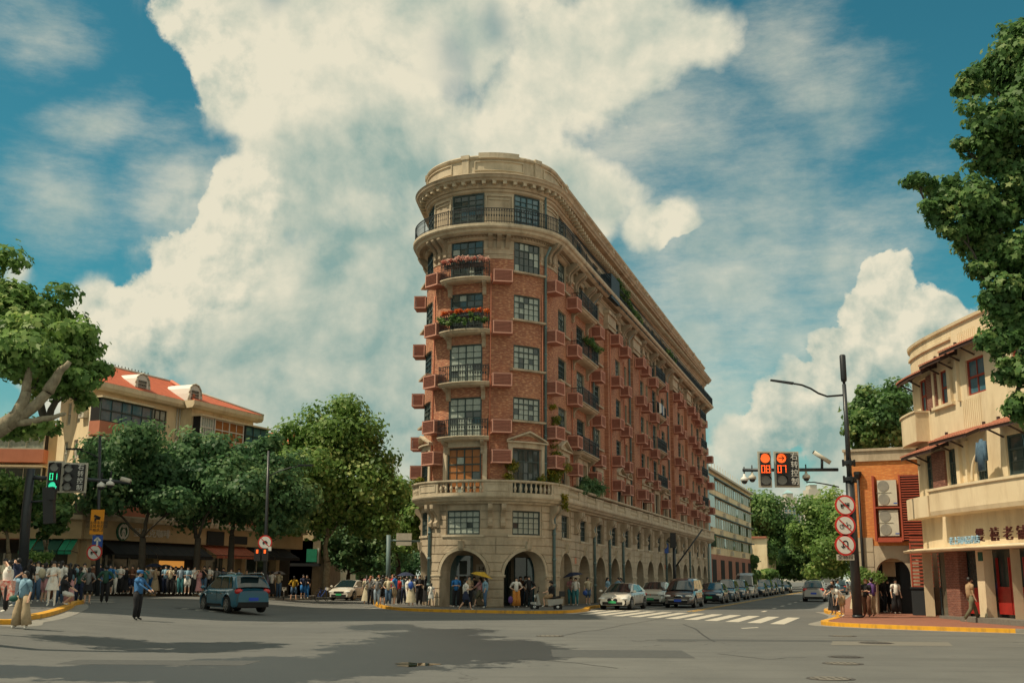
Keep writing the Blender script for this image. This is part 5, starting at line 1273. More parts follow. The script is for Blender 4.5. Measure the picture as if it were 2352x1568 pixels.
sg2=thing('shop_sign',fc_.p(su(2290,4),.8,zCt),'dark red Chinese characters standing on the cream canopy edge','sign'); mat('sign_red',(.07,.015,.012),.5); mat('sign_blue',(.35,.55,.7),.5)
for u,t in ((2250,'雙'),(2282,'禧'),(2314,'老'),(2346,'铺')):
    q=su(u,4,.6); p=fc_.p(q,.62,zCt+.30); d=Vector(fc_.p(q+.3,.85,0))-Vector(fc_.p(q-.3,.85,0)); put_text(t,.56,p,d,sg2,'sign_red',ext=.04,name='character',sx=1.15)
sg3=thing('shop_sign',fc_.p(su(2200,4),.8,zCt),'row of small pale blue characters on the cream canopy edge','sign')
for i,t in enumerate('老上海国品老店'):
    q=su(2177+i*9.6,4,.8); p=fc_.p(q,.7,zCt+.16); d=Vector(fc_.p(q+.3,.85,0))-Vector(fc_.p(q-.3,.85,0)); put_text(t,.34,p,d,sg3,'sign_blue',ext=.03,name='character',sx=1.25)
# arc panel and hanging denim jacket
q=su(2290,6); m=MB().mt('cream'); 
pts=[fc_.p(q-.9*math.cos(a)*1.,.56,zBt+1.15*math.sin(a)) for a in [math.pi*i/24 for i in range(13)]]; m.tube(pts,.07,6); m.build('arched_rail',None,ch)
jk=thing('denim_jacket',fc_.p(su(2258,6),.7,zBt),'blue denim jacket hung out below the tiled canopy','jacket'); mat('denim',(.05,.10,.16),.9,(.10,.17,.24),6.); m=MB().mt('denim'); q=su(2258,6,.7)
m.tube([fc_.p(q,.7,zE2-.25),fc_.p(q,.75,zE2-.6),fc_.p(q,.75,zBt+.35)],[.12,.3,.27],8,ell=.4); m.tube([fc_.p(q-.2,.7,zE2-.35),fc_.p(q-.33,.75,zE2-1.1)],[.1,.08],6); m.tube([fc_.p(q+.2,.7,zE2-.35),fc_.p(q+.33,.75,zE2-1.1)],[.1,.08],6); m.build('cloth',None,jk)
m=MB().mt('slat_red'); m=MB().mt('cream'); cap=[fc_.p(x,-.2,zPar-.3) for x in fc_.cuts(0,fc_.L)]+[(34,25,zPar-.3),(34,54,zPar-.3)]; m.poly(cap); m.build('flat_roof',None,ch)
# ================= far buildings up the right-hand street =================
fb_=thing('office_building',(*st(85,-14),0),'pale beige block with ribbon windows beyond the mansion','building')
fbl=Line(st(68.0,-8.6),st(112,-8.0)); HB=P(1641,1075,fbl.p(0,0,0)[1]).z
m=MB().mt('ochre'); m.fwall(fbl,0,fbl.L,4.6,HB,[],0); fend=Line(st(68.0,-20),st(68.0,-8.6)); m.fwall(fend,0,fend.L,0,HB,[],0); m.mt('ac_slat'); m.fwall(fbl,0,fbl.L,0,4.6,[],.02); m.build('wall',None,fb_)
nfl=4; fh=(HB-5.2)/nfl
for j in range(nfl):
    m=MB().mt('glass'); m.fbox(fbl,.0,4.2,5.4+fh*j,5.4+fh*j+fh*.62,0,.35); m.build('bay_window',None,fb_)
    for k in range(18): m=MB().mt('curtain' if (k*7+j*3)%4 else 'glass'); m.fbox(fbl,5.+k*2.15,6.6+k*2.15,5.5+fh*j,5.4+fh*j+fh*.58,-.02,.06); m.build('window',None,fb_)
    m=MB().mt('frame_green'); m.fbox(fbl,0,fbl.L,5.4+fh*j+fh*.62,5.4+fh*j+fh*.68,0,.4); m.build('ledge',None,fb_)
m=MB().mt('dark'); [m.fbox(fbl,3+k*7,6.2+k*7,1.2,4.,.0,.06) for k in range(6)]; build_split(m,'shop_opening',fb_)
m=MB().mt('offwhite'); m.fbox(fbl,0,fbl.L,HB,HB+.25,-.3,.5); [m.fbox(fbl,1+k*2.4,1.06+k*2.4,HB+.25,HB+1.1,.2,.26) for k in range(18)]; m.build('roof_rail',None,fb_,kind='stuff')
m=MB().mt('offwhite'); [m.fbox(fbl,7+k*3.1,7.9+k*3.1,5.2+fh*(k%4)-.5,5.2+fh*(k%4)+.1,0,.35) for k in range(11)]; build_split(m,'air_conditioner',fb_)
pb=thing('pale_block',(*st(65,-12),0),'narrow pale blue rendered block squeezed behind the mansion end','building'); mat('paleblue',(.33,.50,.53),.8,(.28,.43,.46),.5)
fpb=Line(st(64.4,-8.2),st(67.8,-8.2)); HP=P(1641,1070,133).z; m=MB().mt('paleblue'); m.fwall(fpb,0,fpb.L,0,HP,[],0); m.fbox(fpb,0,3.4,0,HP,-8,-.1); m.build('wall',None,pb)
yh=thing('house',(*st(135,-14),0),'small yellow house with one dark window beyond the beige block','building')
fy=Line(st(128,-22),st(128,-7.2)); fy2=Line(st(128,-7.2),st(150,-7.2)); m=MB().mt('ochre'); m.fwall(fy,0,fy.L,0,8.4,[],0); m.mt('cream'); m.fwall(fy2,0,22,0,8.4,[],0); m.build('wall',None,yh); m=MB().mt('glass'); m.fbox(fy,fy.L-4.2,fy.L-2.4,4.4,6.8,0,.1); [m.fbox(fy2,2+k*3.4,3.5+k*3.4,1+4*j,3.4+4*j,0,.08) for k in range(6) for j in range(2)]; build_split(m,'window',yh); m=MB().mt('tile'); m.fbox(fy,0,fy.L,8.4,8.7,-6,.4); m.build('roof',None,yh)
# two hazy residential towers in the distance
mat('haze_cream',(.55,.50,.42),.9,(.50,.47,.40),.05)
for (u,vt,wpx,Y,lab) in ((1812,1124,42,620,'distant pale residential tower with stepped top, left one of two'),(1866,1104,44,640,'distant pale residential tower with stepped top, right one of two')):
    p=P(u,vt,Y); w=wpx/F*Y; b=thing('residential_tower',(p.x,Y,0),lab,'tower'); 
    m=MB().mt('haze_cream'); h=p.z; m.box((p.x,Y,h*.41),(w,18,h*.82)); m.box((p.x-w*.06,Y,h*.865),(w*.62,13,h*.09)); m.box((p.x-w*.08,Y,h*.93),(w*.36,9,h*.05)); m.build('wall',None,b)
    m=MB().mt('paleblue'); m.hexa([(p.x-w*.08-w*.2,Y-5,h*.955),(p.x-w*.08+w*.2,Y-5,h*.955),(p.x-w*.08+w*.2,Y+5,h*.955),(p.x-w*.08-w*.2,Y+5,h*.955),(p.x-w*.09,Y-.5,h),(p.x-w*.07,Y-.5,h),(p.x-w*.07,Y+.5,h),(p.x-w*.09,Y+.5,h)]); m.build('roof',None,b)
    m=MB().mt('glass_blue')
    for j in range(18):
        for k in range(5): m.box((p.x-w*.42+k*w*.21,Y-9.1,h*.15+j*h*.038),(w*.12,.2,h*.018))
    m.build('windows',None,b,kind='stuff')
# row houses on the far right side of the street
for i in range(4):
    t0=70+i*34; t=thing('house',(*st(t0+14,16),0),['cream','ochre','pale','grey-cream'][i]+' low house number by number up the right kerb, %s of four'%['nearest','second','third','farthest'][i],'building','low houses up the right side of the street')
    t['label']=['nearest','second nearest','third nearest','farthest'][i]+' of four low houses half hidden by trees up the right kerb'
    f_=Line(st(t0+26,12.5),st(t0,12.5)); m=MB().mt(['cream','ochre','offwhite','stone'][i]); m.fwall(f_,0,26,0,8.,[],0); m.hexa([(*st(t0,12.6),0),(*st(t0+26,12.6),0),(*st(t0+26,22),0),(*st(t0,22),0),(*st(t0,12.6),8),(*st(t0+26,12.6),8),(*st(t0+26,22),8),(*st(t0,22),8)]); m.build('wall',None,t)
    m=MB().mt('glass'); [m.fbox(f_,1.5+k*4,3.3+k*4,1+j*3.6,3+j*3.6,0,.06) for k in range(6) for j in range(2)]; build_split(m,'window',t)
# ================= poles and signals =================
def sign_disc(c,x,r,kind,parent=None,label=None,group=None):
    x=Vector(x).normalized(); n=x.cross(Vector((0,0,1))); c=Vector(c)
    t=thing('road_sign',c,label,'road sign',group)
    m=MB().mt('red'); disc(m,c,x,r,.03,28); m.build('rim',None,t); m=MB().mt('white'); disc(m,c+n*.03,x,r*.82,.006,28); m.build('face',None,t)
    m=MB().mt('black'); Z=Vector((0,0,1)); q=c+n*.040
    def bx(a,b,w,h,ang=0.,d=.006):
        ca,sa=math.cos(ang),math.sin(ang); m.ext([q+x*(a*r+(i*ca-j*sa)*r)+Z*(b*r+(i*sa+j*ca)*r) for i,j in ((-w/2,-h/2),(w/2,-h/2),(w/2,h/2),(-w/2,h/2))],n*d)
    def ring(a,b,ro,th,a0=0,a1=2*math.pi,k=14):
        for i in range(k):
            t0=a0+(a1-a0)*(i+.5)/k; bx(a+ro*math.cos(t0),b+ro*math.sin(t0),th,abs(a1-a0)*ro/k*1.25,t0)
    if kind=='truck': bx(.08,.02,.62,.2); bx(-.36,-.02,.2,.26); bx(.0,.2,.1,.1); bx(.18,.2,.1,.1); bx(.34,.2,.1,.1); ring(-.3,-.2,.09,.06); ring(.25,-.18,.07,.05)
    if kind=='bike': ring(-.34,-.12,.19,.05); ring(.34,-.12,.19,.05); bx(-.12,.04,.36,.04,-.0); bx(-.25,.03,.05,.36,-.4); bx(.2,.02,.05,.36,.4); bx(0.,-.1,.3,.04,-.5); bx(.14,.26,.16,.05); bx(-.2,.24,.16,.04)
    if kind=='uturn': bx(.24,-.12,.11,.55); ring(.02,.16,.22,.11,0,math.pi,10); bx(-.2,.0,.11,.34); bx(-.29,-.2,.1,.26,.8); bx(-.11,-.2,.1,.26,-.8)
    if kind=='car': bx(0,-.02,.7,.2); bx(0,.15,.42,.16); ring(-.2,-.16,.08,.07); ring(.2,-.16,.08,.07)
    m.build('symbol',None,t)
    m=MB().mt('red'); q=c+n*.048; bx(0,0,.10,1.7,R(45)); m.build('bar',None,t); return t
pxx,pyy=15.0,48.6; pz=KH
PT=P(1912,817,pyy).z
pole=thing('street_lamp',(pxx,pyy,pz),'tall dark lamp pole with curved arm and signal boom by the right kerb','lamp post')
PB=P(1932,1100,pyy).z
m=MB().mt('pole_black'); m.tube([(pxx,pyy,pz),(pxx,pyy,PB)],[.21,.19],16); m.tube([(pxx,pyy,PB),(pxx,pyy,PT-1.3)],[.12,.09],12); [m.tube([(pxx,pyy,z),(pxx,pyy,z+.1)],.235,16) for z in (pz,)]; m.build('pole',None,pole)
m=MB().mt('iron'); m.lathe((pxx,pyy,PT-1.35),[(.05,0),(.07,.15),(.13,.2),(.14,.3),(.14,1.35),(.1,1.4)],10); m.build('antenna',None,pole)
for z in (PB-.1,P(1932,1068,pyy).z,): 
    m=MB().mt('iron'); m.lathe((pxx,pyy,z),[(.2,0),(.27,.03),(.27,.16),(.2,.2)],12,False); [m.box((pxx+.25*math.cos(a),pyy+.25*math.sin(a),z+.1),(.08,.08,.3)) for a in (0,1.57,3.14,4.71)]; m.build('collar',None,pole)
m=MB().mt('iron'); y=pyy; za=P(1925,908,pyy).z
def PX(u,v,yy=None): q=P(u,v,yy or pyy); return (q.x,q.y,q.z)
m.tube([PX(1938,907),PX(1900,910),PX(1880,903),PX(1862,892),PX(1842,884),PX(1820,880)],.045,8); m.build('lamp_arm',None,pole)
m=MB().mt('iron'); a=Vector(PX(1822,881));b=Vector(PX(1770,873)); m.hexa([a+Vector((0,-.12,-.03)),b+Vector((0,-.09,-.03)),b+Vector((0,.09,-.03)),a+Vector((0,.12,-.03)),a+Vector((0,-.1,.06)),b+Vector((0,-.07,.04)),b+Vector((0,.07,.04)),a+Vector((0,.1,.06))]); m.build('lamp_head',None,pole)
m=MB().mt('pole_black'); m.tube([PX(1925,1078),PX(1706,1079)],.075,8); m.build('signal_boom',None,pole)
m=MB().mt('iron'); m.tube([PX(1927,1118),PX(1900,1112),PX(1870,1107),PX(1852,1107)],.03,6); m.build('camera_arm',None,pole)
def lens(m,c,r,mt_,y0): m.mt(mt_); disc(m,c,(1,0,0),r,.02,20)
mat('led_red',(1.,.13,.02),.4,emit=1.0); mat('led_green',(.05,.85,.45),.4,emit=.7); mat('lens_grey',(.25,.25,.23),.4,(.18,.18,.17),20.)
def signal(uL,uR,vT,vB,yy,cells,label,text=None,par_name='traffic_signal'):
    a=P(uL,vT,yy);b=P(uR,vB,yy); w=b.x-a.x;h=a.z-b.z; t=thing(par_name,((a.x+b.x)/2,yy,b.z),label,'traffic light')
    m=MB().mt('offwhite'); m.box(((a.x+b.x)/2,yy+.05,(a.z+b.z)/2),(w,.06,h)); m.build('back_board',None,t)
    m=MB().mt('black'); m.box(((a.x+b.x)/2,yy-.05,(a.z+b.z)/2),(w-.17,.14,h-.17)); m.build('housing',None,t)
    cx=(a.x+b.x)/2 if text is None else a.x+w*.27; r=h*.13
    for i,(k,v) in enumerate(cells):
        cz=a.z-h*(.2+.3*i)
        if k=='num':
            m=MB().mt('dark'); m.box((cx,yy-.125,cz),(r*2.1,.01,r*2.)); m.build('counter_panel',None,t)
            for j,ch_ in enumerate(v):
                segs={'0':'abcdef','1':'bc','7':'abc','8':'abcdefg'}[ch_]; m=MB().mt(cells[3][1]); x0=cx-r*.5+j*r*1.02; hw,hh,tk=r*.33,r*.36,r*.17
                for s_ in segs: 
                    dx,dz,ww,hh_={'a':(0,2*hh,1,0),'g':(0,0,1,0),'d':(0,-2*hh,1,0),'b':(hw,hh,0,1),'c':(hw,-hh,0,1),'f':(-hw,hh,0,1),'e':(-hw,-hh,0,1)}[s_]
                    m.box((x0+dx,yy-.135,cz+dz),((2*hw+tk) if ww else tk,.01,(2*hh+tk*.5) if hh_ else tk))
                m.build('digit',None,t)
        elif k in('on','off','arrow') :
            m=MB().mt(v if k=='on' else ('led_red' if k=='arrow' else 'lens_grey')); disc(m,(cx,yy-.12,cz),(1,0,0),r,.015,20); m.build('lamp',None,t)
            m=MB().mt('black'); n=12; 
            for j in range(n):
                a0=math.pi*j/n; a1=math.pi*(j+1)/n; A=Vector((cx+r*1.08*math.cos(a0),yy-.12,cz+r*1.08*math.sin(a0))); B=Vector((cx+r*1.08*math.cos(a1),yy-.12,cz+r*1.08*math.sin(a1))); m.quad(A,B,B+Vector((0,-.16,0)),A+Vector((0,-.16,0)))
            m.build('visor',None,t)
            if k=='arrow': m=MB().mt('dark'); m.box((cx-r*.1,yy-.14,cz),(r*1.1,.006,r*.16)); m.box((cx+r*.3,yy-.14,cz+r*.22),(r*.7,.006,r*.16),0,0,R(45)); m.box((cx+r*.3,yy-.14,cz-r*.22),(r*.7,.006,r*.16),0,0,R(-45)); m.build('arrow',None,t)
    if text:
        for i,c_ in enumerate(text): put_text(c_,h*.21,(a.x+w*.78,yy-.13,a.z-h*(.16+.23*i)),(1,0,0),t,'white',ext=.004,name='character')
    return t
signal(1740,1774,1036,1119,pyy-.2,[('on','led_red'),('num','08'),('off',0),('c','led_red')],'left red signal head with countdown 08 on the right boom')
signal(1777,1838,1036,1119,pyy-.2,[('arrow',0),('num','07'),('off',0),('c','led_red')],'right-turn signal head with countdown 07 and white Chinese characters','右转控制')
def dome(u,v,yy,label,body='white'):
    c=Vector(PX(u,v,yy)); t=thing('surveillance_camera',c,label,'camera','cameras on the booms'); m=MB().mt(body); m.lathe(c,[(.02,.32),(.05,.3),(.06,.2),(.17,.12),(.18,0)],12); m.build('housing',None,t); m=MB().mt('black'); m.sph(c,.14,10,6,(1,1,1)); m.build('lens_dome',None,t); m=MB().mt('iron'); m.tube([c+Vector((0,0,.3)),c+Vector((0,0,.62))],.03,6); m.build('bracket',None,t)
dome(1710,1104,pyy,'white dome camera at the very tip of the right boom'); dome(1728,1100,pyy,'grey dome camera just left of the red signal head','offwhite'); dome(1852,1098,pyy,'dome camera hanging right of the Chinese signal board','offwhite')
c=Vector(PX(1888,1050)); t=thing('surveillance_camera',c,'long bullet camera tilted on top of the right boom','camera','cameras on the booms'); m=MB().mt('offwhite'); d=Vector(PX(1870,1034))-Vector(PX(1908,1058)); m.tube([c-d*.5,c+d*.5],.12,8,ell=.8); m.build('housing',None,t); m=MB().mt('iron'); m.tube([c,Vector(PX(1888,1078))],.06,6); m.build('bracket',None,t); m=MB().mt('dark'); m.tube([c+d*.5,c+d*.53],.08,8); m.build('lens',None,t)
for (v,k,l) in ((1160,'truck','no-trucks sign, uppermost of the three on the right pole'),(1206,'bike','no-bicycles sign, middle of the three on the right pole'),(1251,'uturn','no-U-turn sign, lowest round one on the right pole')):
    q=P(1941,v,pyy-.28); sign_disc(q,(1,0,0),.455,k,None,l,'round red rimmed signs on the right pole')
q=P(1942,1279,pyy-.26); t=thing('road_sign',q,'white plate reading three Chinese characters under the round signs','road sign'); m=MB().mt('offwhite'); m.box(q,(.76,.03,.25)); m.build('plate',None,t); put_text('全路段',.2,q+Vector((0,-.02,0)),(1,0,0),t,'black',ext=.003,sx=1.15)
# left signal pole with its boom
ly=47.; lp=thing('signal_pole',(*PX(50,1380,ly)[:2],0.4),'thick black signal pole leaning slightly at the left edge','signal pole')
m=MB().mt('pole_black'); m.tube([PX(46,1400,ly),PX(60,1180,ly),PX(71,1076,ly)],[.22,.2,.17],12); m.tube([PX(70,1096,ly),PX(110,1098,ly)],.09,8); m.tube([PX(62,1152,ly),PX(104,1150,ly)],.05,6); m.build('pole',None,lp)
m=MB().mt('pole_black'); m.tube([PX(110,1096,ly),PX(190,1100,ly),PX(300,1108,ly)],.07,8); m.build('signal_boom',None,lp)
signal(111,140,1058,1131,ly-.2,[('off',0),('num','01'),('on','led_green'),('c','led_green')],'green signal head with countdown 01 on the left pole')
signal(147,196,1062,1131,ly-.2,[('off',0),('off',0),('off',0),('c','led_green')],'unlit signal board with white Chinese characters on the left boom','右转控制')
t=thing('traffic_signal',PX(116,1150,ly-1),'black pedestrian signal seen edge-on below the green light','traffic light'); m=MB().mt('black'); c=Vector(PX(113,1160,ly-1)); m.box(c,(.42,.3,1.5),0,0,-.12); m.build('housing',None,t); m=MB().mt('black'); m.box(c+Vector((.16,-.2,.42)),(.3,.2,.4)); m.build('visor',None,t)
dome(232,1118,ly,'white dome camera on the left boom near the lamp post'); dome(253,1114,ly,'second white dome camera along the left boom')
t=thing('surveillance_camera',PX(290,1102,ly),'white bullet camera at the end of the left boom','camera','cameras on the booms'); m=MB().mt('offwhite'); m.tube([PX(278,1099,ly),PX(300,1105,ly)],.1,8); m.build('housing',None,t)
# slim lamp posts in front of the left trees
def lamp_post(ub,ut,vt,yy,label,arm):
    b=P(ub,1390,yy); g=gz(b.x,yy); t=thing('street_lamp',(b.x,yy,g+KH),label,'lamp post','slim black lamp posts on the left')
    m=MB().mt('pole_black'); m.tube([(b.x,yy,g+KH),PX((ub+ut)/2,(1390+vt)/2,yy),PX(ut,vt,yy)],[.13,.10,.07],10); m.build('pole',None,t)
    m=MB().mt('iron'); m.tube([PX(*q,yy) for q in arm],.035,6); m.build('lamp_arm',None,t); m=MB().mt('iron'); q=Vector(PX(*arm[-1],yy)); r_=Vector(PX(*arm[-2],yy)); d=(q-r_).normalized()*.8; m.box(q+d*.4,(abs(d.x)+.1,.2,.09)); m.build('lamp_head',None,t)
lamp_post(222,230,1000,60.,'slim black lamp post carrying the orange sign',[(229,1052),(215,1045),(200,1038),(184,1034)])
lamp_post(606,617,1035,66.,'slim black lamp post right of the blue SUV',[(616,1094),(640,1082),(665,1074),(690,1070)])
q=P(223,1198,59.7); t=thing('warning_sign',q,'orange board with a black camera symbol and black text','road sign'); w=30/F*60; h=54/F*61; m=MB().mt('orange_sign'); m.box(q,(w,.04,h)); m.build('board',None,t)
m=MB().mt('black'); m.box(q+Vector((0,-.03,h*.2)),(w*.5,.02,h*.10),0,0,.4); m.box(q+Vector((.05,-.03,h*.13)),(w*.3,.02,h*.08)); m.box(q+Vector((-.1,-.03,h*.1)),(w*.12,.02,h*.12)); m.build('camera_symbol',None,t)
for i,s_ in enumerate(('违法停车拍摄','违法鸣号拍摄','严格执法')): put_text(s_,.2,q+Vector((0,-.03,-h*(.04+.15*i))),(1,0,0),t,'black',ext=.003)
q=P(224,1242,59.7); t=thing('road_sign',q,'small blue square sign with white arrow under the orange board','road sign'); m=MB().mt('blue_sign'); m.box(q,(.55,.03,.62)); m.build('plate',None,t); m=MB().mt('white'); m.box(q+Vector((0,-.025,-.1)),(.1,.02,.3)); m.box(q+Vector((-.08,-.025,.1)),(.25,.02,.09),0,0,-.8); m.box(q+Vector((.08,-.025,.1)),(.25,.02,.09),0,0,.8); m.build('arrow',None,t)
sign_disc(P(217,1268,59.7),(1,0,0),.42,'truck',None,'no-trucks sign under the blue arrow sign on the left')
sign_disc(P(609,1245,65.7),(1,0,0),.42,'car',None,'round no-cars sign above the red pedestrian signal')
q=P(603,1273,65.7); t=thing('traffic_signal',q,'small red pedestrian signals beneath the round no-cars sign','traffic light')
for dx in (-.45,0): m=MB().mt('black'); m.box(q+Vector((dx+.15,0,0)),(.34,.2,.75)); m.build('housing',None,t); m=MB().mt('led_red'); m.box(q+Vector((dx+.15,-.11,.18)),(.12,.02,.22)); m.build('red_man',None,t)
m=MB().mt('white'); m.box(q+Vector((.35,0,.35)),(.3,.1,.25)); m.build('plate',None,t)
# left street gantry pole by the mansion and its small sign
gp=thing('signal_pole',(-6.6,80,KH),'blue-grey pole with a pale sign box left of the mansion','signal pole'); m=MB().mt('pipe'); m.tube([PX(891,1370,80),PX(893,1228,80)],.17,10); m.tube([PX(893,1240,80),PX(968,1243,80)],.07,8); m.build('pole',None,gp); m=MB().mt('offwhite'); q=P(928,1232,79.8); m.box(q,(1.1,.1,.5)); m.box(q+Vector((0,0,-.48)),(1.1,.1,.28)); build_split(m,'sign_box',gp)
# slender signal on the mansion side of the street
a=st(36,-7.1); sp=thing('signal_pole',(*a,KH),'dark signal mast with diagonal arm and blue sign before the arcade','signal pole'); yy=a[1]
m=MB().mt('pole_black'); m.tube([(a[0],yy,KH),(a[0],yy,5.2)],[.16,.12],8); e=P(1574,1232,yy-1); m.tube([(a[0],yy,2.6),(a[0]+2.6,yy+.2,6.0)],.07,6); m.tube([(a[0],yy,4.6),(a[0]-1.4,yy,5.6)],.05,6); m.build('pole',None,sp); m=MB().mt('black'); m.box((a[0]-.1,yy-.2,5.),(.5,.3,1.3)); m.build('signal_head',None,sp); m=MB().mt('blue_sign'); m.box((a[0]-.9,yy-.1,4.3),(.8,.05,.8)); m.build('blue_plate',None,sp)
# ================= vehicles =================
mat('tyre',(.015,.015,.015),.8); mat('rim',(.55,.55,.55),.3,metal=.9); mat('car_glass',(.015,.03,.035),.04,spec=.9,coat=.5); mat('chrome',(.6,.6,.58),.2,metal=1.); mat('lamp_glass',(.75,.75,.72),.08,spec=.9); mat('lamp_red',(.55,.02,.015),.15,spec=.8); mat('plate_blue',(.02,.08,.55),.4); mat('plate_green',(.05,.42,.16),.4)
def paint(n,c): mat(n,c,.28,spec=.5,coat=1.)
for n_,c_ in (('paint_suv',(.03,.15,.23)),('paint_white',(.72,.68,.60)),('paint_brown',(.07,.05,.045)),('paint_navy',(.012,.022,.035)),('paint_silver',(.42,.41,.38)),('paint_bluegrey',(.05,.09,.12)),('paint_cream',(.72,.68,.58))): paint(n_,c_)
def lerp(x,pts):
    return float(np.interp(x,[p[0] for p in pts],[p[1] for p in pts]))
def make_car(k,col_,L,Wd,zt,roof,wb,wr=.33,wins=(),rim=5,rear=False,plate='plate_blue',rails=False,grille='bar',cl=.2,lamp=None,roofw=.26):
    """k name; zt: belt/bonnet line (x,z) front to back along x; roof: [(x,z)] windscreen foot, roof front .. roof rear, rear foot"""
    t=bpy.data.objects.new(k,None); COL.objects.link(t); WP[t.name]=(0,0,0)
    m=MB().mt(col_); xs=set(np.linspace(-L/2,L/2,30).round(3)); ax=(wb/2+.02,-wb/2-.0)
    for a in ax: xs|=set((a+(wr+.09)*np.cos(np.linspace(0,math.pi,11))).round(3))
    xs=sorted(xs); H_=Wd/2; rows=[]
    for x in xs:
        e=abs(x)/(L/2); w=H_*(1-.20*e**7-.02*e*e); zb=cl+.06*e**6; zz=lerp(x,zt)-(.10*e**14); h=zz-zb
        arch=0
        for a in ax:
            if abs(x-a)<wr+.09: arch=wr+math.sqrt((wr+.09)**2-(x-a)**2)
        pts=[(w-.08,zb),(w-.01,zb+.08),(w,zb+.3*h),(w,zb+.55*h),(w-.03,zb+.80*h),(w-.075,zz-.04),(w-.16,zz),(w*.5,zz+.025),(0,zz+.035)]
        pts=[(y,min(max(z,arch),zz-.0) if i<6 else z) for i,(y,z) in enumerate(pts)]
        rows.append([m.av((x,y,z)) for y,z in pts]+[m.av((x,-y,z)) for y,z in pts[-2::-1]])
    n=len(rows[0])
    for a,b in zip(rows[:-1],rows[1:]):
        for i in range(n-1): m.af((a[i],b[i],b[i+1],a[i+1])[::-1],True)
    m.af(rows[0]); m.af(rows[-1][::-1]); bd=m.build('body',None,t,local=True)
    m=MB().mt('tyre'); m.box((0,0,.42),(L*.9,Wd*.70,.4)); m.box((0,0,cl+.02),(L*.8,Wd*.84,.06)); m.build('underbody',None,t,local=True)
    # greenhouse
    def rz(x): return lerp(x,roof)
    bx=lambda z,x:(Wd/2-.12)-(roofw-.1)*max(0,min(1,(z-lerp(x,zt))/(max(r[1] for r in roof)-lerp(x,zt))))
    m=MB(); rx=[r[0] for r in roof]; rs=[]
    q=sorted(set(list(np.linspace(rx[0],rx[-1],26).round(3))+rx))
    for x in q:
        z=max(rz(x),lerp(x,zt)-.01); zb=lerp(x,zt)-.03; yb=bx(zb,x); yt=bx(z,x); r_=[]
        for s_ in (1,-1): r_.append([m.av((x,s_*yb,zb)),m.av((x,s_*(yb+(yt-yb)*.9+.015),zb+(z-zb)*.86)),m.av((x,s_*(yt-.05),z-.015)),m.av((x,s_*yt*.5,z+.02))])
        rs.append(r_[0]+[m.av((x,0,z+.025))]+r_[1][::-1])
    for i,(a,b) in enumerate(zip(rs[:-1],rs[1:])):
        xm=(q[i]+q[i+1])/2; gl=xm>roof[-2][0]-.02 if False else (xm<rx[1] or xm>rx[-2])
        for j in range(8):
            m.mt('car_glass' if (gl and 2<=j<=5) else col_); m.af((a[j],b[j],b[j+1],a[j+1])[::-1],True)
    m.build('cabin',None,t,local=True)
    zr=max(r[1] for r in roof)
    for (b0,b1,t0,t1) in wins:
        for s_ in (1,-1):
            m=MB().mt('car_glass'); P4=[]
            for x,u in ((b0,0.08),(b1,.08),(t1,.84),(t0,.84)):
                zb=lerp(x,zt)-.03; z=zb+(zr-zb)*u; P4.append((x,s_*(bx(zb,x)+(bx(zr,x)-bx(zb,x))*u*.9+.022),z))
            m.poly(P4 if s_<0 else P4[::-1]); m.build('side_window',None,t,local=True)
    for a in ax:
        for s_ in (1,-1):
            w=bpy.data.objects.new('wheel',None); COL.objects.link(w); w.parent=t; w.location=(a,s_*(Wd/2-.13),wr); 
            m=MB().mt('tyre'); m.lathe((0,0,0),[(wr*.66,-.1),(wr*.95,-.11),(wr,-.07),(wr,.07),(wr*.95,.11),(wr*.66,.1)],20,True,'Y'); m.build('tyre',None,w,local=True)
            m=MB().mt('dark'); m.lathe((0,0,0),[(wr*.66,-.06),(wr*.66,.06)],16,True,'Y'); m.mt('rim')
            for f in range(rim):
                A=2*math.pi*f/rim; m.box((math.sin(A)*wr*.36,s_*.108,math.cos(A)*wr*.36),(wr*.2,.03,wr*.62),0,0,A)
            m.lathe((0,s_*.11,0),[(wr*.16,-.02),(wr*.16,.02)],10,True,'Y')
            for f in range(18):
                A=2*math.pi*f/18; m.box((math.sin(A)*wr*.64,s_*.108,math.cos(A)*wr*.64),(wr*.24,.03,wr*.07),0,0,A)
            m.build('rim',None,w,local=True)
    fx=L/2; zf=lerp(fx*.93,zt); zrr=lerp(-fx*.93,zt)
    def bxp(nm,mt_,c,d,r=0.): m=MB().mt(mt_); m.box(c,d,r); return m.build(nm,None,t,local=True)
    for s_ in (1,-1):
        m=MB().mt('lamp_glass'); m.sph((fx-.17,s_*(Wd/2-.30),zf-.12),1,12,8,(.17,.25,.085)); m.build('headlight',None,t,local=True)
        m=MB().mt('lamp_red'); m.sph((-fx+.17,s_*(Wd/2-.27),zrr-.12),1,12,8,(.16,.2,.13 if lamp else .09)); m.build('tail_light',None,t,local=True)
        m=MB().mt(col_); m.sph((rx[0] if rx[0]>rx[-1] else rx[-1],s_*(Wd/2+.07),lerp(rx[-1],zt)+.08),1,10,6,(.09,.11,.075)); m.mt('dark'); m.box((rx[-1]-.03,s_*(Wd/2-.05),lerp(rx[-1],zt)+.03),(.06,.18,.04)); m.build('wing_mirror',None,t,local=True)
        for x in (.55,-.65) if wins else (): bxp('door_handle','chrome',(x-.1,s_*(Wd/2-.005),lerp(x,zt)-.2),(.2,.03,.035))
        for x in (-.25,.95,-1.15): 
            m=MB().mt('dark'); m.box((x*wb/2.7,s_*(Wd/2-.003),(cl+lerp(x,zt))/2+.05),(.014,.012,lerp(x,zt)-cl-.3)); m.build('door_seam',None,t,local=True)
        m=MB().mt('dark'); m.box((0,s_*(Wd/2-.012),cl+.1),(wb-2*wr-.25,.04,.1)); m.build('sill',None,t,local=True)
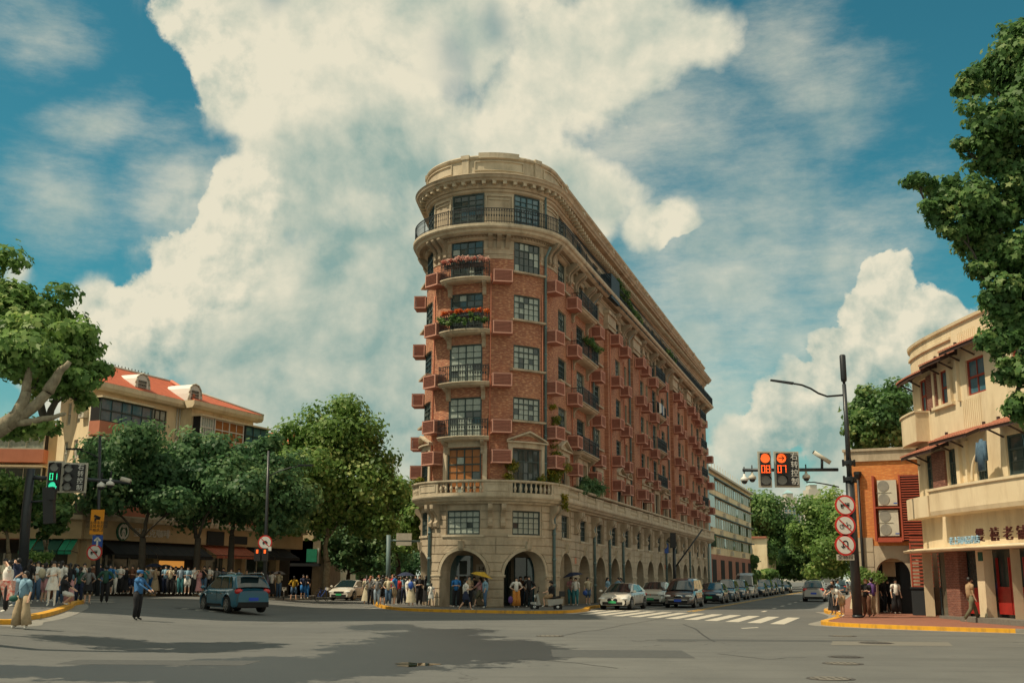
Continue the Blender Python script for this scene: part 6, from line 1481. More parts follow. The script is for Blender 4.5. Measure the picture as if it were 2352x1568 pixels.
    bxp('front_bumper_intake','dark',(fx-.04,0,cl+.16),(.12,Wd*.62,.16)); bxp('rear_bumper_trim','dark',(-fx+.04,0,cl+.13),(.13,Wd*.78,.22 if rails else .12))
    if grille=='kidney':
        for s_ in (1,-1): 
            m=MB().mt('dark'); m.sph((fx-.03,s_*.17,zf-.20),1,10,6,(.07,.15,.11)); m.build('grille',None,t,local=True)
        m=MB().mt('lamp_glass'); m.sph((fx-.05,0,zf-.06),1,8,5,(.05,.05,.05)); m.build('badge',None,t,local=True)
        for s_ in (1,-1): bxp('side_intake','dark',(fx-.12,s_*(Wd/2-.2),cl+.2),(.16,.1,.26))
    elif grille=='wide': m=MB().mt('chrome'); m.sph((fx-.05,0,zf-.16),1,12,6,(.08,.34,.12)); m.mt('dark'); m.sph((fx-.035,0,zf-.16),1,12,6,(.08,.28,.085)); m.build('grille',None,t,local=True); bxp('bumper_trim','chrome',(fx-.01,0,cl+.28),(.06,Wd*.6,.03))
    elif grille=='slim': bxp('light_bar','dark',(fx-.02,0,zf-.13),(.05,Wd*.55,.05)); m=MB().mt('lamp_red'); m.sph((fx-.0,.0,zf-.13),.045,8,5); m.build('badge',None,t,local=True)
    else: bxp('grille','dark',(fx-.03,0,zf-.16),(.07,Wd*.42,.15)); bxp('grille_bar','chrome',(fx+.005,0,zf-.16),(.03,Wd*.4,.02))
    bxp('number_plate',plate,(fx+.015,0,cl+.24),(.02,.44,.14)); bxp('number_plate',plate,(-fx-.015,0,cl+.36 if rails else cl+.45),(.02,.44,.14))
    if rails:
        for s_ in (1,-1): m=MB().mt('chrome'); m.tube([(rx[-2]-.1,s_*(Wd/2-roofw-.03),zr-.02),(rx[-2]-.3,s_*(Wd/2-roofw-.03),zr+.05),(rx[1]+.2,s_*(Wd/2-roofw-.03),zr+.05),(rx[1]+.02,s_*(Wd/2-roofw-.03),zr-.03)],.018,6); m.build('roof_rail',None,t,local=True)
        m=MB().mt('dark'); m.box((-fx+.30,0,zr-.02),(.3,Wd*.5,.04)); m.build('spoiler',None,t,local=True)
    return t
def car_at(src,xy,fwd,label,cat,group=None,name=None,first=None,z=0):
    o=src if first is None else copy_tree(first)
    o.location=(xy[0],xy[1],z+gz(*xy)); o.rotation_euler=(0,0,math.atan2(fwd[1],fwd[0])); tag(o,label,cat,group)
    for k in ('group',):
        if group is None and k in o: del o[k]
    return o
SED=[(-2.4,.92),(-1.9,1.0),(-1.,.98),(.9,.95),(1.3,.93),(2.0,.80),(2.4,.66)]
SEDR=[(-1.95,1.02),(-1.1,1.38),(-.3,1.45),(.3,1.42),(1.25,.96)]
SEDW=[(-1.35,-.42,-.85,-.35),(-.36,.82,-.28,.32)]
SUVB=[(-2.25,1.02),(-1.9,1.08),(-1.,1.04),(.9,1.02),(1.4,1.0),(2.0,.90),(2.25,.74)]
SUVR=[(-2.12,1.1),(-1.72,1.60),(-.6,1.67),(.25,1.64),(1.25,1.06)]
SUVW=[(-1.25,-.42,-1.15,-.40),(-.36,.90,-.32,.34),(-1.66,-1.33,-1.45,-1.24)]
away=(-.60,.80)
rw=GG(561,1409); n_=math.hypot(*away); cx_,cy_=rw[0]+away[0]/n_*1.3,rw[1]+away[1]/n_*1.3
suv=make_car('suv','paint_suv',4.43,1.81,SUVB,SUVR,2.6,.36,SUVW,7,rails=True,lamp=1,roofw=.22,cl=.24)
car_at(suv,(cx_,cy_),away,'teal blue SUV seen from behind, crossing the shaded junction','car')
tf=(-fd[0],-fd[1])
def L_(t,d): return st(t,d)
c=make_car('car','paint_white',4.72,1.84,SED,SEDR,2.85,.34,SEDW,5,grille='kidney',plate='plate_green'); car_at(c,L_(2.2,-4.35),(-.36,-.93),'white sedan with twin dark grilles stopped first at the crossing','car','cars waiting at the crossing')
c2=make_car('car','paint_cream',4.6,1.85,[(a,b+.08) for a,b in SED],[(a*.98,b+.07) for a,b in SEDR],2.8,.35,SEDW,5,grille='slim',plate='plate_green'); car_at(c2,L_(12.4,-4.3),tf,'cream white hatchback waiting right behind the white sedan','car','cars waiting at the crossing')
MB_=[(-2.55,1.05),(-2.2,1.12),(-1.,1.08),(1.2,1.05),(1.7,1.0),(2.3,.90),(2.55,.72)]; MR_=[(-2.45,1.15),(-2.2,1.68),(-1,1.75),(.4,1.73),(1.0,1.6),(1.75,1.06)]
c=make_car('minivan','paint_brown',5.2,1.88,MB_,MR_,3.0,.35,[(-2.1,-1.2,-2.0,-1.15),(-1.1,.15,-1.05,.15),(.22,1.3,.22,.75)],6,grille='wide'); car_at(c,L_(8.6,-1.85),tf,'dark brown people carrier beside the double yellow line','minivan','cars waiting at the crossing')
dk=make_car('car','paint_navy',4.7,1.86,SED,SEDR,2.8,.34,SEDW,5,grille='slim',plate='plate_green'); car_at(dk,L_(20.8,-1.7),tf,'near-black low sedan directly behind the brown people carrier','car','cars waiting at the crossing')
ds=make_car('suv','paint_bluegrey',4.5,1.84,SUVB,SUVR,2.65,.36,SUVW,5); car_at(ds,L_(27.2,-1.6),tf,'dark blue SUV between the black sedan and the silver van','car','cars waiting at the crossing')
VB=[(-2.6,1.2),(-2.3,1.22),(.8,1.2),(1.6,1.15),(2.2,1.0),(2.6,.78)]; VR=[(-2.58,1.25),(-2.5,2.1),(-1,2.28),(.7,2.25),(1.2,2.05),(2.0,1.18)]
vn=make_car('van','paint_silver',5.3,1.95,VB,VR,3.2,.36,[(-2.2,-1.,-2.2,-1.),(-.9,.3,-.9,.3),(.4,1.5,.4,1.1)],5); car_at(vn,L_(46.5,-2.1),tf,'silver high-roofed van in the queue','van','cars waiting at the crossing')
for i,(t,d,src,lab) in enumerate(((18.5,-4.7,dk,'dark car mostly hidden behind the cream white hatchback'),(36.5,-1.8,ds,'dark SUV partly hidden ahead of the silver van'),(55.5,-1.9,dk,'first dark sedan behind the silver van'),(62.5,-1.9,ds,'second dark car behind the silver van'),(70,-2.0,dk,'third dark car behind the silver van'),(78,-1.9,ds,'last dark car of the queue behind the silver van'),(60,-4.9,dk,'dark car in the kerb lane behind the van'),(90,-1.8,dk,'tiny dark car at the distant end of the queue'))): car_at(None,L_(t,d),tf,lab,'car','cars waiting at the crossing',first=src)
sw=make_car('suv','paint_silver',4.6,1.83,SUVB,SUVR,2.75,.34,SUVW,5,lamp=1); car_at(sw,L_(32.5,4.9),fd,'silver SUV seen from behind, driving away up the right lane','car')
for t,d,l in ((98,2.2,'distant dark car driving away near the street trees'),(112,5.2,'farthest small dark car up the right lane'),(76,5.6,'dark car ahead of the silver SUV by the right kerb')): car_at(None,L_(t,d),fd,l,'car','cars far up the street',first=ds)
c=make_car('car','paint_white',4.6,1.83,SED,[(a,b+.03) for a,b in SEDR],2.75,.34,SEDW,5,plate='plate_green'); car_at(c,(-12.1,84.5),(-.22,-.97),'white sedan with green plate coming out of the left street','car')
c=copy_tree(dk); c.location=(-10.6,97,0); c.rotation_euler=(0,0,math.atan2(-.97,-.16)); tag(c,'dark car partly hidden behind the left white sedan','car'); c.pop('group',None)
# ================= people =================
CL={'white':(.85,.82,.76),'cream':(.62,.54,.38),'black':(.018,.018,.022),'navy':(.02,.03,.075),'blue':(.03,.19,.52),'sky blue':(.25,.42,.55),'jeans':(.08,.15,.26),'pale jeans':(.32,.40,.48),'grey':(.22,.22,.22),'pink':(.60,.30,.32),'red':(.50,.03,.03),'green':(.03,.10,.07),'teal':(.06,.25,.28),'beige':(.50,.38,.24),'brown':(.16,.07,.04),'orange':(.65,.26,.05),'yellow':(.58,.36,.03),'purple':(.14,.07,.25),'tan':(.42,.28,.16),'police':(.05,.18,.42),'olive':(.16,.15,.09),'lilac':(.45,.36,.5)}
for k,v in CL.items(): mat('cloth_'+k,v,.9,tuple(x*.8 for x in v),9.)
mat('skin',(.66,.40,.28),.55); mat('skin_dark',(.42,.24,.15),.55); mat('hair_black',(.012,.010,.010),.45); mat('hair_ginger',(.28,.10,.04),.5); mat('shoe_white',(.7,.68,.62),.6); mat('shoe_black',(.02,.02,.02),.6); mat('plaid',(.55,.03,.02),.9,(.75,.6,.5),12.)
def pose(arms,legs):
    J={'pel':(0,0,.94),'bel':(0,0,1.08),'che':(0,.0,1.26),'nec':(0,0,1.43),'nk2':(0,-.01,1.49),'hed':(0,-.015,1.575),'top':(0,-.01,1.645)}
    for s_,n in ((1,'L'),(-1,'R')):
        J['sh'+n]=(s_*.165,0,1.385)
        J['el'+n],J['wr'+n]={'down':((s_*.235,.03,1.12),(s_*.245,-.05,.89)),'hips':((s_*.36,.08,1.14),(s_*.18,-.07,1.02)),'phone':((s_*.21,-.16,1.18),(s_*.07,-.33,1.40)),'read':((s_*.22,-.02,1.13),(s_*.07,-.26,1.16)),
          'head':((s_*.33,-.04,1.50),(s_*.12,-.08,1.60)),'fold':((s_*.24,-.04,1.14),(-s_*.05,-.17,1.17)),'ride':((s_*.26,-.16,1.17),(s_*.27,-.42,1.10)),'reach':((s_*.2,-.22,1.2),(s_*.12,-.45,1.05))}[arms.get(n,'down') if isinstance(arms,dict) else arms]
        J['hd'+n]=tuple(np.array(J['wr'+n])+(np.array(J['wr'+n])-np.array(J['el'+n]))/.26*.075)
        J['hp'+n]=(s_*.095,0,.90)
        K,A,T=(s_*.105,-.015,.49),(s_*.11,.02,.085),(s_*.13,-.13,.035)
        if legs=='walk': K,A,T=((.10,-.20,.52),(.10,-.30,.11),(.11,-.44,.08)) if s_>0 else ((-.10,.08,.50),(-.10,.36,.13),(-.10,.28,.035))
        if legs=='wide': K,A,T=(s_*.15,-.02,.49),(s_*.20,.02,.085),(s_*.24,-.12,.035)
        if legs=='cross' and s_>0: K,A,T=(.03,-.08,.49),(-.02,-.10,.085),(-.01,-.25,.035)
        if legs=='sit': K,A,T=(s_*.15,-.44,.86),(s_*.14,-.40,.42),(s_*.14,-.54,.38)
        if legs=='crouch': K,A,T=(s_*.15,-.38,.86),(s_*.12,-.02,.52),(s_*.13,-.18,.47)
        J['kn'+n],J['an'+n],J['to'+n]=K,A,T
    if legs=='bend':
        for k in list(J):
            if k[:2] in('be','ch','ne','nk','he','to','sh','el','wr','hd') and not k in('toL','toR'):
                x,y,z=J[k]; a=R(52); y2,z2=y,z-.94; J[k]=(x,y2*math.cos(a)-z2*math.sin(a),.94+z2*math.cos(a)*1.0+y2*math.sin(a))
    return J
BON=[('pel','bel'),('bel','che'),('che','nec'),('nec','nk2'),('nk2','hed'),('hed','top')]+[(a+n,b+n) for n in 'LR' for a,b in (('sh','el'),('el','wr'),('wr','hd'),('hp','kn'),('kn','an'),('an','to'))]+[('nec','shL'),('nec','shR'),('pel','hpL'),('pel','hpR')]
RAD={'pel':(.135,.105),'bel':(.115,.09),'che':(.13,.095),'nec':(.075,.06),'nk2':(.048,.05),'hed':(.082,.098),'top':(.062,.075),'sh':(.058,.058),'el':(.038,.038),'wr':(.027,.027),'hd':(.038,.022),'hp':(.088,.09),'kn':(.054,.056),'an':(.036,.038),'to':(.036,.026)}
BODY={}
def body_mesh(ak,legs,fingers=False):
    key=(str(ak),legs,fingers)
    if key in BODY: return BODY[key]
    J=pose(ak,legs); names=list(J); me=bpy.data.meshes.new('person_body'); ed=[(names.index(a),names.index(b)) for a,b in BON]; vs=[J[n] for n in names]; rad=[RAD.get(n) or RAD[n[:2]] for n in names]
    if fingers:
        for n in 'LR':
            w,h=np.array(J['wr'+n]),np.array(J['hd'+n]); d=(h-w)/np.linalg.norm(h-w); sx=np.cross(d,(0,1,0.2)); sx/=np.linalg.norm(sx)
            for k,(o,l) in enumerate(((-.026,.055),(-.009,.066),(.009,.062),(.026,.048),(.04,.03))):
                i=len(vs); st0=h+sx*o*.9-(d*.03 if k==4 else 0); vs+= [tuple(st0+d*.012),tuple(st0+d*l*.6+sx*o*.15),tuple(st0+d*l+np.array((0,-.012,0)))]; rad+=[(.010,.010),(.009,.009),(.007,.007)]; ed+=[(names.index('hd'+n),i),(i,i+1),(i+1,i+2)]
    me.from_pydata(vs,ed,[]); o=bpy.data.objects.new('tmp',me); COL.objects.link(o); sk=o.modifiers.new('s','SKIN'); sk.use_smooth_shade=True; sb=o.modifiers.new('u','SUBSURF'); sb.levels=1
    if not me.skin_vertices: me.attributes
    for i,sv in enumerate(me.skin_vertices[0].data): sv.radius=rad[i]; sv.use_root=(i==0)
    dg=bpy.context.evaluated_depsgraph_get(); dg.update(); r=bpy.data.meshes.new_from_object(o.evaluated_get(dg)); COL.objects.unlink(o); bpy.data.objects.remove(o)
    r.name='person_body'
    r.materials.clear()
    for _ in range(8): r.materials.append(MATS['skin'])
    co=np.empty(len(r.vertices)*3); r.vertices.foreach_get('co',co); co=co.reshape(-1,3); mi=[]
    segs=[(np.array(J[a]),np.array(J[b]),a,b) for a,b in BON]
    hc=np.array(J['hed']); nk=np.array(J['nk2']); up=(hc-nk)/np.linalg.norm(hc-nk)
    for p in r.polygons:
        c=co[list(p.vertices)].mean(0); best=None
        for A,B,a,b in segs:
            t=max(0,min(1,np.dot(c-A,B-A)/np.dot(B-A,B-A))); d=np.linalg.norm(c-(A+(B-A)*t))-(RAD.get(a) or RAD[a[:2]])[0]*.6
            if best is None or d<best[0]: best=(d,a,b,t)
        _,a,b,t=best; k=a[:2]; kb=b[:2]
        if a in('nk2','hed'): s=7 if (np.dot(c-hc,up)>.045 or c[1]-hc[1]>.02) else 0
        elif k=='ne' and b=='nk2': s=0
        elif k=='sh': s=2 
        elif k=='el': s=3
        elif k=='wr': s=0
        elif k=='hp': s=4
        elif k=='kn': s=5
        elif k=='an': s=6
        elif a=='pel' and kb=='hp': s=4
        elif a=='pel' and t<.4: s=4
        else: s=1
        mi.append(s)
    r.polygons.foreach_set('material_index',mi); r.polygons.foreach_set('use_smooth',[True]*len(mi)); BODY[key]=(r,J); return BODY[key]
SH={}
def shell(key,fn):
    if key not in SH:
        m=MB().mt('cloth_white'); fn(m); SH[key]=m.build('sh_',None,None,local=True).data; bpy.data.objects.remove(bpy.context.scene.objects['sh_'])
    return SH[key]
def person(x,y,z,h,arms='down',legs='stand',face=0.,top='white',bot=('trousers','black'),hair='short',hc='hair_black',label='',group=None,shoe='shoe_white',skin='skin',sleeve=1,near=False,dress=None,hat=None,sitz=0.):
    me,J=body_mesh(arms,legs,near); s=h/1.72
    t=bpy.data.objects.new('person',None); COL.objects.link(t); t.location=(x,y,z-(sitz*s)); t.rotation_euler=(0,0,R(face)); t.scale=(s*(1.04 if bot[0]!='skirt' else .98),s,s); tag(t,label,'person',group); WP[t.name]=(0,0,0)
    b=bpy.data.objects.new('body',me); COL.objects.link(b); b.parent=t
    T='cloth_'+top; B='cloth_'+bot[1]; long_=bot[0] in('trousers','wide'); 
    mats=[skin,T,T,T if sleeve>1 else skin,B if bot[0]!='skirt' or True else skin,B if long_ else skin,shoe,hc]
    if bot[0] in('skirt','longskirt') or dress: mats[4]=B if not dress else 'cloth_'+dress[1]
    for i,q in enumerate(mats): b.material_slots[i].link='OBJECT'; b.material_slots[i].material=MATS[q]
    def ch(nm,mesh,mt_):
        o=bpy.data.objects.new(nm,mesh); COL.objects.link(o); o.parent=t; o.material_slots[0].link='OBJECT'; o.material_slots[0].material=MATS[mt_]; return o
    pk=(str(arms),legs)
    P_=lambda n:Vector(J[n])
    def fs(m):
        m.tube([P_('pel')+Vector((0,0,-.03)),P_('bel'),P_('che'),P_('nec')-(P_('nec')-P_('che'))*.18,P_('nec')],[.168,.158,.178,.15,.07],12,ell=.70)
        for n in 'LR': m.tube([P_('sh'+n)+(P_('nec')-P_('sh'+n))*.25,P_('sh'+n),P_('sh'+n)*.45+P_('el'+n)*.55],[.075,.078,.072],8)
    if legs!='bend' or True: ch('shirt',shell(('shirt',)+pk,fs),T)
    if dress or bot[0] in('skirt','longskirt'):
        zl={'skirt':.62,'longskirt':.22}.get(bot[0],.5) if not dress else dress[0]; fl=.30 if zl<.4 else .24; z0=1.06 if not dress else 1.12
        def fk_(m):
            n=20; prev=None
            for i,(f,r_) in enumerate(((0,.125),(.15,.16),(.5,.16+(fl-.16)*.5),(1,fl))):
                zz=z0+(zl-z0)*f; ring=[m.av((r_*math.cos(2*math.pi*k/n)*(1+.07*f*math.sin(k*2.5)),r_*.78*math.sin(2*math.pi*k/n)*(1+.07*f*math.sin(k*2.5)),zz)) for k in range(n)]
                if prev: [m.af((prev[k],prev[(k+1)%n],ring[(k+1)%n],ring[k])[::-1],True) for k in range(n)]
                prev=ring
        ch('skirt' if not dress else 'dress',shell(('sk',zl,z0),fk_),'cloth_'+(dress[1] if dress else bot[1]))
    elif bot[0] in('trousers','wide','shorts'):
        def ft_(m):
            for n in 'LR':
                h_,k_,a_=P_('hp'+n),P_('kn'+n),P_('an'+n)
                if bot[0]=='shorts': m.tube([h_+Vector((0,0,.06)),h_*.5+k_*.5,h_*.15+k_*.85],[.11,.105,.10],10)
                else:
                    w=(.115,.135,.15) if bot[0]=='wide' else (.11,.078,.062); m.tube([h_+Vector((0,0,.06)),h_*.6+k_*.4,k_,a_+(k_-a_)*.08],[w[0],w[0]*.95,w[1],w[2]],10)
        ch('trousers' if bot[0]!='shorts' else 'shorts',shell(('tr',bot[0])+pk,ft_),B)
    H=P_('hed'); up=(P_('hed')-P_('nk2')).normalized(); bk=Vector((0,1,0))-up*up.y; bk.normalize()
    def fh(m):
        m.sph(H+up*.042+bk*.038,1,12,8,(.092,.092,.098))
        if hair=='long': m.tube([H+bk*.055+up*.03,H+bk*.085-up*.1,H+bk*.10-up*.28,H+bk*.09-up*.36],[.085,.095,.085,.03],9,ell=.6)
        if hair=='bun': m.sph(H+bk*.12+up*.06,.045,8,6)
        if hair=='bob': m.tube([H+bk*.03+up*.03,H+bk*.05-up*.1],[.1,.09],10,ell=.8)
    # scalp: keep the face free by shifting the cap up and back
    ch('hair',shell(('hair',hair)+pk,fh),hc)
    if near:
        def ff(m):
            fw_=-bk
            for sx in (-1,1): m.box(H+fw_*.098+up*.012+Vector((sx*.03,0,0)),(.024,.012,.01))
            m.box(H+fw_*.096-up*.052,(.034,.01,.008))
        ch('face_features',shell(('face',)+pk,ff),'hair_black')
        def fn(m): m.tube([H-bk*.088+up*.01,H-bk*.115-up*.022],[.010,.016],6)
        ch('nose',shell(('nose',)+pk,fn),skin)
    if hat:
        def fh2(m): m.lathe(H+up*.07,[(.115,-.02),(.118,.04),(.10,.075),(.03,.085)],14); m.box(H+up*.055-bk*.13,(.17,.11,.015))
        ch('cap',shell(('cap',)+pk,fh2),hat)
    return t
PLC=[(60,'at the left edge'),(130,'near the leaning signal pole'),(182,'by the near yellow kerb corner'),(275,'in front of the green awnings'),(420,'below the coffee shop sign'),(470,'ahead of the blue SUV bonnet'),(612,'behind the blue SUV'),(720,'just right of the blue SUV'),(925,'at the left tip of the mansion pavement'),(985,'close to the leftmost arch'),(1035,'beside the left nose pier'),(1130,'before the left nose arch'),(1262,'before the right nose arch'),(1372,'by the second facade arch'),(1700,'behind the white cars'),(1880,'far up the street'),(1945,'left of the right-hand pole'),(2012,'right of the right-hand pole'),(2110,'inside the brick house arch'),(2400,'passing the corner house')]
PH_={'down':'','hips':'hands on hips','phone':'holding up a phone','read':'looking at a phone','head':'hands raised','fold':'arms folded','ride':'hands on the handlebars','reach':'reaching forward'}
CT=[];CY_={}
def crowd(u,y,h,top,bot,arms='down',legs='stand',face=0.,hair='short',extra='',z=None,**k):
    """u: pixel column, y: distance"""
    r=ray(u,1330); x=r[0]/r[1]*y
    zz=gz(x,y)+(KH if z is None else z)
    pl=next(b for a,b in PLC if u<a); an=arms if isinstance(arms,str) else list(arms.values())[0]
    tp='%s top'%top if not k.get('dress') else '%s dress'%k['dress'][1]
    lab=extra or ' '.join(('%s and %s %s, %s %s'%(tp,bot[1],bot[0].replace('longskirt','long skirt'),PH_[an],pl)).split())
    if not extra: lab='person in '+lab
    if lab in CT:
        side='behind' if y>CY_[lab][1] else 'ahead of'
        if abs(u-CY_[lab][0])>22: side='right of' if u>CY_[lab][0] else 'left of'
        lab=lab+', %s its look-alike'%side
    CT.append(lab); CY_[lab]=(u,y)
    w_=lab.split()
    if len(w_)>16: lab=' '.join(q for q in w_ if q not in('the','person')) if len(w_)-sum(q in('the','person') for q in w_)<=16 else ' '.join(w_[:16])
    o=person(x,y,zz,h,arms,legs,face,top,bot,hair,label=lab,group=k.pop('group',None) ,**k); return o,x,zz
def feet(u,v,zoff=KH): q=GG(u,v,zoff); return q[1]
# near left
yv=feet(58,1436,0)
W1=crowd(58,32.,1.62,'sky blue',('wide','beige'),{'L':'down','R':'head'},'wide',-20,'bun','woman in pale blue tee and wide beige trousers making a victory sign',z=0,near=True)
q=crowd(18,36.,1.66,'white',('trousers','black'),'head','stand',-60,'bun','person in white top, red plaid shirt tied at the waist, hands to head',near=True)
m=MB().mt('plaid'); X,Z0=q[1],q[2]; m.hexa([(X+.02,35.85,Z0+.36),(X+.30,35.8,Z0+.48),(X+.30,35.9,Z0+.48),(X+.02,35.95,Z0+.36),(X-.20,35.8,Z0+1.02),(X+.20,35.8,Z0+1.0),(X+.20,36.16,Z0+1.),(X-.20,36.16,Z0+1.02)]); tag(m.build('tied_shirt',None,None),'red plaid shirt tied round the waist of the leftmost person','shirt')
crowd(38,40.,1.72,'navy',('trousers','pale jeans'),'head','stand',-80,'short','person in navy shirt drinking, behind the plaid shirt wearer'); crowd(66,43.,1.70,'black',('trousers','black'),'down','stand',170,'long','person all in black with long dark hair beside the signal pole'); crowd(85,46,1.65,'white',('trousers','jeans'),'fold'); crowd(28,44,1.7,'black',('trousers','black'),'down','stand',90); crowd(52,48,1.7,'grey',('trousers','jeans'),'down','stand',160); crowd(8,42,1.7,'cream',('trousers','olive'),'read')
q=crowd(122,41.6,1.66,'white',('trousers','white'),{'L':'down','R':'fold'},'stand',10,'long','woman in a white knee-length dress on the yellow kerb',dress=(.62,'white'),near=True)
crowd(140,44.,1.68,'white',('trousers','jeans'),'down','stand',170,'long','person in blue jeans half hidden behind the white dress'); crowd(104,45.,1.6,'grey',('shorts','pink'),'read','stand',150,'bob','person in pink trousers with a cream backpack near the kerb'); crowd(118,47,1.66,'black',('trousers','brown'),'down','stand',90); crowd(133,52,1.7,'navy',('trousers','black'),'phone')
crowd(159,44.6,1.6,'black',('wide','pink'),'down','stand',200,'long','woman in dark top and wide pale pink trousers by the kerb corner')
crowd(151,43.4,1.55,'black',('shorts','white'),'reach','crouch',100,'long','person crouching at the yellow kerb corner',sitz=.44)
crowd(184,50.,1.6,'green',('trousers','navy'),'down','stand',180,'long','person in dark patterned trousers standing in the road left of centre',z=0); crowd(204,49.,1.58,'grey',('skirt','black'),'hips','stand',185,'bob','woman in grey tee and black skirt seen from behind, hands on hips',z=0); crowd(243,50.6,1.68,'green',('trousers','black'),'hips','stand',190,'short','person in dark green tee standing alone in the shaded road',z=0)
crowd(320,39.7,1.73,'police',('trousers','black'),'reach','stand',75,'short','traffic officer in blue shirt and cap standing in the road',z=0,hat='cloth_police',shoe='shoe_black',near=True,sleeve=2)
for u,y,h,t,b,a,f,hr in ((172,56,1.66,'sky blue',('trousers','jeans'),'down',150,'long'),(192,58,1.7,'white',('trousers','black'),'phone',20,'short'),(214,60,1.68,'brown',('trousers','black'),'down',0,'long'),(228,62,1.72,'navy',('trousers','jeans'),'fold',0,'short'),(252,64,1.7,'blue',('shorts','black'),'read',10,'short'),(262,66,1.66,'sky blue',('trousers','white'),'phone',0,'long'),
 (276,66.5,1.72,'white',('trousers','black'),'read',0,'short'),(290,67,1.62,'black',('longskirt','black'),'down',20,'long'),(303,67,1.7,'brown',('shorts','navy'),'read',0,'short'),(316,68,1.66,'white',('trousers','olive'),'phone',0,'bob'),(334,67,1.6,'teal',('trousers','grey'),'phone',0,'long'),(345,68,1.68,'white',('trousers','blue'),'phone',0,'short'),(357,67.5,1.6,'beige',('longskirt','beige'),'phone',10,'long'),(368,69,1.7,'black',('trousers','black'),'down',0,'short'),(380,67.4,1.7,'sky blue',('trousers','navy'),'read',0,'short'),(391,66.8,1.66,'cream',('trousers','black'),'phone',0,'short'),(402,68.6,1.66,'black',('trousers','grey'),'fold',0,'long'),
 (415,67.4,1.68,'pale jeans',('trousers','teal'),'down',0,'short'),(431,67.3,1.64,'sky blue',('shorts','white'),'read',0,'short'),(445,67.6,1.68,'white',('trousers','black'),'phone',60,'short'),(456,67.9,1.52,'pink',('longskirt','pink'),'read',50,'long'),(468,68.4,1.7,'black',('trousers','jeans'),'phone',0,'short'),(480,69.5,1.72,'white',('trousers','black'),'read',0,'short'),(497,70.5,1.7,'grey',('trousers','black'),'down',0,'short'),(512,71,1.68,'navy',('trousers','black'),'fold',0,'long'),(530,72,1.7,'white',('trousers','black'),'phone',0,'short'),(548,72,1.68,'sky blue',('trousers','black'),'down',0,'short'),(566,73,1.7,'beige',('trousers','black'),'fold',0,'long'),(584,73,1.66,'black',('trousers','black'),'phone',0,'short'),(600,74,1.7,'olive',('trousers','navy'),'down',0,'short'),
 (616,74.5,1.68,'lilac',('longskirt','lilac'),'down',200,'long'),(625,74,1.7,'white',('longskirt','black'),'reach',190,'short'),(641,74.6,1.72,'cream',('trousers','jeans'),'read',160,'short'),(697,79,1.68,'navy',('shorts','blue'),'ride',30,'short'),(705,82,1.7,'black',('trousers','blue'),'down',0,'short'),
 (285,71,1.7,'navy',('trousers','black'),'down',0,'short'),(325,72,1.72,'pink',('trousers','black'),'down',0,'long'),(352,73,1.7,'white',('trousers','jeans'),'down',0,'long'),(385,72,1.66,'red',('trousers','black'),'down',0,'short'),(410,73,1.7,'beige',('trousers','black'),'down',0,'long'),(440,73,1.7,'navy',('trousers','black'),'down',0,'long'),(240,70,1.7,'white',('trousers','black'),'down',0,'long'),(270,73,1.66,'teal',('trousers','black'),'down',0,'short'),
 (208,68,1.7,'black',('trousers','black'),'fold',0,'short'),(176,64,1.7,'cream',('trousers','black'),'down',0,'long'),(150,60,1.7,'white',('trousers','black'),'down',0,'short'),(120,58,1.7,'navy',('trousers','black'),'down',0,'long'),(96,58,1.7,'grey',('trousers','black'),'fold',0,'short'),(75,56,1.7,'white',('trousers','jeans'),'down',0,'long')):
    crowd(u,y,h,t,b,a,'stand',f,hr)
crowd(676,78.5,1.7,'yellow',('shorts','jeans'),'hips','wide',170,'short','person in a yellow tee and denim shorts holding a bicycle at the far crossing',z=0)
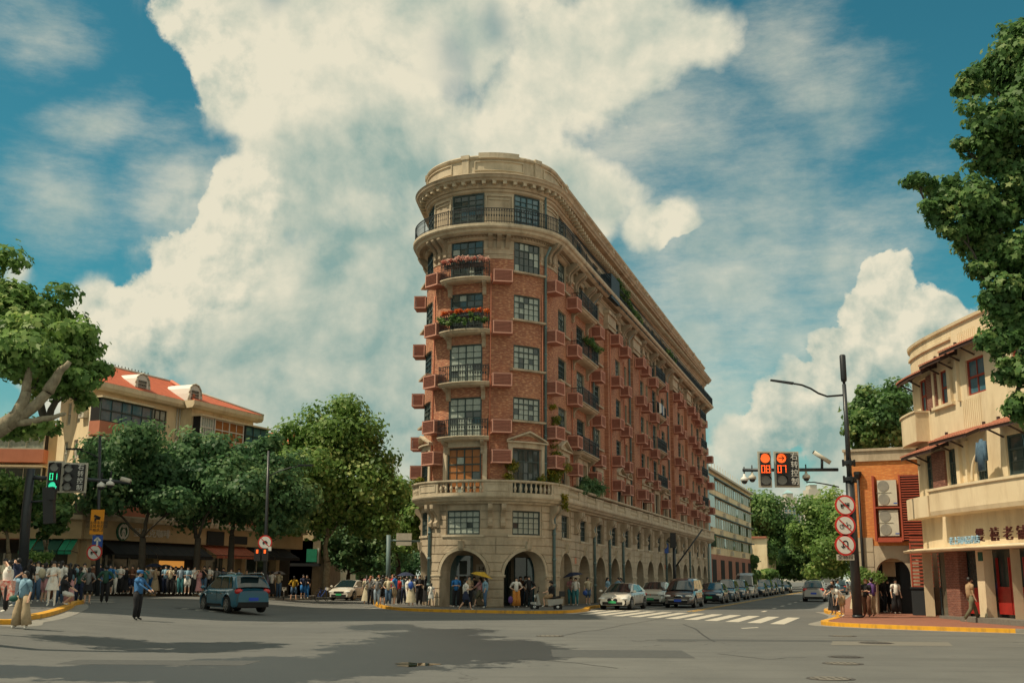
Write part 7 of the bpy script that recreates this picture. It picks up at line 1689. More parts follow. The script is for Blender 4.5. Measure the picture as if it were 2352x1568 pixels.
# mansion corner
for u,y,h,t,b,a,f,hr,hc_ in ((843,66,1.62,'cream',('longskirt','cream'),'down',180,'long','hair_black'),(852,65,1.66,'grey',('trousers','black'),'hips',160,'long','hair_ginger'),(867,63.6,1.58,'grey',('trousers','pale jeans'),'hips',180,'short','hair_black'),(880,65.4,1.7,'black',('shorts','black'),'down',180,'short','hair_black'),(893,64.,1.62,'cream',('trousers','jeans'),'hips',-10,'short','hair_black'),(907,64.4,1.76,'blue',('shorts','beige'),'hips',80,'short','hair_black'),(917,66,1.6,'red',('trousers','black'),'read',120,'short','hair_black'),(928,67,1.66,'sky blue',('trousers','navy'),'down',10,'long','hair_black'),(937,65,1.6,'white',('trousers','white'),'down',90,'long','hair_black'),(964,64.,1.72,'black',('trousers','black'),'read',20,'short','hair_black'),(979,64.6,1.7,'black',('longskirt','black'),'down',160,'long','hair_black'),(990,65.4,1.7,'white',('trousers','black'),'down',180,'short','hair_black'),(1013,66,1.6,'yellow',('longskirt','cream'),'down',150,'long','hair_black'),
 (870,70,1.7,'cream',('trousers','black'),'down',0,'short','hair_ginger'),(888,72,1.7,'olive',('trousers','black'),'down',0,'long','hair_black'),(902,70,1.74,'red',('trousers','black'),'down',0,'short','hair_ginger'),(920,74,1.7,'black',('trousers','black'),'phone',0,'short','hair_black'),(935,72,1.7,'white',('trousers','black'),'down',0,'long','hair_black'),(955,70,1.72,'navy',('trousers','black'),'down',0,'short','hair_black'),(856,76,1.7,'white',('trousers','jeans'),'down',0,'short','hair_black'),(842,82,1.7,'pink',('trousers','black'),'down',0,'long','hair_black'),(968,74,1.7,'grey',('trousers','black'),'down',0,'long','hair_black'),
 (1078,60.4,1.7,'beige',('trousers','black'),'read',30,'short','hair_black'),(1089,64.5,1.66,'black',('trousers','grey'),'down',0,'short','hair_black'),(1196,64.8,1.68,'brown',('trousers','black'),'down',0,'short','hair_black'),(1207,66.,1.7,'white',('trousers','jeans'),'down',0,'long','hair_black'),(1396,70.5,1.66,'sky blue',('trousers','jeans'),'down',60,'long','hair_black'),(1420,72.5,1.66,'sky blue',('trousers','grey'),'reach',-60,'short','hair_black'),(1426,73,1.64,'grey',('trousers','black'),'reach',-50,'long','hair_black')):
    crowd(u,y,h,t,b,a,'stand',f,hr,hc=hc_,shoe='shoe_white' if u%2 else 'shoe_black')
crowd(945,62.9,1.6,'white',('longskirt','cream'),'down','stand',180,'long','woman in white top and long cream skirt with a blue backpack, seen from behind')
crowd(991,62.4,1.28,'white',('skirt','white'),'down','wide',180,'bob','child in a black and white striped dress seen from behind',dress=(.6,'white'))
crowd(1004,63.,1.6,'cream',('longskirt','navy'),'fold','stand',185,'long','woman in cream top and long navy skirt with a pink bag')
crowd(1048,61.,1.7,'blue',('trousers','black'),'fold','stand',0,'short','person in bright blue shirt and black trousers at the nose pavement')
crowd(1070,57.6,1.62,'white',('skirt','navy'),'read','walk',90,'long','woman in white top and short navy skirt stepping over the yellow kerb',z=.05,near=True)
crowd(1103,60.6,1.62,'pink',('shorts','olive'),'reach','walk',-100,'long','person in pink top walking under a yellow umbrella'); crowd(1115,60.,1.64,'sky blue',('trousers','jeans'),'down','stand',-90,'long','person in pale blue top and jeans sharing the yellow umbrella')
crowd(1186,61.2,1.62,'white',('wide','orange'),'hips','stand',10,'long','woman in white tee and wide orange-beige trousers with a purple bag'); crowd(1215,61.8,1.7,'black',('trousers','black'),'hips','stand',-10,'short','person in dark grey tee and black trousers at the right nose arch')
crowd(1311,66.8,1.66,'pink',('trousers','teal'),'fold','stand',10,'long','person in pinkish top and teal trousers under a navy umbrella'); crowd(1322,66.4,1.62,'white',('trousers','teal'),'down','stand',-20,'short','person in white top and teal trousers under a navy umbrella'); crowd(1350,68.6,1.66,'cream',('shorts','jeans'),'down','stand',30,'bob','person in cream jacket and denim shorts with a blue bag')
# right-hand corner
crowd(1911,52.2,1.6,'black',('longskirt','black'),'reach','stand',-60,'long','woman in a long black dress holding out a phone at the kerb',near=True); crowd(1931,49.4,1.62,'white',('shorts','tan'),'reach','bend',-75,'short','person in white tee and tan shorts bending forward beside the pole',near=True,skin='skin'); crowd(1922,56,1.62,'sky blue',('trousers','jeans'),'read','stand',60,'short','person in pale blue shirt behind the bending person')
crowd(1968,50.2,1.58,'white',('longskirt','cream'),'read','stand',-60,'long','woman in white blouse and long cream skirt right of the pole'); crowd(1962,55,1.6,'grey',('longskirt','cream'),'down','stand',0,'long','person in pale grey top under a small white umbrella')
crowd(1987,49.4,1.64,'black',('trousers','brown'),'fold','stand',-40,'short','person in black tee and brown trousers with tan hair by the pole',hc='hair_ginger',shoe='shoe_black',near=True); crowd(2000,50.1,1.7,'purple',('trousers','beige'),'down','stand',-150,'short','person in purple shirt and pale trousers by the green bush',shoe='shoe_black',near=True)
crowd(2055,54.6,1.66,'white',('wide','black'),'down','stand',10,'short','person in white tee and black trousers standing in the brick arch',near=True); crowd(2027,56,1.66,'black',('trousers','black'),'down','stand',40,'long','dark-clad person at the left side of the brick arch'); crowd(2038,56.5,1.62,'black',('shorts','black'),'down','stand',-30,'short','person in black shorts in the shade of the brick arch')
crowd(2226,44.,1.74,'tan',('trousers','olive'),'down','walk',95,'short','person in tan tee and camouflage trousers walking past the corner house',near=True,shoe='shoe_white',skin='skin')
for i,(t,d,c_,b_,w_) in enumerate(((26,8.3,'white','jeans','nearest'),(30,9.2,'sky blue','black','second nearest'),(34,8.4,'navy','grey','third nearest'),(40,9.,'white','black','middle'),(46,8.2,'red','black','fifth'),(54,9.,'grey','navy','sixth'),(62,8.5,'white','jeans','farthest'))):
    x,y=st(t,d); person(x,y,KH,1.66,'down','stand',[0,160,20,200,0,150,10][i],c_,('trousers',b_),'short',label='distant pedestrian in a %s top, %s of those up the right pavement'%(c_,w_),group='distant pedestrians on the right pavement')
# scooter and rider
def scooter(x,y,z,label,rz=math.pi,col_='paint_silver'):
    t=bpy.data.objects.new('scooter',None); COL.objects.link(t); t.location=(x,y,z); t.rotation_euler=(0,0,rz); tag(t,label,'scooter'); WP[t.name]=(0,0,0)
    def b(nm,fn): m=MB(); fn(m); m.build(nm,None,t,local=True)
    for xx in (.62,-.6):
        b('wheel',lambda m:(m.mt('tyre'),m.lathe((xx,0,.24),[(.14,-.04),(.22,-.05),(.24,0),(.22,.05),(.14,.04)],18,True,'Y'),m.mt('rim'),m.lathe((xx,0,.24),[(.05,-.045),(.13,-.03),(.13,.03),(.05,.045)],12,True,'Y')))
    b('front_shield',lambda m:(m.mt(col_),m.hexa([(.30,-.20,.35),(.42,-.16,.33),(.42,.16,.33),(.30,.20,.35),(.44,-.22,.95),(.56,-.12,.9),(.56,.12,.9),(.44,.22,.95)]),m.hexa([(.40,-.08,.3),(.85,-.06,.40),(.85,.06,.40),(.40,.08,.3),(.40,-.10,.50),(.82,-.07,.50),(.82,.07,.50),(.40,.10,.50)])))
    b('headlight',lambda m:(m.mt('lamp_glass'),m.sph((.60,0,.78),1,10,6,(.05,.08,.09))))
    b('rear_body',lambda m:(m.mt(col_),m.hexa([(-.85,-.10,.42),(-.10,-.14,.28),(-.10,.14,.28),(-.85,.10,.42),(-.88,-.14,.68),(-.05,-.16,.62),(-.05,.16,.62),(-.88,.14,.68)])))
    b('floorboard',lambda m:(m.mt('dark'),m.box((.12,0,.30),(.55,.28,.07))))
    b('seat',lambda m:(m.mt('black'),m.tube([(-.02,0,.70),(-.4,0,.72),(-.75,0,.76)],[.12,.15,.13],8,ell=.45)))
    b('handlebar',lambda m:(m.mt('black'),m.tube([(.38,-.34,1.02),(.46,-.1,1.06),(.46,.1,1.06),(.38,.34,1.02)],.02,6),m.tube([(.46,0,1.06),(.62,0,.3)],.03,6)))
    for s_ in (1,-1): b('rear_view_mirror',lambda m:(m.mt('black'),m.tube([(.42,s_*.24,1.04),(.40,s_*.28,1.2)],.01,5),m.sph((.40,s_*.29,1.24),1,8,5,(.015,.06,.045))))
    b('top_box',lambda m:(m.mt('black'),m.box((-.82,0,.92),(.30,.34,.28))))
    b('fork',lambda m:(m.mt('chrome'),m.tube([(.56,.07,.5),(.62,.07,.24)],.02,6),m.tube([(.56,-.07,.5),(.62,-.07,.24)],.02,6)))
    return t
sy=58.9; sx_=ray(1255,1330)[0]/ray(1255,1330)[1]*sy
scooter(sx_,sy,0,'silver green motor scooter with black top box by the crossing')
person(sx_+.28,sy,0.0,1.68,'ride','sit',-90,'black',('shorts','tan'),'short',label='rider in black tee and dark helmet sitting on the silver scooter',hat='shoe_black',sitz=.10)
x,y=ray(668,1330)[0]/ray(668,1330)[1]*79,79.
def bicycle(x,y,z,label,rz,col_):
    t=bpy.data.objects.new('bicycle',None); COL.objects.link(t); t.location=(x,y,z); t.rotation_euler=(0,0,rz); tag(t,label,'bicycle'); WP[t.name]=(0,0,0)
    for xx in (.52,-.52):
        m=MB().mt('tyre'); pts=[(xx+.32*math.cos(a),0,.34+.32*math.sin(a)) for a in [2*math.pi*i/16 for i in range(17)]]; m.tube(pts,.022,5,False); [m.tube([(xx,0,.34),p],.004,3) for p in pts[::2]]; m.build('wheel',None,t,local=True)
    m=MB().mt(col_); m.tube([(-.52,0,.34),(-.1,0,.32),(.4,0,.8)],.02,6); m.tube([(-.1,0,.32),(-.22,0,.86)],.02,6); m.tube([(-.52,0,.34),(-.2,0,.75),(.38,0,.78)],.016,6); m.tube([(.52,0,.34),(.38,0,.95)],.018,6); m.build('frame',None,t,local=True)
    m=MB().mt('black'); m.tube([(.34,-.26,1.0),(.38,0,.96),(.34,.26,1.0)],.015,5); m.build('handlebar',None,t,local=True)
    m=MB().mt('black'); m.box((-.24,0,.9),(.26,.14,.05)); m.build('saddle',None,t,local=True)
    m=MB().mt('offwhite'); m.box((.62,0,.85),(.26,.3,.2)); m.build('basket',None,t,local=True)
bicycle(x-.45,y,0,'pale shared bicycle held by the person in the yellow tee',R(100),'paint_white'); bicycle(x+2.0,80.5,0,'blue shared bicycle right of the yellow tee',R(60),'blue_sign')
# bags and umbrellas
def bag(name,x,y,z,sc,mt_,label,cat,strap=None):
    t=thing(name,(x,y,z),label,cat); m=MB().mt(mt_); m.sph((x,y,z),1,10,8,sc); m.build('bag_body',None,t)
    if strap: m=MB().mt(strap[0]); m.tube(strap[1],.012,5); m.build('strap',None,t)
    return t
X,Z0=W1[1],W1[2]; bag('shoulder_bag',X-.20,31.82,Z0+.84,(.13,.06,.09),'green_dark','dark green bag slung across the woman in beige trousers','bag',('cloth_sky blue',[(X-.20,31.82,Z0+.88),(X-.03,31.84,Z0+1.12),(X+.10,31.88,Z0+1.30)]))
r=ray(945,1330);X=r[0]/r[1]*62.9; bag('backpack',X,62.65,1.28,(.15,.1,.22),'blue_sign','blue backpack on the woman in the long cream skirt','bag')
r=ray(1002,1330);X=r[0]/r[1]*62.7; bag('shoulder_bag',X,62.7,1.0,(.15,.08,.14),'cloth_pink','pink bag against the long navy skirt','bag')
r=ray(1173,1330);X=r[0]/r[1]*61.2; bag('carrier_bag',X,61.1,.55,(.14,.1,.2),'cloth_purple','purple bag beside the orange-beige trousers','bag')
r=ray(1343,1330);X=r[0]/r[1]*68.4; bag('shoulder_bag',X,68.3,.85,(.14,.08,.16),'blue_sign','bright blue bag of the person in the cream jacket','bag')
r=ray(1924,1330);X=r[0]/r[1]*51.5; bag('shoulder_bag',X,51.5,.95,(.2,.08,.16),'cloth_grey','grey bag between the two people left of the pole','bag')
r=ray(100,1330);X=r[0]/r[1]*44.8; bag('backpack',X,44.6,gz(X,44.6)+1.3,(.15,.1,.2),'cloth_cream','cream backpack on the person in pink trousers','bag')
m=MB().mt('black'); m.fbox
for s_ in range(4): pass
def umbrella(u,y,z,mt_,label,r=.55,tilt=0.):
    q=ray(u,1330);X=q[0]/q[1]*y; z+=gz(X,y); t=thing('umbrella',(X,y,z),label,'umbrella'); m=MB().mt(mt_); n=8; 
    top=Vector((X+tilt*.3,y,z+.22)); R_=[[Vector((X+r*f*math.cos(2*math.pi*i/n),y+r*f*math.sin(2*math.pi*i/n),z+.22*(1-f**2)-tilt*f*math.cos(2*math.pi*i/n)*.3)) for i in range(n)] for f in (.5,1)]
    T=m.av(top); I=[[m.av(p) for p in rr] for rr in R_]
    for i in range(n): j=(i+1)%n; m.af((T,I[0][i],I[0][j])); m.af((I[0][i],I[1][i],I[1][j],I[0][j]))
    m.build('canopy',None,t); m=MB().mt('iron'); m.tube([top,(X,y,z-.75)],.012,5); m.build('shaft',None,t)
umbrella(1106,60.4,1.80,'cloth_yellow','yellow umbrella held before the left nose arch',.6,.5); umbrella(1316,66.6,1.85,'cloth_navy','dark navy umbrella by the first facade arch',.62,-.4); umbrella(352,68.5,1.75,'cloth_navy','dark umbrella in the crowd below the coffee sign',.6); umbrella(378,70,1.72,'cloth_black','black umbrella right of the dark one in the shop crowd',.6); umbrella(932,66.5,1.8,'cloth_navy','dark blue umbrella in the crowd left of the mansion',.55); umbrella(1962,55,1.66,'cloth_white','small white umbrella right of the pole',.45); umbrella(640,77,1.75,'cloth_black','black umbrella near the far crossing',.5)
for i,(t,d) in enumerate(((28,8.6),(36,9.2),(44,8.8))): X,y=st(t,d); t_=thing('umbrella',(X,y,1.8),'%s pale pink umbrella up the right pavement'%['nearest','middle','farthest'][i],'umbrella'); m=MB().mt('cloth_pink'); m.lathe((X,y,1.75),[(.5,0),(.3,.14),(.02,.2)],8); m.build('canopy',None,t_)
# ================= trees and plants =================
def leaf_mesh(centers,normals,size,rs,shape='quad',v=None):
    n=len(centers); a=np.cross(normals,rs.normal(size=(n,3))); a/=np.linalg.norm(a,axis=1)[:,None]+1e-9; b=np.cross(normals,a)
    sz=(size*rs.uniform(.6,1.25,n))[:,None]
    if shape=='quad':
        cr=[(-.5,-.35,0),(.5,-.35,0.),(.55,.4,.12),(-.45,.45,.12)]; fc=[(0,1,2),(0,2,3)]
        cr=[(0,-.55,0),(.42,0,.14),(0,.6,0),(-.42,0,.14)]; fc=[(0,1,2,3)]
    else:   # five-lobed plane-tree leaf
        pts=[]
        for k in range(10):
            t=math.pi*2*k/10+math.pi/2; r=(.62,.30)[k%2]; 
            if k in(4,6): r*=.75
            pts.append((r*math.cos(t),r*math.sin(t),.10*(k%2)))
        cr=pts; fc=[tuple(range(10))]
    k=len(cr); V_=np.empty((n,k,3))
    for i,(x,y,z) in enumerate(cr): V_[:,i]=centers+a*sz*x+b*sz*y+normals*sz*z
    me=bpy.data.meshes.new('foliage'); fl=len(fc[0]); nf=n*len(fc)
    me.vertices.add(n*k); me.vertices.foreach_set('co',V_.astype(np.float32).ravel())
    idx=(np.arange(n)[:,None,None]*k+np.array(fc)[None]).reshape(-1)
    me.loops.add(len(idx)); me.loops.foreach_set('vertex_index',idx.astype(np.int32)); me.polygons.add(nf)
    me.polygons.foreach_set('loop_start',(np.arange(nf)*fl).astype(np.int32)); me.polygons.foreach_set('loop_total',np.full(nf,fl,np.int32))
    at=me.attributes.new('v','FLOAT','FACE'); vv=v if v is not None else rs.uniform(0,1,n); at.data.foreach_set('value',np.repeat(vv,len(fc)).astype(np.float32))
    me.update(calc_edges=True); return me
def foliage(blobs,nleaf,size,rs,sub=14,shape='quad',subr=.30,fill=.25):
    """blobs [(centre, (rx,ry,rz))]: each is broken into leafy clumps set on its surface"""
    cl=[];wt=[]
    for c,r in blobs:
        c=np.array(c);r=np.array(r); ns=max(5,int(sub*(1+0*r.mean())))
        for i in range(ns):
            d=rs.normal(size=3); d/=np.linalg.norm(d); d[2]=d[2]*.9+.12; f=rs.uniform(.55,1.12) if rs.rand()>fill else rs.uniform(.1,.55)
            q=c+d*r*f; rr=r.mean()*subr*rs.uniform(.7,1.6); cl.append((q,rr,c)); wt.append(rr**2.2)
    wt=np.array(wt)/sum(wt); ix=rs.choice(len(cl),nleaf,p=wt)
    C=np.array([c[0] for c in cl])[ix]; Rr=np.array([c[1] for c in cl])[ix]; O=np.array([c[2] for c in cl])[ix]
    d=rs.normal(size=(nleaf,3)); d/=np.linalg.norm(d,axis=1)[:,None]; f=rs.uniform(.02,1.,nleaf)**.42; f=np.where(rs.rand(nleaf)<.10,f*rs.uniform(1.,1.32,nleaf),f)
    P3=C+d*(Rr*f)[:,None]*np.array((1.15,1.15,.8)); nr=d*.75+(P3-O)/(np.linalg.norm(P3-O,axis=1)[:,None]+1e-6)*.5+np.array((0,0,.38))+rs.normal(size=(nleaf,3))*.45; nr/=np.linalg.norm(nr,axis=1)[:,None]
    cv=rs.uniform(0,1,len(cl))[ix]; v=np.clip(.55*cv+.45*rs.uniform(0,1,nleaf),0,1)**1.3
    return leaf_mesh(P3,nr,size,rs,shape,v)
def limb(m,a,b,r0,r1,rs,bend=.08,n=6):
    a=Vector(a);b=Vector(b); L=(b-a).length; pts=[];rr=[]
    o=Vector(rs.normal(size=3))*L*bend
    for i in range(n+1):
        t=i/n; pts.append(a+(b-a)*t+o*math.sin(math.pi*t)+Vector(rs.normal(size=3))*L*.012*(0<i<n)); rr.append(r0+(r1-r0)*t)
    m.tube(pts,rr,8 if r0>.08 else 5); return pts
def tree(label,base,fork,blobs,nleaf,size,lmat,bark='bark',seed=1,tr=.25,shape='quad',sub=14,group=None,subr=.30,name='tree',limbs=None,fill=.25,cat='tree'):
    rs=np.random.RandomState(seed); t=thing(name,base,label,cat,group); WP[t.name]=tuple(base)
    me=foliage(blobs,nleaf,size,rs,sub,shape,subr,fill); me.transform(Matrix.Translation(-Vector(base))); me.materials.append(MATS[lmat]); me.name='crown'; place('crown',me,t)
    m=MB().mt(bark); m.tube([base,(base[0]*.7+fork[0]*.3,base[1]*.7+fork[1]*.3,base[2]+(fork[2]-base[2])*.35),fork],[tr*1.25,tr,tr*.85],10)
    nodes=[Vector(fork)]; par=[-1]; rr=[None]
    for c,r in sorted(blobs,key=lambda q:(Vector(q[0])-Vector(fork)).length):
        e=Vector(c)-Vector((0,0,r[2]*.25)); k=min(range(len(nodes)),key=lambda q:(nodes[q]-e).length+.35*(nodes[q]-nodes[0]).length); nodes.append(e); par.append(k); rr.append(r)
    cnt=[1]*len(nodes)
    for k in range(len(nodes)-1,0,-1): cnt[par[k]]+=cnt[k]
    R0=tr*.8/math.sqrt(cnt[0])
    for k in range(1,len(nodes)):
        ra=max(.025,min(tr*.7,R0*math.sqrt(cnt[k])*1.1)); p=limb(m,nodes[par[k]],nodes[k],ra,max(.02,ra*.6),rs,.07)
        for q in range(3):
            d=Vector(rs.normal(size=3)); d.normalize(); limb(m,p[4+q%2],nodes[k]+Vector((d.x*rr[k][0]*.6,d.y*rr[k][1]*.6,abs(d.z)*rr[k][2]*.7)),ra*.45,.01,rs,.1,4)
    m.build('trunk',None,t); return t
def blob(u,v,ru,rv,Y,dep=1.):
    c=P(u,v,Y); k=Y/F*.99; return (tuple(c),(ru*k,(ru+rv)/2*k*dep,rv*k))
def onground(u,Y,z=0): q=ray(u,1330); x=q[0]/q[1]*Y; return (x,Y,gz(x,Y)+z)
# 1 sycamore at the left edge, near
Y=27.; T1=[blob(u,v,a,b,Y+dy) for u,v,a,b,dy in ((30,740,75,70,0),(110,720,70,60,1),(-30,800,90,90,0),(70,820,95,80,-1),(165,800,60,65,0),(140,885,75,50,-.5),(212,850,38,30,0),(190,770,30,45,.6),(205,830,30,40,0),(-110,700,110,110,0),(30,680,50,35,0),(-60,620,90,70,.5),(-160,820,120,120,1),(190,925,28,28,0),(60,985,60,22,-1),(110,985,30,18,0))]
b0=(-19.,27.5,.14); t=tree('big bright sycamore reaching in from the left edge',b0,(-17.5,27.5,3.4),T1,22000,.19,'leaf_bright','bark_dark',3,.2,'lobed',16,subr=.42,fill=.4)
m=MB().mt('bark'); rs=np.random.RandomState(5)
Y=25.4; limb(m,P(-140,1100,Y),P(20,975,Y),.22,.17,rs,.02); limb(m,P(20,975,Y),P(110,900,Y),.16,.12,rs,.04); limb(m,P(110,900,Y),P(160,830,Y),.15,.06,rs,.06); limb(m,P(0,985,Y),P(60,900,Y),.2,.12,rs,.06); limb(m,P(60,900,Y),P(80,820,Y),.12,.05,rs,.06); limb(m,P(30,970,Y),P(150,950,Y),.1,.04,rs,.05); limb(m,P(110,900,Y),P(130,870,Y),.12,.08,rs,.05); limb(m,(-17.5,27.5,3.4),P(-140,1100,Y),.26,.22,rs,.02)
m.build('limb',None,t)
# 2 sycamore hanging in from the right edge
Y=21.; T2=[blob(u,v,a,b,Y+dy) for u,v,a,b,dy in ((2330,130,60,70,0),(2280,180,60,55,.5),(2225,200,35,40,0),(2350,260,90,80,0),(2255,280,55,50,-.4),(2300,370,80,60,0),(2215,335,25,30,0),(2110,415,40,22,0),(2165,440,55,35,.3),(2230,460,60,50,0),(2300,480,80,60,0),(2150,490,40,35,0),(2200,530,45,40,0),(2280,570,70,55,.4),(2350,600,70,80,0),(2250,620,35,25,0),(2310,680,60,45,0),(2265,690,30,25,0),(2340,760,60,60,.3),(2300,790,45,40,0),(2265,780,30,25,0),(2350,860,50,50,0),(2330,930,30,40,0),(2400,400,120,200,.5),(2420,700,110,150,.5),(2400,180,100,130,0),(2460,950,90,80,0),(2350,80,40,40,0),(2310,840,35,30,0),(2480,1050,60,60,0))]
t=tree('tall dark sycamore hanging into the sky from the right edge',(12.9,20.,.14),(12.2,20.5,4.),T2,70000,.125,'leaf_mid','bark_dark',11,.09,'lobed',22,subr=.40,fill=.45)
# 3..5 camphor trees before the coffee shop
TREES=[
 ('dark round camphor tree before the coffee shop, with the left trunk',(325,1330),69.,(328,1235),[(310,1010,60,50),(240,1050,60,45),(370,1060,60,50),(300,1090,95,60),(215,1090,50,35),(350,1130,80,50),(260,1140,70,45),(400,1160,50,40)],15000,.30,'leaf_dark','bark_dark',21,.22),
 ('dark camphor tree in the middle of the shop front',(449,1330),70.5,(455,1235),[(430,1040,60,40),(490,1050,70,45),(420,1100,80,55),(510,1110,90,55),(450,1160,90,45),(390,1140,60,45),(560,1130,60,50)],15000,.30,'leaf_dark','bark_dark',22,.22),
 ('dark camphor tree right of the blue SUV and black lamp post',(528,1330),73.,(533,1230),[(570,1060,70,45),(620,1080,70,50),(590,1130,90,60),(650,1130,70,55),(540,1170,60,40),(640,1190,70,45),(690,1160,50,60),(600,1030,50,30)],14000,.30,'leaf_dark','bark_dark',23,.22),
 ('large sunlit sycamore with pale forked trunk beside the left street',(748,1362),90.,(752,1290),[(785,940,45,50),(745,985,65,50),(830,1000,65,60),(690,1020,60,45),(660,1060,50,45),(770,1060,95,60),(860,1070,50,55),(710,1110,80,60),(820,1130,90,65),(760,1180,80,55),(690,1190,60,50),(850,1190,70,50),(900,1130,35,45),(650,1110,45,40),(620,1030,40,30),(880,1220,40,35)],26000,.34,'leaf_bright','bark',24,.33),
 ('green tree filling the gap beside the mansion nose',(915,1352),112.,(915,1300),[(900,1120,50,50),(930,1160,45,50),(880,1180,50,45),(940,1220,40,45),(900,1240,50,40),(850,1240,50,35),(960,1180,30,40)],13000,.36,'leaf_bright','bark_dark',25,.3),
 ('dark low tree right behind the big sycamore trunk',(800,1352),99.,(800,1318),[(770,1245,50,30),(820,1250,50,30),(860,1235,45,35),(790,1285,45,18),(850,1290,45,18)],9000,.34,'leaf_dark','bark_dark',36,.2),
 ('dark tree behind the white sedan up the left street',(830,1350),120.,(830,1310),[(800,1230,60,40),(860,1260,60,40),(820,1290,60,25),(900,1280,50,30),(770,1270,50,30)],11000,.36,'leaf_dark','bark_dark',26,.3),
 ('far tree closing the left street behind the crowd',(950,1345),150.,(950,1315),[(930,1270,40,35),(965,1290,35,30),(900,1300,50,25),(860,1310,60,20),(820,1310,50,20)],8000,.40,'leaf_dark','bark_dark',27,.3),
 ('small plane tree at the far left edge behind the signal pole',(18,1360),62.,(20,1270),[(0,1120,40,35),(40,1150,30,35),(10,1190,50,40),(60,1120,25,25),(-30,1170,40,50)],7000,.26,'leaf_bright','bark',28,.16),
 ('small plane tree between the signal pole and the green awning',(107,1360),62.,(106,1262),[(120,1140,35,30),(90,1170,40,40),(135,1180,25,35),(110,1210,35,25),(150,1150,18,22)],6000,.26,'leaf_mid','bark',29,.15),
 ('rounded green tree behind the orange brick house',(2010,1380),85.,(2015,1150),[(1995,930,45,40),(2040,950,45,45),(1970,985,40,40),(2070,920,40,40),(2010,1010,70,45),(2080,990,40,50)],13000,.34,'leaf_mid','bark_dark',30,.3),
]
for (lab,(bu,bv),Y,(fu,fv),bl,nl,sz,lm,bk,seed,tr) in TREES:
    base=onground(bu,Y,KH); fk_=P(fu,fv,Y); fk_.z=max(fk_.z,base[2]+1.6)
    tree(lab,base,tuple(fk_),[blob(u,v,a,b,Y+random.Random(seed+i).uniform(-2,2)) for i,(u,v,a,b) in enumerate(bl)],nl,sz,lm,bk,seed,tr,sub=18,subr=.46,fill=.35)
# street trees up the right-hand street
RT=[(62,9.2,'first',(1968,1120)),(86,9.2,'second',None),(112,9.0,'third',None),(140,9,'fourth',None),(175,9,'fifth',None)]
spec=[('leaf_bright',st(95,9.4),[(1890,1180,45,45),(1925,1200,35,50),(1870,1230,45,45),(1910,1260,50,40),(1940,1250,30,50),(1895,1300,50,25)],'bright tree, nearest on the right side of the far street'),
 ('leaf_mid',st(118,9.6),[(1860,1250,40,40),(1880,1280,45,30),(1835,1270,35,35),(1860,1305,50,22)],'second tree on the right side of the far street'),
 ('leaf_mid',st(150,9.6),[(1840,1280,35,30),(1870,1300,40,22),(1815,1300,35,25)],'third tree on the right side of the far street'),
 ('leaf_mid',st(135,-9.6),[(1740,1160,45,40),(1770,1190,45,45),(1730,1220,45,50),(1790,1240,45,45),(1755,1270,50,35),(1810,1220,30,40)],'tall tree beyond the yellow house on the left side of the far street'),
 ('leaf_dark',st(170,-8.8),[(1790,1270,45,35),(1820,1250,40,45),(1830,1290,45,30),(1780,1300,40,25)],'darker tree farther up the left side of the far street'),
 ('leaf_mid',st(112,-9.6),[(1722,1300,18,22),(1728,1325,16,14)],'small dark tree between beige block and yellow house'),
 ('leaf_dark',st(230,2),[(1830,1290,60,30),(1870,1295,60,25),(1900,1300,50,22),(1790,1310,40,18)],'distant tree mass closing the far street'),
 ('leaf_bright',st(122,-7.6),[(1765,1322,22,10)],'light shrub in front of the yellow house')]
for i,(lm,(x,y),bl,lab) in enumerate(spec):
    base=(x,y,0.); fz=P(bl[0][0],1315,y).z
    tree(lab,base,(x,y,max(2.5,fz)),[blob(u,v,a,b,y+random.Random(i*9+j).uniform(-3,3)) for j,(u,v,a,b) in enumerate(bl)],22000 if i<5 else 9000,.0038*y**.93,lm,'bark_dark',40+i,.3,sub=16,subr=.46)
# trees beyond the left edge of the picture whose shade falls on the road in the foreground
for i,(x,y,h) in enumerate(()):
    rs=random.Random(60+i); bl=[((x+rs.uniform(-2.5,2.5),y+rs.uniform(-2,2),h-2.4+rs.uniform(-1,1.4)),(rs.uniform(1.2,2.1),)*2+(1.,)) for _ in range(8)]
    tree(['sycamore standing outside the picture to the left, nearer one','sycamore standing outside the picture to the left, farther one'][i],(x,y,.14+gz(x,y)),(x,y,3.2),bl,9000,.26,'leaf_mid','bark',60+i,.28,sub=12)
# planting on the mansion
def plant(name,label,pts,n,size,lmat,seed,cat='plant',group=None,box=None,kind=None):
    rs=np.random.RandomState(seed); c=Vector(pts[0][0]); t=thing(name,tuple(c),label,cat,group)
    me=foliage(pts,n,size,rs,8,'quad',.5,.5); me.transform(Matrix.Translation(-c)); me.materials.append(MATS[lmat]); place('foliage',me,t)
    if box:
        m=MB().mt('dark_wood'); m.fbox(*box); m.build('planter',None,t)
    return t
def fp_(s,o,z): return fw.p(s,o,z)
plant('flower_box','pinkish white flowers along the topmost nose balcony rail',[(fp_(-2.6+i*.3,.80-.25*abs((i-4)/4.)**2,19.55),(.22,.22,.16)) for i in range(9)],1500,.09,'leaf_pink',1,'flowers',None,(fw,-2.5,-.35,19.2,19.4,.55,.68))
plant('flower_box','orange flowers along the second nose balcony from the top',[(fp_(-2.6+i*.3,.80-.25*abs((i-4)/4.)**2,16.55),(.22,.22,.13)) for i in range(9)],1300,.09,'leaf_flower',2,'flowers',None,(fw,-2.5,-.35,16.1,16.3,.55,.68))
plant('hanging_plants','green hanging plants below the orange flowers on the balcony rail',[(fp_(-2.7+i*.3,.86-.25*abs((i-4)/4.)**2,16.15-(i%3)*.12),(.2,.16,.3)) for i in range(9)],1500,.10,'leaf_mid',3)
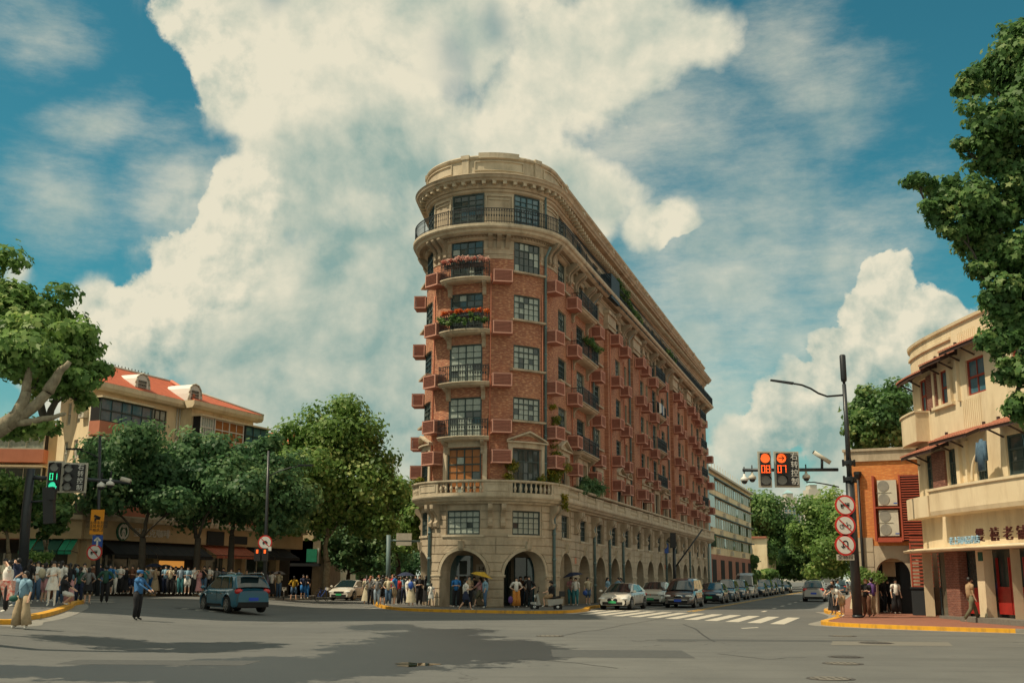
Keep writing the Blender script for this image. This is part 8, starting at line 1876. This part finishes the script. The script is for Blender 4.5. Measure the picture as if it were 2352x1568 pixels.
plant('flower_box','red and green flowers on the upper facade balcony near the nose',[(fp_(L0+2.8+i*.5,.9,16.5),(.3,.2,.2)) for i in range(8)],1300,.10,'leaf_mid',4,'flowers')
plant('terrace_shrub','yellow-green shrub under the right nose pediment',[(fp_(1.2,.25,7.6),(.35,.3,.5)),(fp_(1.0,.3,7.1),(.3,.3,.4)),(fp_(3.0,.3,7.),(.3,.3,.3))],900,.11,'leaf_yellow',5)
plant('terrace_shrub','tall yellowing climber beside the nose drainpipe',[(fp_(4.3,.35,7.2),(.6,.4,.6)),(fp_(4.9,.4,7.9),(.5,.4,.5)),(fp_(4.5,.3,8.6),(.3,.3,.5)),(fp_(4.4,.25,9.6),(.25,.2,.6)),(fp_(4.6,.25,10.6),(.2,.2,.5)),(fp_(4.3,.25,11.4),(.3,.2,.2))],2600,.12,'leaf_yellow',6)
plant('terrace_shrub','dark green potted bushes on the terrace behind the facade balustrade',[(fp_(L0+3.2+i*1.1,.35,7.+(i%3)*.35),(.55,.4,.6)) for i in range(6)],2600,.14,'leaf_dark',7)
plant('terrace_shrub','light trailing plant hanging below the terrace balustrade',[(fp_(4.6,.75,6.1),(.25,.15,.4)),(fp_(4.7,.75,5.6),(.2,.12,.4))],500,.10,'leaf_yellow',8)
plant('terrace_shrub','small yellow shrub at the left end of the nose balustrade',[(fp_(-5.2,.3,7.0),(.35,.3,.4))],400,.11,'leaf_yellow',9)
plant('gallery_plants','ivy and shrubs growing on the top gallery beside a dark screen',[(fp_(L0+14.+i*.7,.55,22.3-.03*i+(1.-i/6. if i<6 else 0)*.8),(.45,.3,.45)) for i in range(12)],3200,.16,'leaf_mid',10)
plant('gallery_plants','low shrubs farther along the top gallery',[(fp_(L0+33+i*.9,.55,21.8),(.5,.3,.35)) for i in range(6)],1200,.18,'leaf_mid',12)
ds_=thing('privacy_screen',fw.p(L0+12.,.6,21.2),'dark blue screen box on the top gallery','screen'); mat('screen_blue',(.012,.03,.045),.6); m=MB().mt('screen_blue'); m.fbox(fw,L0+10.6,L0+13.3,21.22,23.0,.1,.86); m.build('panel',None,ds_)
ld=thing('laundry',fw.p(L0+29,1.,15.6),'white and blue laundry hung over a facade balcony','laundry'); 
for i,c in enumerate(('white','white','sky blue','jeans','white')): m=MB().mt('cloth_'+c); m.fbox(fw,L0+28.6+i*.45,L0+28.95+i*.45,15.5+.1*(i%3),16.4,.84,.88); m.build('cloth',None,ld)
x,y=ray(1990,1330)[0]/ray(1990,1330)[1]*52.6,52.6; plant('round_bush','clipped bright green round bush behind the couple at the right corner',[((x,y,1.9),(.75,.6,.45)),((x-.2,y,1.8),(.6,.6,.35))],2600,.09,'leaf_bright',13,'bush')
m=MB().mt('bark'); m.tube([(x,y,.14),(x,y,1.8)],.05,6); tag(m.build('bush_stem',None,None),'thin bare stem holding up the clipped round bush','stem')
x,y,z=onground(86,50,KH); plant('potted_plant','light green plant rising behind the near left crowd',[((x,y,z+1.9),(.5,.4,.5))],700,.12,'leaf_bright',14)
